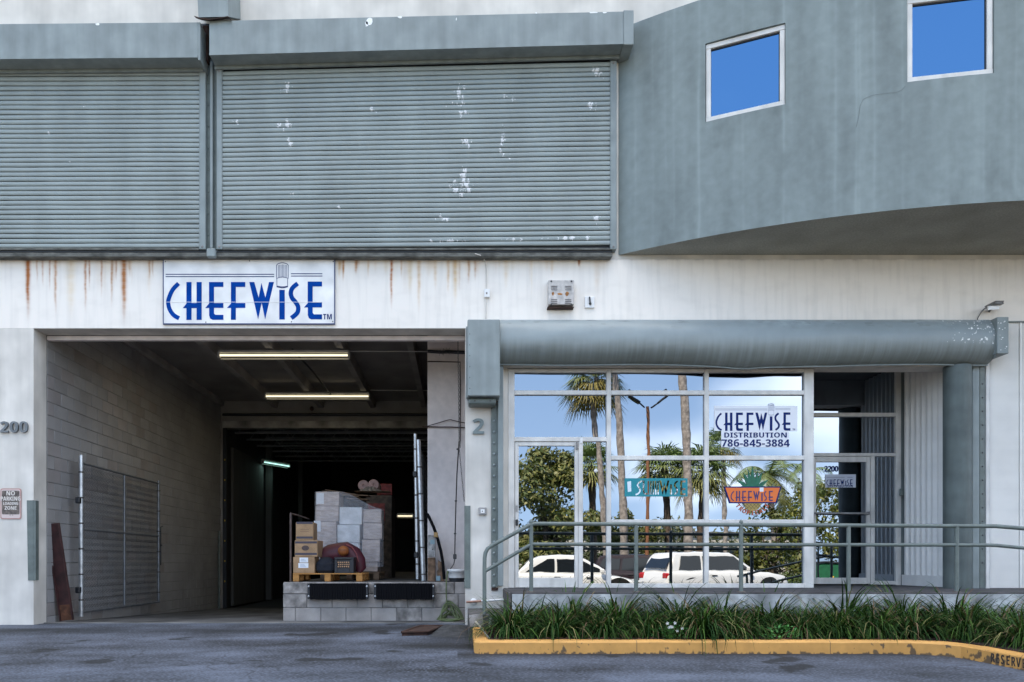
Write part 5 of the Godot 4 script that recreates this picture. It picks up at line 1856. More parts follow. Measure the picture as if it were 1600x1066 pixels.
func kerb_material(run: float) -> StandardMaterial3D:
	var w := 1536
	var h := 96
	var f := FastNoiseLite.new()
	f.seed = 61
	f.frequency = 0.035
	f.fractal_octaves = 4
	var data := PackedByteArray()
	data.resize(w * h * 3)
	for j in h:
		var up := 1.0 - float(j) / h        # 0 at the outer foot, 0.2 at the outer top edge
		for i in w:
			var s := float(i) / w * run
			var n := f.get_noise_2d(i * 2.2, j * 2.6)
			var n2 := f.get_noise_2d(i * 0.5 + 400.0, j * 0.8)
			var c := Color(0.60, 0.31, 0.082) * (0.92 + 0.16 * n2 + 0.06 * n)
			# worn foot, chips and dark scars
			var foot := smoothstep(0.128, 0.082, up) * 0.75 + n * 1.0
			var scar := 0.0
			for q in [[2.35, 0.25, 0.5], [3.4, 0.15, 0.3], [5.6, 0.10, 0.75], [5.95, 0.07, 0.8], [6.28, 0.04, 0.9], [6.75, 0.22, 0.85], [6.95, 0.10, 0.8]]:
				scar = maxf(scar, q[2] * exp(-pow((s - q[0]) / q[1], 2.0)))
			var dark := smoothstep(0.50, 0.75, foot) * 0.85
			dark = maxf(dark, smoothstep(0.38, 0.50, n * 0.9 + scar * 0.62 - absf(up - 0.10) * 2.2) * 0.85)
			dark = maxf(dark, smoothstep(0.50, 0.58, n) * 0.4)
			if up > 0.62:
				dark = maxf(dark, 0.35 + 0.4 * n2)
			# joints between lengths
			if absf(fposmod(s, 2.05) - 1.0) < 0.004:
				dark = 0.8
			c = c.lerp(Color(0.055, 0.045, 0.035), clampf(dark, 0.0, 1.0)).linear_to_srgb()
			var o := (j * w + i) * 3
			data[o] = int(clampf(c.r, 0, 1) * 255)
			data[o + 1] = int(clampf(c.g, 0, 1) * 255)
			data[o + 2] = int(clampf(c.b, 0, 1) * 255)
	return image_material("kerb_yellow", Image.create_from_data(w, h, false, Image.FORMAT_RGB8, data), 0.7)


func blade(m: MB, at: Vector3, az: float, l: float, bend: float, w: float, c: Color, lean := 0.25) -> void:
	m.col = c
	var out := Vector3(cos(az), 0, sin(az))
	var side := Vector3(-out.z, 0, out.x)
	var p := at
	var ang := lean
	var n := 5
	var pl := p - side * w * 0.4
	var pr := p + side * w * 0.4
	for i in n:
		var s := float(i + 1) / n
		ang += bend / n * (0.5 + s)
		p += (out * sin(ang) + Vector3.UP * cos(ang)) * l / n
		var ww := w * (1.0 - pow(s, 2.2)) * 0.5 + 0.0004
		var nn := (out * -cos(ang) + Vector3.UP * sin(ang)).normalized()
		var a := p - side * ww
		var b := p + side * ww
		m.squad(pl, pr, b, a, nn, nn, nn, nn)
		pl = a
		pr = b


func planting() -> void:
	var gm := StandardMaterial3D.new()
	gm.resource_name = "liriope_blades"
	gm.vertex_color_use_as_albedo = true
	gm.roughness = 0.7
	gm.metallic_specular = 0.3
	gm.backlight_enabled = true
	gm.backlight = Color(0.35, 0.4, 0.2)
	var protos := []
	for v in 4:
		var m := MB.new()
		for i in 320:
			var a := rng.randf() * TAU
			var rr := rng.randf() * 0.12
			var shade := rng.randf()
			var c := Color(0.011, 0.036, 0.007).lerp(Color(0.075, 0.145, 0.026), shade * shade * shade)
			if rng.randf() < 0.09:
				c = Color(0.22, 0.20, 0.085)
			elif rng.randf() < 0.05:
				c = Color(0.16, 0.10, 0.06)
			blade(m, Vector3(cos(a) * rr, 0, sin(a) * rr), a + rng.randf_range(-0.6, 0.6), rng.randf_range(0.40, 0.76), rng.randf_range(0.9, 3.1), rng.randf_range(0.010, 0.018), c, rng.randf_range(0.05, 0.7))
		protos.append(m.mesh())
	# [pixel, depth, scale]
	var spots := []
	for q in [[795, 2.35], [835, 1.95], [870, 2.45], [905, 2.0], [940, 2.4], [968, 2.1], [1012, 2.35], [1034, 1.9], [1072, 2.2], [1096, 2.5], [1118, 2.0], [1150, 2.45], [1178, 2.05], [1212, 1.95], [1252, 2.4], [1278, 2.1], [1306, 2.45], [1338, 2.05], [1366, 2.45], [1400, 2.1], [1428, 2.5], [1452, 2.1], [1520, 2.3], [1556, 2.7], [1560, 2.0], [1595, 2.4], [1640, 2.0], [1640, 2.8], [1690, 2.4], [815, 1.8], [890, 1.8], [960, 1.8], [1060, 1.75], [1130, 1.8], [1200, 1.75], [1320, 1.78], [1410, 1.8], [1490, 1.85], [1510, 2.6]]:
		spots.append([X(q[0], q[1]), q[1]])
	for q in [[5.75, 3.3], [5.85, 3.9], [6.1, 4.6], [6.3, 3.5], [6.0, 5.4], [6.5, 4.2]]:
		spots.append(q)
	# front row and back row, counted from the left, so that each clump can be pointed at
	spots.sort_custom(func(p, q): return p[0] < q[0])
	var nth := ["first", "second", "third", "fourth", "fifth", "sixth", "seventh", "eighth", "ninth", "tenth", "eleventh", "twelfth", "thirteenth", "fourteenth", "fifteenth", "sixteenth", "seventeenth", "eighteenth", "nineteenth", "twentieth"]
	var count := {}
	for i in spots.size():
		var q = spots[i]
		var root := piece("liriope_clump", protos[i % 4], gm, self, Transform3D(Basis(Vector3.UP, rng.randf() * TAU).scaled(Vector3.ONE * rng.randf_range(0.85, 1.10) * (1.27 if q[1] < 1.9 else 1.0)), Vector3(q[0], 0.05, q[1])))
		var row := "front" if q[1] > 2.28 else "middle" if q[1] > 1.88 else "rear"
		if q[0] > 5.0:
			row = "right end"
		count[row] = count.get(row, -1) + 1
		tag(root, ("%s arching grassy clump at the bed's right end past the kerb's bend" % nth[count[row]]) if row == "right end" else "%s arching grassy clump from the left in the %s row of the planting bed" % [nth[count[row]], row], "plant", "grassy clumps in the planting bed")
	# a small weed with white flowers, and a leafy one
	var lm := StandardMaterial3D.new()
	lm.resource_name = "weed_leaves"
	lm.vertex_color_use_as_albedo = true
	lm.roughness = 0.6
	for q in [[1050, 2.72, true, "low weed with tiny white flowers at the front of the planting bed"], [1215, 2.74, false, "low bright green leafy weed at the front of the planting bed"], [1110, 2.5, false, "green leafy weed growing up among the grassy clumps"]]:
		var root := thing("weed", q[3], "plant", Vector3(X(q[0], q[1]), 0.05, q[1]))
		var m := MB.new()
		for i in 130:
			var a := rng.randf() * TAU
			var r := sqrt(rng.randf()) * 0.20
			var p := Vector3(cos(a) * r * 1.2, rng.randf_range(0.01, 0.17) * (1.2 - r * 2.5), sin(a) * r * 0.6)
			blade(m, p, a + rng.randf_range(-1, 1), rng.randf_range(0.03, 0.065), 0.6, rng.randf_range(0.014, 0.03), Color(0.035, 0.15, 0.03).lerp(Color(0.07, 0.24, 0.05), rng.randf()), rng.randf_range(0.5, 1.3))
		piece("leaves", m, lm, root)
		if q[2]:
			for i in 7:
				var fm := MB.new()
				var c := Vector3(rng.randf_range(-0.11, 0.11), rng.randf_range(0.10, 0.20), rng.randf_range(0.03, 0.12))
				var sm := MB.new()
				sm.col = Color(0.04, 0.12, 0.03)
				sm.tube([Vector3(c.x * 0.6, 0.0, c.z * 0.5), c], 0.002, 4)
				piece("flower_stalk", sm, lm, root)
				for k in 5:
					var a := TAU * k / 5
					fm.quad(c, c + Vector3(cos(a) * 0.012, sin(a) * 0.012, 0.004), c + Vector3(cos(a + 0.5) * 0.02, sin(a + 0.5) * 0.02, 0.006), c + Vector3(cos(a + 1.0) * 0.012, sin(a + 1.0) * 0.012, 0.004))
				piece("flower", fm, mats["plastic_white"], root)
	# leaf litter
	var lt := MB.new()
	for i in 520:
		var c := Vector3(rng.randf_range(0.35, 5.3), 0.062 + rng.randf() * 0.012, rng.randf_range(2.45, 2.80))
		var a := rng.randf() * TAU
		var d := Vector3(cos(a), rng.randf_range(-0.2, 0.3), sin(a)) * rng.randf_range(0.012, 0.03)
		var s := Vector3(-sin(a), rng.randf_range(-0.2, 0.2), cos(a)) * rng.randf_range(0.006, 0.012)
		lt.quad(c - d, c + s, c + d, c - s)
	tag(stuff(piece("leaf_litter", lt, M("litter", Color(0.17, 0.075, 0.055), 0.9, [texs["grain"], 5.0]))), "dry reddish leaf litter on the soil of the planting bed", "leaf litter")


func gates() -> void:
	# chain-link gate leaf, standing along z from its hinge post at the origin; x is its thickness
	var root := thing("chain_link_gate", "galvanised chain-link gate leaf folded back against the block wall on the left", "gate", Vector3(-5.90, 0.10, -0.98), "chain-link gate leaves")
	var bright: StandardMaterial3D = mats["galvanised"]
	var gs := M("galvanised_dull", Color(0.26, 0.275, 0.30), 0.45, [texs["blotch"], 2.0], null, 0.6)
	var l := 3.15
	var h := 2.36
	var tb := func(called: String, a: Vector3, b: Vector3, r: float) -> void:
		var m := MB.new()
		m.tube([a, b], r, 10)
		piece(called, m, gs, root)
	tb.call("post", Vector3(0, -0.05, 0), Vector3(0, h + 0.12, 0), 0.034)
	(root.get_child(0) as MeshInstance3D).material_override = bright
	tb.call("post", Vector3(0, 0.0, -l), Vector3(0, h + 0.05, -l), 0.028)
	tb.call("rail", Vector3(0, 0.02, -0.03), Vector3(0, 0.02, -l + 0.03), 0.021)
	tb.call("rail", Vector3(0, h, -0.03), Vector3(0, h, -l + 0.03), 0.021)
	tb.call("rail", Vector3(0, h * 0.56, -0.03), Vector3(0, h * 0.56, -l + 0.03), 0.019)
	tb.call("brace_post", Vector3(0.002, 0.04, -l * 0.5), Vector3(0.002, h - 0.02, -l * 0.5), 0.020)
	for z in [0.0, -l]:
		for i in 6:
			var m := MB.new()
			m.lathe([Vector2(0.034, 0), Vector2(0.037, 0.004), Vector2(0.037, 0.022), Vector2(0.034, 0.026)], Transform3D(Basis(), Vector3(0, 0.2 + i * 0.4, z)), 10)
			piece("band", m, mats["chain_steel"], root)
	for yy in [0.32, 1.72]:
		piece("hinge", boxed(Vector3(-0.05, yy, -0.03), Vector3(0.02, yy + 0.10, 0.10), 0.012), mats["black_steel"], root)
	piece("latch", boxed(Vector3(0.0, 1.12, -l - 0.07), Vector3(0.05, 1.16, -l - 0.02), 0.008), mats["black_steel"], root)
	var rod := MB.new()
	rod.tube([Vector3(0.045, 0.75, -l + 0.0), Vector3(0.045, 1.5, -l + 0.0), Vector3(0.045, 1.52, -l - 0.10)], 0.010, 6)
	piece("drop_rod", rod, mats["black_steel"], root)
	# woven diamond mesh: zigzag wires
	var w := MB.new()
	var d := 0.055
	var cols := int(l / d)
	var steps := int((h - 0.04) / d)
	for c in cols:
		var pts := []
		for k in steps + 1:
			pts.append(Vector3(0.004 if k % 2 else -0.004, 0.02 + k * d, -d * 0.5 - c * d - (d * 0.5 if k % 2 else -d * 0.5)))
		for k in steps:
			var a: Vector3 = pts[k]
			var b: Vector3 = pts[k + 1]
			var s := Vector3(0, d * 0.5, d * 0.5).normalized() * 0.0019
			if k % 2 == 0:
				s = Vector3(0, 0.5, -0.5).normalized() * 0.0019
			s = (b - a).normalized().cross(Vector3.RIGHT) * 0.0050
			var o := Vector3.RIGHT * 0.0050
			w.quad(a - s, a + o, b + o, b - s)
			w.quad(a + o, a + s, b + s, b + o)
	stuff(piece("wire_mesh", w, M("wire", Color(0.085, 0.09, 0.10), 0.5, null, null, 0.3), root))
	# the other leaf stands open on the dock at the right, nearly edge-on
	var r2: Node3D = root.duplicate()
	r2.name = "chain_link_gate"
	add_child(r2, true)
	r2.position = Vector3(-0.70, 0.66, -2.35)
	r2.rotation = Vector3(0, deg_to_rad(-1.8), deg_to_rad(0.9))
	tag(r2, "galvanised chain-link gate leaf seen edge-on on the dock beside the pale pink wall", "gate", "chain-link gate leaves")
	# a second pipe post lashed to it
	var pp := thing("pipe_post", "bright galvanised pipe standing upright against the edge-on gate on the dock", "pipe", Vector3(-0.655, 0.585, -2.12))
	var m2 := MB.new()
	m2.tube([Vector3(0.07, 0, 0.02), Vector3(-0.02, 2.42, -0.05)], 0.042, 12)
	piece("pipe", m2, bright, pp)
	for i in 5:
		var bm := MB.new()
		bm.lathe([Vector2(0.044, 0), Vector2(0.049, 0.003), Vector2(0.049, 0.02), Vector2(0.044, 0.023)], Transform3D(Basis(), Vector3(0.07 - 0.09 * (0.1 + i * 0.46) / 2.42, 0.1 + i * 0.46, 0.02 - 0.07 * (0.1 + i * 0.46) / 2.42)), 10)
		piece("band", bm, mats["chain_steel"], pp)
	# steel plank leaning in the corner
	var pl := thing("leaning_channel", "dark maroon steel channel leaning in the left corner of the bay opening", "steel bar")
	var cm := MB.new()
	var a0 := Vector3(-5.93, 0.02, -0.62)
	var a1 := Vector3(-6.075, 1.50, -0.47)
	var ax := (a1 - a0).normalized()
	var sd := ax.cross(Vector3(0, 0, 1)).normalized()
	var xf := Transform3D(Basis(sd, ax, sd.cross(ax)), a0)
	cm.cbox(Vector3(-0.10, 0, -0.006), Vector3(0.10, 1.48, 0.006), 0.003, xf)
	cm.cbox(Vector3(-0.10, 0, 0.0065), Vector3(-0.088, 1.48, 0.05), 0.003, xf)
	cm.cbox(Vector3(0.088, 0, 0.0065), Vector3(0.10, 1.48, 0.05), 0.003, xf)
	piece("channel", cm, mats["maroon_steel"], pl)
	var rm := MB.new()
	rm.cbox(Vector3(-0.098, 0.0, 0.0062), Vector3(0.086, 0.24, 0.0088), 0.001, xf)
	piece("rusted_end", rm, M("rust_brown", Color(0.16, 0.065, 0.035), 0.85, [texs["dirt"], 2.0]), pl)


func make_pallet(label: String, at: Vector3, wide: float, deep: float, mat: Material) -> Node3D:
	var root := thing("pallet", label, "pallet", at, "wooden pallets on the dock")
	for i in 6:
		var z := -deep + 0.10 + i * (deep - 0.1) / 5.0
		piece("top_board", boxed(Vector3(0, 0.115, z - 0.10), Vector3(wide, 0.135, z), 0.003), mat, root)
	for x in [0.0, wide * 0.5 - 0.05, wide - 0.10]:
		for z in [-0.14, -deep * 0.5 - 0.06, -deep]:
			piece("block", boxed(Vector3(x, 0.018, z), Vector3(x + 0.10, 0.097, z + 0.14), 0.004), mat, root)
		piece("bottom_board", boxed(Vector3(x - 0.0, 0.0, -deep), Vector3(x + 0.10, 0.017, 0), 0.003), mat, root)
		piece("stringer", boxed(Vector3(x - 0.0, 0.098, -deep), Vector3(x + 0.10, 0.114, 0), 0.003), mat, root)
	return root


func carton(called: String, label: String, lo: Vector3, hi: Vector3, mat: Material, turn := 0.0, group := "", lean := 0.0) -> Node3D:
	# a closed carton: bulging sides, flap seam and tape
	var ctr := Vector3((lo.x + hi.x) * 0.5, lo.y, (lo.z + hi.z) * 0.5)
	var root := thing(called, label, "box", ctr, group)
	root.rotation = Vector3(0, turn, lean)
	var h := (hi - lo) * 0.5
	piece("body", boxed(Vector3(-h.x, 0, -h.z), Vector3(h.x, hi.y - lo.y, h.z), 0.008), mat, root)
	return root


func dock_goods() -> void:
	var top := 0.588
	var z1 := -1.52
	var xa := X(457.5, z1)
	# --- front pallet and what stands on it
	make_pallet("bright orange-brown wooden pallet at the dock's edge with small cartons on it", Vector3(xa, top, z1), X(566, z1) - xa, 1.0, mats["pallet_wood"])
	var deck := top + 0.136
	var cb: StandardMaterial3D = mats["cardboard"]
	var zf := z1 - 0.02
	var put := func(px0: float, px1: float, y0: float, y1: float, label: String, turn: float, deep := 0.42) -> Node3D:
		return carton("carton", label, Vector3(X(px0, zf), y0, zf - deep), Vector3(X(px1, zf), y1, zf), cb, turn, "brown cartons on the front pallet")
	var y1 := deck + 0.265
	var y2 := y1 + 0.275
	var y3 := y2 + 0.295
	var b1: Node3D = put.call(457.8, 491.5, deck, y1, "brown carton with two white labels, bottom of the small stack", 0.0)
	var b2: Node3D = put.call(461, 497, y1 + 0.001, y2, "brown carton with a dark printed oval, middle of the small stack", -0.05)
	var b3: Node3D = put.call(461.5, 489, y2 + 0.001, y3, "small brown carton with dark tape, top of the small stack", 0.03)
	var zz := 0.2105
	piece("lid_edge", boxed(Vector3(-0.178, 0.178, 0.2), Vector3(0.178, 0.185, 0.2135), 0.001), cb, b1)
	piece("paper_label", boxed(Vector3(-0.07, 0.175, zz), Vector3(0.07, 0.255, 0.2145)), mats["label_white"], b1)
	piece("paper_label", boxed(Vector3(-0.09, 0.085, zz), Vector3(0.075, 0.165, 0.2125)), mats["label_white"], b1)
	var pr := M("faint_print", Color(0.16, 0.09, 0.07), 0.8)
	var lines := MB.new()
	for i in 4:
		lines.box(Vector3(-0.06, 0.10 + i * 0.014, 0.2126), Vector3(0.04 - i * 0.01, 0.104 + i * 0.014, 0.2134))
	for i in 3:
		lines.box(Vector3(-0.05, 0.195 + i * 0.016, 0.2146), Vector3(0.05 - i * 0.02, 0.200 + i * 0.016, 0.2154))
	stuff(piece("label_print", lines, M("ink_blue", Color(0.20, 0.24, 0.36), 0.6), b1))
	var ov := MB.new()
	var pl := PackedVector2Array()
	for i in 20:
		pl.append(Vector2(cos(TAU * i / 20) * 0.062, sin(TAU * i / 20) * 0.042))
	ov.extrude(pl, 0.0, 0.0015)
	piece("printed_oval", ov, M("print_brown", Color(0.10, 0.065, 0.06), 0.7, [texs["blotch"], 4.0]), b2, Transform3D(Basis(), Vector3(-0.01, 0.145, zz)))
	for q in [[b2, 0.20, 0.187, 0.0], [b2, 0.012, 0.187, 0.0], [b3, 0.245, 0.14, 0.0], [b3, 0.005, 0.14, 0.0]]:
		piece("tape", boxed(Vector3(-q[2] + 0.006, q[1] + 0.02, zz - 0.002), Vector3(q[2] - 0.006, q[1] + 0.055, 0.2125)), mats["tape_dark"], q[0])
	var ln := MB.new()
	for i in 2:
		ln.box(Vector3(-0.07, 0.17 - i * 0.03, zz), Vector3(0.07, 0.175 - i * 0.03, 0.2112))
	stuff(piece("printed_lines", ln, pr, b3))
	# dark crate bag and black bottle crate
	var bag := thing("dark_bag", "dark blue-black cloth bag slumped between the cartons and the bottle crate", "bag")
	var m := MB.new()
	m.sphere(Vector3(X(507, zf), deck + 0.13, zf - 0.17), Vector3(0.165, 0.14, 0.17), Transform3D(), 10, 16)
	m.cbox(Vector3(X(491.8, zf) + 0.012, deck, zf - 0.33), Vector3(X(521, zf), deck + 0.20, zf - 0.01), 0.045)
	piece("cloth", m, M("bag_cloth", Color(0.012, 0.014, 0.024), 0.9, [texs["blotch"], 2.5]), bag)
	var cr := thing("bottle_crate", "black plastic crate with rows of openings on the right of the front pallet", "crate")
	var x0 := X(522.5, zf)
	var x1 := X(552.5, zf)
	var blk := M("crate_plastic", Color(0.022, 0.022, 0.028), 0.5, [texs["blotch"], 3.0])
	piece("tub", boxed(Vector3(x0, deck, zf - 0.32), Vector3(x1, deck + 0.255, zf - 0.03), 0.01), blk, cr)
	piece("rim", boxed(Vector3(x0 - 0.006, deck + 0.225, zf - 0.32), Vector3(x1 + 0.006, deck + 0.262, zf), 0.008), blk, cr)
	for q in [[x0, x0 + 0.045, 0.0, 0.224], [x1 - 0.07, x1, 0.0, 0.224], [x0 + 0.046, x1 - 0.071, 0.0, 0.085]]:
		piece("wall", boxed(Vector3(q[0], deck + q[2], zf - 0.029), Vector3(q[1], deck + q[3], zf - 0.002), 0.004), blk, cr)
	for r in 3:
		for k in 6:
			var bm := MB.new()
			var cx := lerpf(x0 + 0.06, x1 - 0.085, k / 5.0) + (0.008 if r % 2 else 0.0)
			bm.cbox(Vector3(cx - 0.011, deck + 0.095 + r * 0.035, zf - 0.028), Vector3(cx + 0.011, deck + 0.118 + r * 0.035, zf - 0.006), 0.004)
			piece("bottle_end", bm, M("bottle_end", Color(0.62, 0.36, 0.20), 0.5, [texs["blotch"], 6.0]), cr)
	# maroon seat cushion roll with an orange ball against it
	var mb := thing("maroon_bag", "large maroon padded bag lying behind the black crate", "bag")
	m = MB.new()
	var zb := -2.02
	m.tube([P(502, 873, zb), P(506, 871, zb), P(516, 867, zb), P(528, 865, zb), P(541, 863, zb), P(552, 868, zb), P(560, 878, zb), P(563, 888, zb), P(560, 894, zb)], [0.10, 0.15, 0.175, 0.18, 0.18, 0.16, 0.13, 0.10, 0.05], 14)
	piece("cover", m, M("maroon_cloth", Color(0.115, 0.012, 0.028), 0.55, [texs["blotch"], 2.0], [texs["grain"], 1.5]), mb)
	m = MB.new()
	m.tube([P(541, 851, zb + 0.13), P(550, 855, zb + 0.16), P(557, 866, zb + 0.16), P(560, 878, zb + 0.15)], 0.010, 6)
	piece("piping", m, M("piping", Color(0.26, 0.06, 0.06), 0.5), mb)
	var ball := thing("ball", "orange-brown ball resting on the maroon bag above the crate", "ball")
	m = MB.new()
	m.sphere(P(536.5, 861, -1.80), Vector3(0.095, 0.085, 0.085), Transform3D(), 10, 18)
	piece("skin", m, M("ball_skin", Color(0.36, 0.105, 0.022), 0.6, [texs["blotch"], 3.0]), ball)
	m = MB.new()
	var c := P(536.5, 861, -1.80)
	m.tube([c + Vector3(-0.092, 0.01, 0.02), c + Vector3(-0.05, 0.015, 0.076), c + Vector3(0.0, 0.012, 0.089), c + Vector3(0.05, 0.015, 0.076), c + Vector3(0.092, 0.01, 0.02)], 0.003, 4)
	piece("seam", m, mats["screw"], ball)
	# upright cart frame at the left end of the pallet
	var cf := thing("cart_handle", "rusty brown upright cart handle at the left end of the front pallet", "cart")
	m = MB.new()
	m.tube([Vector3(X(457, -1.62) - 0.03, top, -1.62), P(457, 802, -1.62) + Vector3(-0.03, 0, 0)], 0.020, 8)
	m.tube([P(457, 802.5, -1.62) + Vector3(-0.03, 0, 0), P(464, 805, -1.95), P(482, 811, -2.5)], 0.014, 8)
	piece("frame", m, M("brown_steel", Color(0.15, 0.10, 0.085), 0.6, [texs["dirt"], 2.0]), cf)

	# --- rear pallet with the wrapped stack
	var z2 := -2.72
	var xb := X(500, z2)
	make_pallet("weathered brown wooden pallet under the wrapped stack of boxes", Vector3(xb, top, z2), X(592, z2) - xb, 1.1, mats["pallet_old"])
	var d2 := top + 0.136
	var wr: StandardMaterial3D = mats["cardboard_wrapped"]
	var wh: StandardMaterial3D = mats["carton_white"]
	var zq := z2 - 0.05
	var stack := [
		[493, 530, 870, 893, wr, "tan carton low in the left column of the wrapped stack", 0.0, 0.0],
		[491.5, 527, 815, 869.5, wr, "tan wrapped carton with a label, middle of the left column", 0.0, 0.0],
		[492.5, 529, 791, 814.5, wr, "tan wrapped carton second from the top of the left column", 0.0, 0.0],
		[493.5, 530, 769, 790.5, wr, "tan wrapped carton at the top left corner of the stack", -0.03, 0.0],
		[531, 566, 793, 820, wh, "white carton at the top of the middle column", 0.02, 0.06],
		[528, 563, 820.5, 848, wh, "white carton in the middle of the middle column", 0.0, 0.06],
		[527, 562, 848.5, 893, wh, "white carton low in the middle column behind the maroon bag", 0.0, 0.05],
		[567, 596, 796, 817, wr, "tan wrapped carton at the top of the right column", 0.0, 0.0],
		[566.5, 596, 817.5, 843, wr, "tan wrapped carton second from the top of the right column", 0.0, 0.0],
		[565, 593, 843.5, 878, wr, "tan wrapped carton low in the right column", 0.0, 0.0],
		[564, 590, 878.5, 893.5, wr, "flat tan carton at the foot of the right column", 0.0, 0.0]]
	for q in stack:
		var y0 := maxf(Y(q[3], zq), d2 + 0.001)
		carton("wrapped_carton", q[5], Vector3(X(q[0], zq), y0, zq - 0.5), Vector3(X(q[1], zq), Y(q[2], zq), zq + q[7]), q[4], q[6] + rng.randf_range(-0.05, 0.05), "cartons of the wrapped stack", rng.randf_range(-0.02, 0.012))
	for q in [[494, 506, 771, 788], [490.5, 501, 814, 831]]:
		var lb := piece("paper_label", boxed(P(q[0], q[3], zq + 0.012), P(q[1], q[2], zq + 0.016)), mats["label_white"])
		tag(lb, ["white paper label on the upper left carton of the wrapped stack", "white paper label stuck to the left middle carton of the wrapped stack"][0 if q[2] < 800 else 1], "label")
	# stretch film: a creased clear sheet round the front and sides
	var film := StandardMaterial3D.new()
	film.resource_name = "stretch_film"
	film.transparency = BaseMaterial3D.TRANSPARENCY_ALPHA
	film.albedo_color = Color(0.93, 0.93, 0.96, 0.22)
	film.roughness = 0.3
	var fm := MB.new()
	var fn := FastNoiseLite.new()
	fn.seed = 4
	fn.frequency = 1.0
	var nx := 46
	var ny := 40
	var pt := func(i: int, j: int) -> Vector3:
		var u := float(i) / nx
		var v := float(j) / ny
		var px := lerpf(490, 598.5, u)
		var ytop := lerpf(768.0, 795.0, smoothstep(0.35, 1.0, u))
		var py := lerpf(886.0, ytop, v)
		var edge := maxf(0.0, absf(u - 0.5) - 0.46) * 9.0
		var crease := fn.get_noise_2d(px * 0.05 + py * 0.10, py * 0.30 - px * 0.04) * 0.045 + fn.get_noise_2d(px * 0.02, py * 0.9) * 0.02
		return P(px, py, zq + 0.095) + Vector3(0, 0, crease - edge * 0.25 - 0.03 * sin(v * PI * 3.0) * 0.2)
	for i in nx:
		for j in ny:
			fm.quad(pt.call(i, j), pt.call(i + 1, j), pt.call(i + 1, j + 1), pt.call(i, j + 1))
	tag(piece("stretch_film", fm, film), "creased clear stretch film wound round the tall stack of boxes", "film")
	# flattened board on top, then two rolls and dark goods behind
	var fb := thing("flattened_cardboard", "loose flattened brown cardboard lying on top of the wrapped stack", "cardboard")
	for q in [[503, 768, 560, 777, 0.0], [515, 772, 575, 775, 0.09], [508, 766, 556, 773, 0.16], [540, 779, 574, 781, 0.05]]:
		var a := P(q[0], q[1], zq - 0.08 - q[4])
		var b := P(q[2], q[3], zq + 0.10 - q[4])
		var bm := MB.new()
		var t := Vector3(0, 0.012, 0)
		var dz := Vector3(0, 0.01, -0.45)
		bm.hexa([a, b, b + dz, a + dz, a + t, b + t, b + dz + t, a + dz + t])
		piece("sheet", bm, M("board_brown", Color(0.24, 0.15, 0.09), 0.85, [texs["blotch"], 2.0]), fb)
	for q in [[567.5, 758.5], [583.5, 757.5]]:
		var rl := MB.new()
		var cc := P(q[0], q[1], zq - 0.25)
		rl.lathe([Vector2(0, 0.02), Vector2(0.022, 0.02), Vector2(0.022, 0.0), Vector2(0.022, 0.0), Vector2(0.092, 0.0), Vector2(0.092, 0.0), Vector2(0.098, 0.006), Vector2(0.098, 0.5)], Transform3D(Basis(Vector3.RIGHT, -PI / 2), cc), 20)
		tag(piece("paper_roll", rl, M("roll_pink", Color(0.36, 0.22, 0.19), 0.7, [texs["blotch"], 3.0])), ["left of the two pale pink rolls on top of the stack", "right of the two pale pink rolls on top of the stack"][0 if q[0] < 575 else 1], "roll", "rolls on the stack")
	var shelf := thing("clear_bag", "crumpled plastic bags and a thin board under the two rolls", "bag")
	var sm := MB.new()
	var crumple := []
	for i in 15:
		var row := []
		for k in 7:
			var u := i / 14.0
			var hh := 0.10 * sin(PI * u) * sin(PI * k / 6.0) * rng.randf_range(0.45, 1.1)
			row.append(P(lerpf(560, 598, u), 767.3, zq - 0.02 - 0.06 * k) + Vector3(0, hh, 0))
		crumple.append(row)
	for i in 14:
		for k in 6:
			sm.quad(crumple[i][k], crumple[i + 1][k], crumple[i + 1][k + 1], crumple[i][k + 1])
	piece("plastic", sm, M("bag_plastic", Color(0.22, 0.20, 0.18), 0.25, [texs["dirt"], 6.0]), shelf)
	piece("board", boxed(P(558, 770.5, zq - 0.45), P(608, 767.5, zq - 0.02), 0.004), M("board_brown", Color(0.24, 0.15, 0.09), 0.85), shelf)
	var rz := -4.4
	var tall := carton("dark_carton", "tall dark stack of goods behind the wrapped boxes under the two rolls", Vector3(X(572, rz), top, rz - 0.9), Vector3(X(612, rz), Y(774, rz), rz), M("goods_dark", Color(0.10, 0.075, 0.06), 0.8, [texs["dirt"], 2.0]))
	piece("red_print", boxed(Vector3(-0.22, 1.15, 0.451), Vector3(0.12, 1.50, 0.455)), M("dull_red", Color(0.25, 0.035, 0.03), 0.6, [texs["dirt"], 3.0]), tall)
	carton("red_carton", "dull red carton with its flap up behind the two rolls", Vector3(X(590, rz), Y(773, rz), rz - 0.5), Vector3(X(608, rz), Y(756, rz), rz), M("dull_red", Color(0.25, 0.035, 0.03), 0.6), 0.25)

	# --- things by the pink wall
	var tz := -1.72
	var cbx := thing("control_box", "pale grey control box with a blue label leaning on the pink wall", "box")
	piece("case", boxed(P(669, 871, tz - 0.12), P(680.5, 836, tz), 0.008), M("case_grey", Color(0.47, 0.45, 0.44), 0.6, [texs["dirt"], 2.0]), cbx)
	piece("blue_label", boxed(P(672.2, 850.5, tz), P(679, 843.5, tz + 0.003)), M("label_blue", Color(0.22, 0.32, 0.37), 0.5), cbx)
	piece("key_hole", boxed(P(675, 859.5, tz), P(677, 857.5, tz + 0.003)), mats["screw"], cbx)
	var tc := thing("torn_carton", "torn brown wooden crate standing below the control box", "crate")
	var mt := M("torn_brown", Color(0.30, 0.18, 0.11), 0.85, [texs["dirt"], 2.0], [texs["streak"], Vector3(3, 0.4, 3)])
	piece("side", boxed(P(669, 909, tz - 0.2), P(680, 871.4, tz + 0.02), 0.01), mt, tc)
	var tm := MB.new()
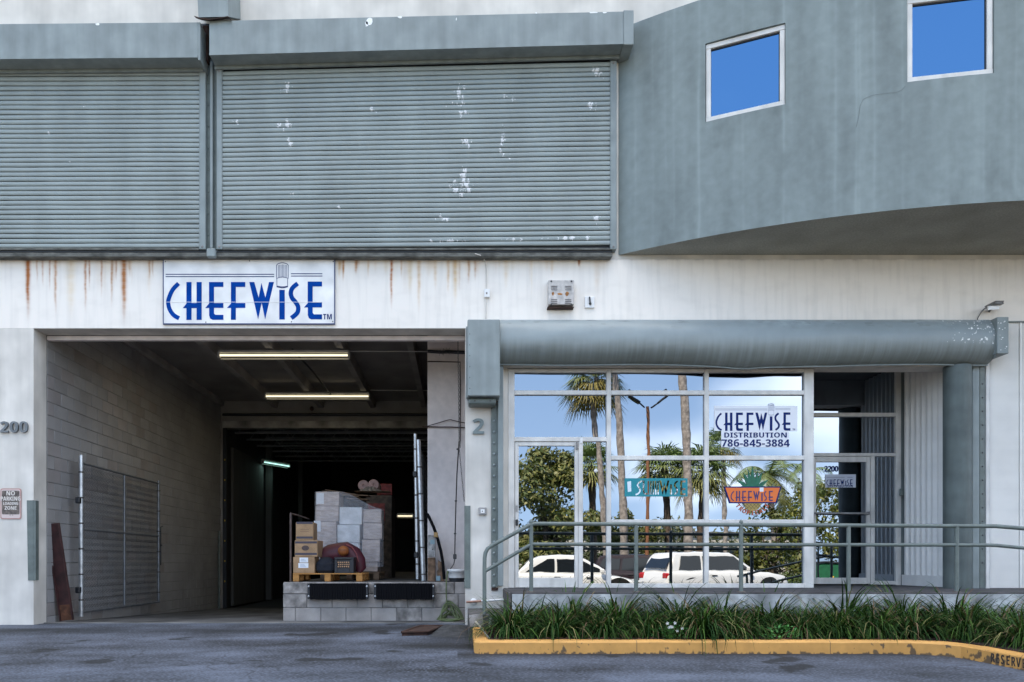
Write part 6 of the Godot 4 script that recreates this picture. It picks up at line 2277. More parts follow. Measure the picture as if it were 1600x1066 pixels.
	tm.extrude(poly([[0.0, 0.0], [0.145, 0.0], [0.145, 0.30], [0.12, 0.345], [0.085, 0.32], [0.05, 0.35], [0.03, 0.29], [0.045, 0.20], [0.02, 0.16], [0.03, 0.08]]), 0.0, 0.06)
	piece("torn_side", tm, mt, tc, Transform3D(Basis(), Vector3(X(680.5, tz), 0.588, tz - 0.06)))
	piece("meter", boxed(P(681.5, 908, tz + 0.001), P(688, 900, tz + 0.015), 0.004), M("label_blue", Color(0.22, 0.32, 0.37), 0.5), tc)
	var bk := thing("bucket", "white plastic bucket lid on a black bucket beside the hose", "bucket")
	m = MB.new()
	var bc := Vector3(X(713.5, -1.45), 0.588, -1.45)
	m.lathe([Vector2(0.118, 0.0), Vector2(0.128, 0.06)], Transform3D(Basis(), bc), 24)
	piece("tub", m, mats["black_steel"], bk)
	m = MB.new()
	m.lathe([Vector2(0.130, 0.061), Vector2(0.133, 0.07), Vector2(0.140, 0.155), Vector2(0.152, 0.157), Vector2(0.152, 0.20), Vector2(0.144, 0.205), Vector2(0.0, 0.205)], Transform3D(Basis(), bc), 24)
	piece("lid", m, mats["plastic_white"], bk)


func bay_fittings() -> void:
	# --- fluorescent battens: two across the bay ceiling, two far inside
	var glow := StandardMaterial3D.new()
	glow.resource_name = "tube_glow"
	glow.albedo_color = Color(0.9, 0.9, 0.85)
	glow.emission_enabled = true
	glow.emission = Color(1.0, 0.95, 0.80)
	glow.emission_energy_multiplier = 0.48
	var cool := glow.duplicate()
	cool.resource_name = "tube_glow_cool"
	cool.emission = Color(0.75, 1.0, 0.95)
	var housing := M("batten", Color(0.62, 0.60, 0.56), 0.5, [texs["blotch"], 1.0])
	var lamps := [
		[Vector3(X(444, -3.3), Y(555, -3.3), -3.3), 2.42, 0.0, glow, "long lit fluorescent lamp under the ceiling at the front of the bay"],
		[Vector3(X(496, -6.9), Y(619, -6.9), -6.9), 2.42, 0.0, glow, "long lit fluorescent lamp under the ceiling at the rear of the bay"],
		[Vector3(X(431, -12.8), Y(725, -12.8), -12.8), 1.2, 62.0, cool, "short cool white lamp at an angle in the dark warehouse"],
		[Vector3(X(633, -14.2), Y(806, -14.2), -14.2), 0.52, 0.0, glow, "small warm lamp low in the dark beside the gate"]]
	for q in lamps:
		var root := thing("fluorescent_lamp", q[4], "lamp", q[0], "fluorescent lamps")
		root.rotation.y = deg_to_rad(q[2])
		var hl: float = q[1] * 0.5
		piece("housing", boxed(Vector3(-hl, 0.035, -0.06), Vector3(hl, 0.085, 0.06), 0.01), housing, root)
		piece("reflector", boxed(Vector3(-hl, -0.075, -0.06), Vector3(hl, -0.040, -0.045), 0.004), housing, root)
		for s in [-1, 1]:
			piece("end_cap", boxed(Vector3(s * hl - 0.02, -0.06, -0.05), Vector3(s * hl + 0.02, 0.05, 0.06), 0.008), housing, root)
		var m := MB.new()
		m.tube([Vector3(-hl + 0.02, -0.012, 0.03), Vector3(hl - 0.02, -0.012, 0.03)], 0.019, 8)
		piece("tube", m, q[3], root)
		var al := AreaLight3D.new()
		al.name = "lamp_light"
		al.area_size = Vector2(q[1] * 0.95, 0.06)
		al.light_color = Color(1.0, 0.94, 0.78) if q[3] == glow else Color(0.8, 1.0, 0.95)
		al.light_energy = (0.8 if q[0].z > -5.0 else 0.3) if q[1] > 2.0 else 0.06
		al.shadow_enabled = true
		al.rotation.x = -PI / 2
		al.position = Vector3(0, -0.085, 0.03)
		root.add_child(al)
	var cd := thing("ceiling_wires", "thin conduits running from the bay lamps across to the pink wall", "wire")
	for q in [[546, 549, -3.3, 668, 549.5], [578, 610, -6.9, 668, 610.5]]:
		var m := MB.new()
		m.tube([P(q[0], q[1], q[2]) , P(q[3] + 4, q[4], q[2])], 0.010, 5)
		piece("conduit", m, housing, cd)
	var m3 := MB.new()
	m3.tube([Vector3(-3.10, 4.90, -3.4), Vector3(-3.00, 4.86, -5.0), Vector3(-2.95, 4.80, -6.85)], 0.02, 6)
	piece("conduit", m3, mats["black_steel"], cd)
	var sp := thing("sprinkler_pipe", "dark sprinkler pipe running along the rear wall above the opening", "pipe")
	var m := MB.new()
	m.tube([Vector3(-6.0, 4.68, -8.65), Vector3(0.5, 4.68, -8.65)], 0.035, 8)
	piece("pipe", m, mats["black_steel"], sp)
	m = MB.new()
	m.sphere(Vector3(X(487, -8.6), 4.82, -8.6), Vector3(0.05, 0.06, 0.05), Transform3D(), 6, 8)
	piece("sprinkler_head", m, mats["rust"], sp)
	var jp := thing("standpipe", "thin grey vertical pipe at the far left corner of the bay", "pipe")
	m = MB.new()
	m.tube([Vector3(-6.04, -0.28, -8.5), Vector3(-6.04, 1.7, -8.5)], 0.03, 8)
	piece("pipe", m, mats["grey_rail"], jp)

	# --- dock bumpers
	for q in [[480, 575, "left black ribbed rubber dock bumper under the orange pallet"], [584, 679, "right black ribbed rubber dock bumper under the edge-on gate"]]:
		var zz := -0.98
		var root := thing("dock_bumper", q[2], "dock bumper", Vector3.ZERO, "rubber dock bumpers")
		var x0 := X(q[0], zz)
		var x1 := X(q[1], zz)
		var y0 := Y(937.5, zz)
		var y1 := Y(912, zz)
		var n := 22
		for i in n:
			var a := lerpf(x0 + 0.04, x1 - 0.04, float(i) / n)
			piece("rubber_ply", boxed(Vector3(a, y0 + rng.randf_range(0, 0.006), -1.094), Vector3(a + (x1 - x0 - 0.08) / n - 0.003, y1, zz + rng.randf_range(-0.004, 0.004)), 0.004), mats["rubber"], root)
		for s in [x0, x1 - 0.04]:
			piece("end_angle", boxed(Vector3(s, y0 + 0.012, -1.094), Vector3(s + 0.038, y1, zz - 0.01), 0.006), mats["black_steel"], root)
			for yy in [y0 + 0.055, y1 - 0.045]:
				var bm := MB.new()
				bm.lathe([Vector2(0.0, 0.012), Vector2(0.010, 0.012), Vector2(0.016, 0.0)].duplicate(), Transform3D(Basis(Vector3.RIGHT, PI / 2), Vector3(s + 0.02, yy, zz - 0.01)), 10)
				piece("bolt", bm, mats["galvanised"], root)

	# --- chain, cord and pipes on the pink wall
	var ch := thing("door_chain", "rusty hoist chain hanging from the bay lintel in front of the pink wall", "chain")
	var lk := MB.new()
	for q in [[715.5, 530, 717.5, 700, 0.0], [717.5, 700, 725.5, 784, 0.0], [718.5, 570, 719, 700, 0.01]]:
		var n := int((q[3] - q[1]) / 3.4)
		for i in n:
			var t := float(i) / n
			var c := P(lerpf(q[0], q[2], t), lerpf(q[1], q[3], t) + 1.7, -0.62 + q[4])
			var flip := Basis(Vector3.UP, PI / 2 * (i % 2) + 0.4)
			var lm := MB.new()
			lm.tube([Vector3(-0.007, -0.016, 0), Vector3(-0.007, 0.016, 0), Vector3(0.007, 0.016, 0), Vector3(0.007, -0.016, 0), Vector3(-0.007, -0.016, 0)], 0.0034, 4, false)
			lk.add(lm, Transform3D(flip, c))
	stuff(piece("links", lk, mats["chain_steel"], ch))
	piece("pulley", boxed(P(713, 531, -0.66), P(718, 526, -0.56), 0.008), mats["screw"], ch)
	piece("bracket", boxed(P(718, 531, -0.62), P(726, 527, -0.5), 0.006), M("bracket_amber", Color(0.50, 0.26, 0.07), 0.6), ch)
	var cw := thing("wall_piping", "black steam pipe and thin rusty wires fixed across the top of the pink wall", "pipe")
	var tb := func(called: String, pts: Array, r: float, mat: Material) -> void:
		var q := []
		for p in pts:
			q.append(P(p[0], p[1], p[2] if p.size() > 2 else -1.95))
		var mm := MB.new()
		mm.tube(q, r, 7)
		piece(called, mm, mat, cw)
	tb.call("pipe", [[668, 549], [690, 550.5], [700, 550], [727, 551]], 0.030, mats["black_steel"])
	tb.call("wire", [[668, 565], [719, 566], [719.5, 600], [719, 690]], 0.010, mats["rust"])
	tb.call("wire", [[660, 667, -1.96], [690, 667.5], [704, 667.5], [728, 668.5]], 0.010, mats["rust"])
	tb.call("wire", [[668, 666], [700, 656.5], [704, 656], [712, 658], [728, 661.5]], 0.007, mats["rust"])
	var fz := MB.new()
	for i in 30:
		var c := P(rng.randf_range(686, 702), rng.randf_range(547, 553), -1.91)
		fz.tube([c, c + Vector3(rng.randf_range(-0.05, 0.05), rng.randf_range(-0.05, 0.05), rng.randf_range(0, 0.05))], 0.003, 3, false)
	stuff(piece("old_nest", fz, mats["screw"], cw))
	var cc := thing("hanging_cord", "black electric cord hanging down the pink wall to a connector", "cord")
	m = MB.new()
	m.tube([P(717.3, 690, -0.75), P(714, 740, -1.2), P(712.3, 790, -1.6), P(711, 840, -1.7), P(710.6, 866, -1.7)], 0.010, 7)
	piece("cord", m, M("cord_brown", Color(0.035, 0.026, 0.024), 0.6), cc)
	for q in [[715, 702], [712.3, 783], [711, 834]]:
		m = MB.new()
		m.sphere(P(q[0], q[1], -1.6), Vector3(0.022, 0.016, 0.016), Transform3D(), 5, 8)
		piece("clip", m, mats["screw"], cc)
	piece("connector", boxed(P(708, 874, -1.72), P(713.5, 866, -1.66), 0.01), mats["screw"], cc)
	m = MB.new()
	m.tube([P(711, 872, -1.68), P(709, 882, -1.62), P(704, 889, -1.5), P(700, 896, -1.3)], 0.009, 6)
	piece("tail", m, mats["screw"], cc)
	var bh := thing("black_hose", "thick black hose arching down behind the control box", "hose")
	m = MB.new()
	m.tube([P(668, 804, -1.93), P(672, 812, -1.85), P(678, 825, -1.8), P(684, 843, -1.66), P(689, 862, -1.6), P(692, 880, -1.6), P(694, 905, -1.55)], 0.026, 9)
	piece("hose", m, mats["rubber"], bh)
	piece("bracket", boxed(P(678, 840, -1.70), P(684, 832, -1.62), 0.006), M("brass", Color(0.36, 0.22, 0.09), 0.5, null, null, 0.4), bh)

	# --- green hose: hanging over the dock edge into a heap
	var hg := M("hose_green", Color(0.125, 0.165, 0.065), 0.5, [texs["blotch"], 3.0])
	var gh := thing("garden_hose", "green garden hose heaped at the foot of the dock behind the pillar", "hose")
	m = MB.new()
	m.tube([P(699.5, 893, -1.2), P(697.5, 905, -1.07), P(697, 925, -1.05), P(698, 945, -1.02), P(699, 958, -0.95)], 0.010, 7)
	piece("length", m, hg, gh)
	for i in 13:
		# slack loops slumped against the dock: each rises from the floor, leans back and comes down again
		var pts := []
		var x0 := X(686 + rng.randf_range(-3, 8), -0.7)
		var x1 := X(721 + rng.randf_range(-7, 2), -0.8)
		var hh := rng.randf_range(0.06, 0.33)
		var zc := -0.80 + rng.randf_range(-0.16, 0.10)
		var skew := rng.randf_range(0.5, 0.85)
		for k in 19:
			var t := k / 18.0
			var rise := sin(PI * pow(t, 1.0 / skew - 0.6)) if t < 1.0 else 0.0
			pts.append(Vector3(lerpf(x0, x1, t) + 0.03 * sin(t * 6.0 + i), 0.014 + maxf(rise, 0.0) * hh, zc - rise * 0.10 + 0.05 * cos(t * 5.0 + i * 1.7)))
		m = MB.new()
		m.tube(pts, 0.009, 7)
		piece("loop", m, hg, gh)
	for i in 4:
		var pts := []
		for k in 17:
			var a0 := lerpf(0.0, TAU * 0.8, k / 16.0) + i
			pts.append(Vector3(X(703, -0.55) + cos(a0) * (0.13 + i * 0.015), 0.013 + i * 0.006, -0.62 + sin(a0) * 0.10))
		m = MB.new()
		m.tube(pts, 0.009, 7)
		piece("loop", m, hg, gh)
	# --- rusty plate lying on a lump of asphalt by the pillar
	var rp := thing("rusty_plate", "rusty dark steel plate lying on the ground beside the white pillar", "steel plate")
	m = MB.new()
	var a := [Vector3(X(628, 1.35), 0, 1.35), Vector3(X(668, 1.3), 0, 1.3), Vector3(X(692, 0.55), 0, 0.55), Vector3(X(655, 0.62), 0, 0.62)]
	var h := []
	for i in 4:
		h.append(Vector3(a[i].x, ground_y(a[i].z) - 0.02, a[i].z))
	for i in 4:
		h.append(Vector3(a[i].x, ground_y(a[i].z) + 0.045, a[i].z))
	m.hexa(h)
	piece("plate", m, mats["rust"], rp)
	m = MB.new()
	m.tube([h[4], h[5], h[6], h[7], h[4]], 0.018, 6)
	piece("rim", m, mats["rust"], rp)
	# asphalt patch heaped at the pillar's foot
	m = MB.new()
	var n := 14
	for i in n:
		for j in n:
			var f := func(ii: int, jj: int) -> Vector3:
				var u := float(ii) / n
				var v := float(jj) / n
				var x := lerpf(-0.35, 0.20, u)
				var z := lerpf(0.02, 1.5, v)
				var bump := sin(PI * clampf(u * 1.05, 0, 1)) * sin(PI * v) * 0.07 + 0.012 * sin(u * 17.0 + v * 9.0) * sin(PI * u) * sin(PI * v)
				return Vector3(x, ground_y(z) - 0.004 + bump, z)
			m.quad(f.call(i, j + 1), f.call(i + 1, j + 1), f.call(i + 1, j), f.call(i, j))
	struct("asphalt_patch", m, M("asphalt_dark", Color(0.085, 0.088, 0.095), 0.9, [texs["dirt"], 1.2], [texs["speck"], 2.0]))


# ---------- the car park behind the viewer: seen only mirrored in the shop windows ----------
func R(px: float, py: float, s: float) -> Vector3:      # mirrored pixel at s pixels per metre to the real place
	return Vector3((px - 715.0) / s, EYE.y + (880.0 - py) / s, FOCAL / s - 11.5)

func grid_surface(m: MB, g: Array, closed := false) -> void:
	var nu := g.size()
	var nv: int = g[0].size()
	var nrm := []
	for i in nu:
		var row := []
		for k in nv:
			var du: Vector3 = g[mini(i + 1, nu - 1)][k] - g[maxi(i - 1, 0)][k]
			var dv: Vector3 = g[i][(k + 1) % nv if closed else mini(k + 1, nv - 1)] - g[i][(k - 1 + nv) % nv if closed else maxi(k - 1, 0)]
			row.append(du.cross(dv).normalized())
		nrm.append(row)
	for i in nu - 1:
		for k in (nv if closed else nv - 1):
			var l := (k + 1) % nv
			m.squad(g[i][k], g[i + 1][k], g[i + 1][l], g[i][l], nrm[i][k], nrm[i + 1][k], nrm[i + 1][l], nrm[i][l])

func car(label: String, at: Vector3, turn: float, body: Material, long: float, tall: float, boxy: bool, group: String) -> Node3D:
	var root := thing("parked_car", label, "car", at, group)
	root.rotation.y = turn
	var hw := 0.90
	var k := long / 4.5
	var belt := tall * 0.62
	var st := []
	if boxy:
		st = [[-2.25, 0.42, 0.62, 0.84], [-2.22, 0.30, belt - 0.1, 0.88], [-2.1, 0.26, belt, 0.90], [-1.2, 0.22, belt, 0.91], [0.0, 0.22, belt - 0.01, 0.91], [0.85, 0.22, belt - 0.02, 0.90], [1.5, 0.24, belt - 0.08, 0.88], [2.05, 0.28, belt - 0.16, 0.83], [2.22, 0.32, belt - 0.32, 0.74], [2.27, 0.42, 0.60, 0.66]]
	else:
		st = [[-2.22, 0.42, 0.60, 0.76], [-2.15, 0.30, belt - 0.06, 0.83], [-1.9, 0.25, belt + 0.02, 0.87], [-1.2, 0.20, belt + 0.01, 0.89], [0.0, 0.20, belt - 0.01, 0.90], [0.9, 0.20, belt - 0.03, 0.89], [1.5, 0.22, belt - 0.13, 0.87], [2.0, 0.26, belt - 0.26, 0.79], [2.2, 0.32, belt - 0.40, 0.66], [2.25, 0.40, 0.46, 0.58]]
	var g := []
	for s in st:
		var x: float = s[0] * k
		var yb: float = s[1]
		var yt: float = s[2]
		var w: float = s[3] * hw / 0.9
		var ring := []
		for q in [[yb, 0.02], [yb, 0.88], [yb + 0.10, 0.97], [lerpf(yb, yt, 0.5), 1.0], [lerpf(yb, yt, 0.8), 0.985], [yt - 0.03, 0.94], [yt, 0.84], [yt + 0.02, 0.4], [yt + 0.025, 0.0]]:
			ring.append(Vector3(x, q[0], q[1] * w))
		for i in range(7, -1, -1):
			ring.append(Vector3(ring[i].x, ring[i].y, -ring[i].z))
		g.append(ring)
	var m := MB.new()
	grid_surface(m, g)
	for e in [g[0], g[-1]]:
		for i in range(1, 8):
			m.quad(e[i], e[16 - i], e[15 - i], e[i + 1])
	piece("body", m, body, root)
	# cabin: roof and pillars in body colour, glass set on
	var ca := [[-2.12, belt, 0.76, -2.0, 0.70], [-1.1, 0, 0, 0, 0]]
	var x0 := (-2.12 if boxy else -1.95) * k
	var x1 := (-1.80 if boxy else -1.05) * k
	var x2 := (0.10 if boxy else 0.0) * k
	var x3 := (0.95 if boxy else 1.15) * k
	var cab := []
	var rows := 7
	for i in rows:
		var t := float(i) / (rows - 1)
		var rise := sin(t * PI * 0.5)
		cab.append([lerpf(x0, x1, t), lerpf(belt - 0.02, tall - 0.03, rise), 0.80 - 0.13 * t])
	cab.append([lerpf(x1, x2, 0.5), tall, 0.66])
	for i in rows:
		var t := 1.0 - float(i) / (rows - 1)
		var rise := sin(t * PI * 0.5) if t < 1.0 else 1.0
		cab.append([lerpf(x3, x2, t), lerpf(belt - 0.04, tall - 0.02, lerpf(t, rise, 0.4)), 0.80 - 0.13 * t])
	var gg := []
	for c in cab:
		var ring := []
		for q in [[belt - 0.06, 0.82], [lerpf(belt, c[1], 0.5), lerpf(0.81, c[2], 0.5)], [c[1] - 0.04, c[2] + 0.015], [c[1], c[2] - 0.05], [c[1] + 0.015, 0.3], [c[1] + 0.018, 0.0]]:
			ring.append(Vector3(c[0], maxf(minf(q[0], c[1] + 0.018), belt - 0.07), q[1]))
		for i in range(4, -1, -1):
			ring.append(Vector3(ring[i].x, ring[i].y, -ring[i].z))
		gg.append(ring)
	m = MB.new()
	grid_surface(m, gg)
	piece("cabin", m, body, root)
	var gl := M("car_glass", Color(0.012, 0.015, 0.018), 0.05)
	var black := M("car_trim", Color(0.012, 0.012, 0.012), 0.5)
	for s in [1, -1]:
		var xs := [x0 + 0.30 * k, x1 + 0.12, (x1 + x2) * 0.5 - 0.18 * k, (x1 + x2) * 0.5 - 0.10 * k, x2 + 0.10, x3 - 0.22 * k]
		for w in [[xs[0], xs[1], xs[2], xs[2]], [xs[3], xs[3], xs[4], xs[5]]]:
			var ya := belt + 0.03
			var yb := tall - 0.13
			var za: float = 0.815 * s
			var zb: float = 0.722 * s
			var q := [Vector3(w[0], ya, za), Vector3(w[3], ya, za), Vector3(w[2], yb, zb), Vector3(w[1], yb, zb)]
			if s < 0:
				q.reverse()
			m = MB.new()
			m.quad(q[0], q[1], q[2], q[3])
			piece("side_window", m, gl, root)
		for hx in [-0.62 * k, 0.42 * k]:
			piece("door_handle", boxed(Vector3(hx - 0.10, belt - 0.16, s * 0.905 - 0.02), Vector3(hx + 0.10, belt - 0.12, s * 0.905 + 0.02), 0.01), black, root)
		piece("mirror", boxed(Vector3(x3 - 0.42 * k, belt + 0.0, s * 0.98 - 0.09), Vector3(x3 - 0.28 * k, belt + 0.13, s * 0.98 + 0.09), 0.03), body, root)
		for xx in [-1.38 * k, 1.38 * k]:
			var wh := part_root("wheel", root, Vector3(xx, 0.33, s * 0.80))
			wh.rotation.x = PI / 2 * s
			m = MB.new()
			m.lathe([Vector2(0.0, -0.10), Vector2(0.30, -0.10), Vector2(0.33, -0.07), Vector2(0.33, 0.07), Vector2(0.30, 0.10), Vector2(0.21, 0.10), Vector2(0.20, 0.08)], Transform3D(), 24)
			piece("tyre", m, M("tyre", Color(0.015, 0.015, 0.016), 0.85), wh)
			m = MB.new()
			m.lathe([Vector2(0.20, 0.07), Vector2(0.05, 0.085), Vector2(0.0, 0.085)], Transform3D(), 24)
			for i in 5:
				m.cbox(Vector3(0.03, 0.075, -0.025), Vector3(0.20, 0.095, 0.025), 0.008, Transform3D(Basis(Vector3.UP, TAU * i / 5), Vector3.ZERO))
			piece("rim", m, mats["galvanised"], wh)
			m = MB.new()
			m.lathe([Vector2(0.44, 0.112), Vector2(0.0, 0.112)], Transform3D(), 24)
			var ar := piece("wheel_arch", m, black, root, Transform3D(Basis(Vector3.RIGHT, PI / 2 * s), Vector3(xx, 0.35, s * 0.788)))
			ar.name = "wheel_arch"
	# screens and lamps
	m = MB.new()
	m.quad(Vector3(x3 - 0.02, belt + 0.0, 0.70), Vector3(x3 - 0.02, belt + 0.0, -0.70), Vector3(x2 + 0.05, tall - 0.06, -0.56), Vector3(x2 + 0.05, tall - 0.06, 0.56))
	piece("windscreen", m, gl, root, Transform3D(Basis(), Vector3(0.035, 0.04, 0)))
	m = MB.new()
	m.quad(Vector3(x0, belt + 0.06, -0.66), Vector3(x0, belt + 0.06, 0.66), Vector3(x1 - 0.02, tall - 0.10, 0.54), Vector3(x1 - 0.02, tall - 0.10, -0.54))
	piece("rear_window", m, gl, root, Transform3D(Basis(), Vector3(-0.06 if boxy else -0.10, 0.03, 0)))
	for s in [-1, 1]:
		piece("headlight", boxed(Vector3(1.98 * k, belt - 0.36, s * 0.64 - 0.14), Vector3(2.20 * k, belt - 0.22, s * 0.64 + 0.14), 0.05), M("lamp_clear", Color(0.55, 0.57, 0.6), 0.1), root)
		piece("tail_light", boxed(Vector3(-2.25 * k, belt - 0.26, s * 0.70 - 0.15), Vector3(-2.08 * k, belt - 0.06, s * 0.70 + 0.15), 0.04), M("lamp_red", Color(0.45, 0.012, 0.012), 0.15), root)
	return root


func leaf_material(key: String, glow := Color(0.45, 0.5, 0.25)) -> StandardMaterial3D:
	if mats.has(key):
		return mats[key]
	var m := StandardMaterial3D.new()
	m.resource_name = key
	m.vertex_color_use_as_albedo = true
	m.roughness = 0.5
	m.backlight_enabled = true
	m.backlight = glow
	mats[key] = m
	return m

func fan_frond(m: MB, at: Vector3, az: float, el: float, size: float, c: Color) -> void:
	var d := Vector3(cos(az) * cos(el), sin(el), sin(az) * cos(el))
	var stalk := at + d * size * 0.55
	var side := d.cross(Vector3.UP).normalized()
	var up := side.cross(d).normalized()
	m.col = Color(0.12, 0.14, 0.05)
	m.tube([at, stalk], size * 0.012, 3, false)
	var n := 22
	for i in n:
		var a := lerpf(-2.0, 2.0, (i + 0.5) / n) + rng.randf_range(-0.04, 0.04)
		var dir := (d * cos(a) + side * sin(a)).normalized()
		var l := size * (0.62 + 0.18 * cos(a)) * rng.randf_range(0.9, 1.1)
		var across := (side * cos(a) - d * sin(a)) * size * 0.028
		var p1 := stalk + dir * l * 0.55 + up * 0.04 * size
		var p2 := stalk + dir * l + Vector3.DOWN * l * rng.randf_range(0.20, 0.42)
		m.col = c * rng.randf_range(0.8, 1.2)
		m.flat3(stalk, p1 - across, p1 + across)
		m.flat3(p1 - across, p2, p1 + across)

func feather_frond(m: MB, at: Vector3, az: float, el: float, size: float, c: Color) -> void:
	var out := Vector3(cos(az), 0, sin(az))
	var side := Vector3(-out.z, 0, out.x)
	var p := at
	var ang := el
	var n := 16
	for i in n:
		var s := float(i) / n
		ang -= (0.06 + s * 0.16)
		var d := out * cos(ang) + Vector3.UP * sin(ang)
		var q := p + d * size / n
		m.col = Color(0.14, 0.15, 0.05)
		m.tube([p, q], size * 0.010 * (1.1 - s), 3, false)
		for sg in [-1, 1]:
			for h in 2:
				var b := p.lerp(q, h * 0.5)
				var l := size * 0.30 * sin(PI * clampf(s * 0.85 + 0.12, 0, 1)) * rng.randf_range(0.85, 1.1)
				var tip: Vector3 = b + (side * sg * 0.85 + d * 0.45).normalized() * l + Vector3.DOWN * l * rng.randf_range(0.25, 0.6)
				m.col = c * rng.randf_range(0.8, 1.2)
				m.flat3(b - d * size * 0.012, tip, b + d * size * 0.014)
		p = q

func palm(label: String, foot: Vector3, crown: Vector3, r0: float, r1: float, kind: String, size: float, fronds: int) -> Node3D:
	var root := thing("palm_tree", label, "palm tree", foot, "palms mirrored in the shop windows")
	var m := MB.new()
	var top := crown - foot
	var pts := []
	var rad := []
	for i in 25:
		var t := i / 24.0
		pts.append(top * t + Vector3(sin(t * 3.0) * 0.06, 0, 0))
		rad.append(lerpf(r0, r1, pow(t, 0.5)) * (1.35 - 0.35 * smoothstep(0.0, 0.12, t)) * (1.0 + 0.02 * sin(i * 2.4)))
	m.tube(pts, rad, 14)
	piece("trunk", m, M("palm_trunk", Color(0.56, 0.49, 0.44), 0.9, [texs["dirt"], Vector3(1.5, 1.0, 1.5)], [texs["streak"], Vector3(1.0, 4.0, 1.0)]) if kind != "sabal" else M("palm_trunk_dark", Color(0.24, 0.18, 0.14), 0.95, [texs["dirt"], 2.0], [texs["speck"], 1.5]), root)
	if kind == "royal":
		m = MB.new()
		m.tube([top - Vector3(0, 1.0, 0), top - Vector3(0, 0.7, 0), top + Vector3(0, 0.2, 0)], [r1 * 1.1, r1 * 1.25, r1 * 0.6], 12)
		piece("crownshaft", m, M("crownshaft", Color(0.10, 0.16, 0.05), 0.5), root)
	m = MB.new()
	for i in fronds:
		var az := i * 2.399 + rng.randf_range(-0.25, 0.25)
		var t := float(i) / fronds
		var el := lerpf(-0.75, 1.25, t) + rng.randf_range(-0.12, 0.12)
		var c := Color(0.27, 0.25, 0.07).lerp(Color(0.17, 0.23, 0.085), clampf(t * 2.0, 0, 1))
		if kind == "washington" and t < 0.25:
			c = Color(0.24, 0.20, 0.06)
		if kind == "royal":
			feather_frond(m, top, az, el * 0.8 + 0.2, size, c)
		else:
			fan_frond(m, top + Vector3(0, (t - 0.5) * size * 0.2, 0), az, el, size * rng.randf_range(0.85, 1.1), c)
	piece("crown", m, leaf_material("palm_leaves"), root)
	return root

func leafy_crown(m: MB, clumps: Array, leaves: int, leaf: float, c0: Color, c1: Color) -> void:
	for i in leaves:
		var q = clumps[rng.randi() % clumps.size()]
		var d := Vector3(rng.randfn(), rng.randfn(), rng.randfn()).normalized() * pow(rng.randf(), 0.45)
		var p: Vector3 = q[0] + d * q[1]
		var n := (d + Vector3(rng.randfn(), rng.randfn() + 0.6, rng.randfn()) * 0.7).normalized()
		var a := n.cross(Vector3(rng.randfn(), rng.randfn(), rng.randfn())).normalized() * leaf * rng.randf_range(0.6, 1.2)
		var b := n.cross(a).normalized() * a.length() * 0.45
		m.col = c0.lerp(c1, rng.randf())
		m.quad(p - a, p + b, p + a, p - b)

func tree(called: String, label: String, category: String, foot: Vector3, high: float, wide: float, leaves: int, leaf: float, c0: Color, c1: Color, group: String, low := 0.3) -> Node3D:
	var root := thing(called, label, category, foot, group)
	var m := MB.new()
	m.tube([Vector3(0, -0.3, 0), Vector3(0.05, high * 0.25, 0.02), Vector3(-0.05, high * 0.6, 0)], [wide * 0.05 + 0.04, wide * 0.04 + 0.03, 0.03], 8)
	var clumps := []
	for i in 26:
		var a := rng.randf() * TAU
		var y := lerpf(low, 0.98, rng.randf())
		var r := wide * 0.5 * sqrt(rng.randf()) * sin(PI * clampf((y - low) / (1.08 - low) * 0.85 + 0.15, 0, 1))
		var c := Vector3(cos(a) * r, y * high, sin(a) * r)
		clumps.append([c, wide * rng.randf_range(0.09, 0.20)])
		if i < 14:
			m.tube([Vector3(0, high * lerpf(0.15, 0.5, rng.randf()), 0), c * Vector3(0.5, 0.8, 0.5) + Vector3(0, 0.05, 0), c], [0.05, 0.03, 0.012], 5, false)
	piece("trunk", m, M("bark", Color(0.20, 0.16, 0.13), 0.95, [texs["dirt"], 1.5], [texs["speck"], 1.5]), root)
	m = MB.new()
	leafy_crown(m, clumps, leaves, leaf, c0, c1)
	piece("crown", m, leaf_material("tree_leaves"), root)
	return root


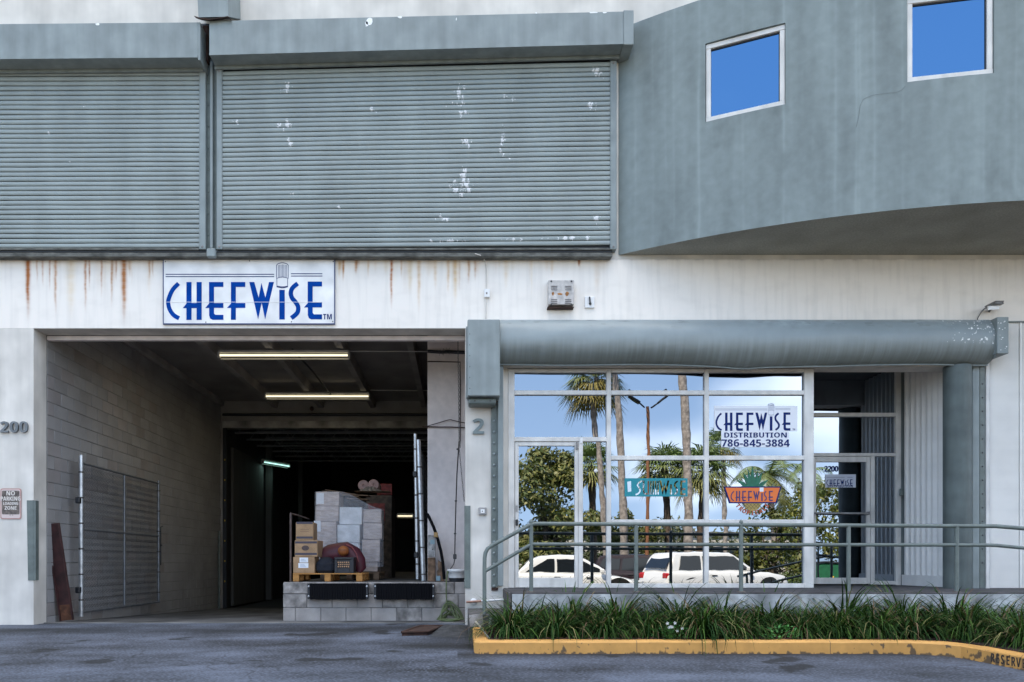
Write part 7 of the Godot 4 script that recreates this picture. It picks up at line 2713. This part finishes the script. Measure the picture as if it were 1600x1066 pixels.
func car_park() -> void:
	var gy := ground_y(16.0)
	# lawn strip beyond the parking row
	struct("lawn", boxed(Vector3(-60, gy - 0.3, 18.2), Vector3(70, gy + 0.05, 60)), M("lawn_grass", Color(0.075, 0.10, 0.028), 1.0, [texs["dirt"], 0.4], [texs["speck"], 1.5]))
	struct("lawn_kerb", boxed(Vector3(-60, gy - 0.3, 18.0), Vector3(70, gy + 0.12, 18.19), 0.02), mats["concrete"])
	# cars
	var white := M("car_white", Color(0.80, 0.80, 0.79), 0.22)
	white.clearcoat_enabled = true
	white.clearcoat = 0.6
	white.clearcoat_roughness = 0.05
	car("white hatchback parked side-on, mirrored in the left glass door", Vector3(R(890, 900, 47).x, gy + 0.01, 13.6), 0.04, white, 4.35, 1.50, false, "cars parked across from the shopfront")
	car("white sport utility car with red tail lights mirrored in the middle window", Vector3(R(1102, 900, 45).x, gy + 0.005, 14.5), -0.30, white, 4.75, 1.60, true, "cars parked across from the shopfront")
	car("dark red-black sport utility car mirrored between the two white cars", Vector3(R(1000, 900, 40).x, gy, 16.6), 0.5, M("car_dark", Color(0.022, 0.012, 0.014), 0.2), 4.6, 1.55, true, "cars parked across from the shopfront")
	# palms
	var foot := func(px: float, s: float) -> Vector3:
		var p := R(px, 900, s)
		return Vector3(p.x, gy, p.z)
	palm("tall slender fan palm with yellow flowers in its crown, mirrored in the left window", foot.call(948, 38.0), R(925, 605, 38.0), 0.15, 0.105, "washington", 1.15, 44)
	palm("tall pale palm trunk right of the door mullion whose crown is cut off, mirrored", foot.call(978, 40.0), R(955, 520, 40.0), 0.20, 0.11, "washington", 1.2, 34)
	palm("tallest pale palm trunk, mirrored in the middle of the middle window", foot.call(1078, 41.0), R(1058, 470, 41.0), 0.18, 0.145, "washington", 1.2, 34)
	palm("short bushy fan palm mirrored behind the teal sticker", foot.call(1045, 31.0), R(1036, 735, 31.0), 0.20, 0.17, "sabal", 1.35, 46)
	palm("short bushy fan palm mirrored at the mullion right of the teal sticker", foot.call(1090, 32.0), R(1097, 738, 32.0), 0.22, 0.19, "sabal", 1.45, 46)
	palm("feather-leaved palm mirrored above the pineapple sticker", foot.call(1212, 36.0), R(1203, 742, 36.0), 0.27, 0.10, "royal", 2.2, 17)
	palm("feather-leaved palm mirrored in the recessed entry door", R(1290, 900, 31.0) * Vector3(1, 0, 1) + Vector3(0, gy, 0), R(1286, 738, 31.0), 0.22, 0.13, "royal", 2.2, 16)
	palm("distant thin palm trunk mirrored left of the orange sticker", foot.call(1133, 24.0), R(1133, 700, 24.0), 0.17, 0.14, "washington", 1.3, 26)
	palm("short fan palm mirrored in the narrow side light of the door", foot.call(925, 33.0), R(922, 730, 33.0), 0.18, 0.15, "sabal", 1.2, 36)
	# broadleaf trees and shrubs
	var og := "trees mirrored in the shop windows"
	tree("shade_tree", "dense dark leafy tree mirrored in the left glass door", "tree", foot.call(852, 34.0), 6.3, 5.0, 11000, 0.13, Color(0.06, 0.10, 0.03), Color(0.26, 0.25, 0.08), og, 0.22)
	tree("shade_tree", "leafy tree mirrored at the left edge of the door glass", "tree", foot.call(790, 33.0), 5.0, 3.6, 3000, 0.11, Color(0.045, 0.075, 0.022), Color(0.19, 0.185, 0.06), og, 0.22)
	tree("shade_tree", "loose shrubby tree mirrored below the left of the teal sticker", "tree", foot.call(978, 31.0), 4.2, 3.4, 5000, 0.12, Color(0.06, 0.10, 0.03), Color(0.26, 0.25, 0.09), og, 0.2)
	tree("shade_tree", "yellow-green leafy tree mirrored right of the orange sticker", "tree", foot.call(1258, 31.0), 4.6, 3.6, 4200, 0.11, Color(0.07, 0.11, 0.022), Color(0.26, 0.26, 0.05), og, 0.25)
	tree("shade_tree", "bright yellow-green tree mirrored in the recessed entry door", "tree", Vector3(14.3, gy, 17.9), 5.0, 3.8, 4200, 0.11, Color(0.06, 0.10, 0.018), Color(0.22, 0.21, 0.045), og, 0.25)
	tree("shade_tree", "small tree mirrored beside the recessed entry door's tree", "tree", Vector3(12.6, gy, 19.5), 3.6, 2.6, 2200, 0.11, Color(0.05, 0.085, 0.018), Color(0.17, 0.17, 0.04), og, 0.2)
	# clipped hedge behind the cars
	for i in 16:
		var x := 2.0 + i * 1.25
		var root := thing("hedge_shrub", "clipped green hedge shrub, number %s from the left behind the parked cars" % ["one", "two", "three", "four", "five", "six", "seven", "eight", "nine", "ten", "eleven", "twelve", "thirteen", "fourteen", "fifteen", "sixteen"][i], "shrub", Vector3(x, gy, 22.0 + 0.3 * sin(i * 2.0)), "hedge shrubs behind the cars")
		var m := MB.new()
		var cl := []
		for k in 8:
			cl.append([Vector3(rng.randf_range(-0.55, 0.55), rng.randf_range(0.3, 0.95), rng.randf_range(-0.3, 0.3)), 0.36])
		leafy_crown(m, cl, 700, 0.07, Color(0.06, 0.12, 0.03), Color(0.20, 0.26, 0.07))
		piece("foliage", m, leaf_material("tree_leaves"), root)
	# far trees and low buildings closing the view
	for i in 13:
		var x := -8.0 + i * 5.2 + rng.randf_range(-1.5, 1.5)
		tree("far_tree", "hazy distant tree, %s from the left across the car park" % ["first", "second", "third", "fourth", "fifth", "sixth", "seventh", "eighth", "ninth", "tenth", "eleventh", "twelfth", "thirteenth"][i], "tree", Vector3(x, gy, 52.0 + rng.randf_range(-3, 6)), rng.randf_range(2.6, 5.0), rng.randf_range(4.0, 6.5), 1200, 0.24, Color(0.04, 0.06, 0.022), Color(0.11, 0.12, 0.05), "far trees across the car park", 0.15)
	var fb := thing("far_building", "long low white building in the distance across the car park", "building")
	piece("wall", boxed(Vector3(-14, gy, 62), Vector3(34, 3.4, 74)), mats["white_wall"], fb)
	piece("roof_edge", boxed(Vector3(-14.3, 3.402, 61.7), Vector3(34.3, 3.75, 74.3)), mats["concrete"], fb)
	for i in 9:
		piece("window", boxed(Vector3(-11 + i * 5.0, 1.0, 61.9), Vector3(-8.6 + i * 5.0, 2.3, 61.99)), M("car_glass", Color(0.02, 0.02, 0.02), 0.05), fb)
	# twin-headed lamp post
	var lp := thing("lamp_post", "rust-brown lamp post with two flat heads, mirrored in the middle window", "lamp post", foot.call(1012, 39.0), "")
	var lt := R(1010, 632, 39.0) - lp.position
	var m2 := MB.new()
	m2.tube([Vector3(0, 0, 0), Vector3(lt.x, lt.y, 0)], [0.075, 0.06], 12)
	piece("pole", m2, M("pole_brown", Color(0.30, 0.13, 0.06), 0.7, [texs["blotch"], 1.0]), lp)
	piece("base", boxed(Vector3(-0.30, 0, -0.30), Vector3(0.30, 0.55, 0.30), 0.03), mats["concrete"], lp)
	for s in [-1, 1]:
		var xf := Transform3D(Basis(Vector3.BACK, s * 0.62), Vector3(lt.x + s * 0.12, lt.y - 0.05, 0))
		var hm := MB.new()
		hm.cbox(Vector3(0.0 if s > 0 else -0.32, -0.03, -0.03), Vector3(0.32 if s > 0 else 0.0, 0.03, 0.03), 0.01, xf)
		piece("arm", hm, mats["black_steel"], lp)
		hm = MB.new()
		hm.cbox(Vector3(0.30 if s > 0 else -0.80, -0.04, -0.17), Vector3(0.80 if s > 0 else -0.30, 0.05, 0.17), 0.02, xf)
		piece("lamp_head", hm, mats["black_steel"], lp)
	# hydrant and green skip mirrored in the entry door
	var hy := thing("fire_hydrant", "yellow fire hydrant mirrored at the foot of the recessed entry door", "hydrant", Vector3(13.0, ground_y(12.6), 12.6))
	var hm2 := MB.new()
	hm2.lathe([Vector2(0.16, 0), Vector2(0.16, 0.05), Vector2(0.11, 0.06), Vector2(0.11, 0.48), Vector2(0.15, 0.50), Vector2(0.15, 0.55), Vector2(0.12, 0.60), Vector2(0.07, 0.68), Vector2(0.03, 0.70), Vector2(0.03, 0.75), Vector2(0, 0.75)], Transform3D(), 18)
	piece("barrel", hm2, M("hydrant_yellow", Color(0.75, 0.42, 0.02), 0.5), hy)
	for a in [0.0, PI / 2, PI]:
		var nm := MB.new()
		nm.lathe([Vector2(0.055, 0.08), Vector2(0.055, 0.19), Vector2(0.0, 0.19)], Transform3D(Basis(Vector3.UP, a) * Basis(Vector3.BACK, -PI / 2), Vector3(0, 0.40, 0)), 12)
		piece("nozzle_cap", nm, mats["hydrant_yellow"], hy)
	var dk := thing("waste_container", "green waste container mirrored in the recessed entry door", "container", Vector3(14.6, gy, 16.0))
	piece("tub", boxed(Vector3(-0.8, 0.1, -0.6), Vector3(0.8, 1.25, 0.6), 0.05), M("skip_green", Color(0.02, 0.17, 0.07), 0.5, [texs["blotch"], 1.0]), dk)
	piece("lid", boxed(Vector3(-0.85, 1.252, -0.65), Vector3(0.85, 1.33, 0.65), 0.03), mats["black_steel"], dk)
	for x in [-0.6, 0.6]:
		piece("foot", boxed(Vector3(x - 0.1, 0, -0.5), Vector3(x + 0.1, 0.099, 0.5), 0.01), mats["black_steel"], dk)
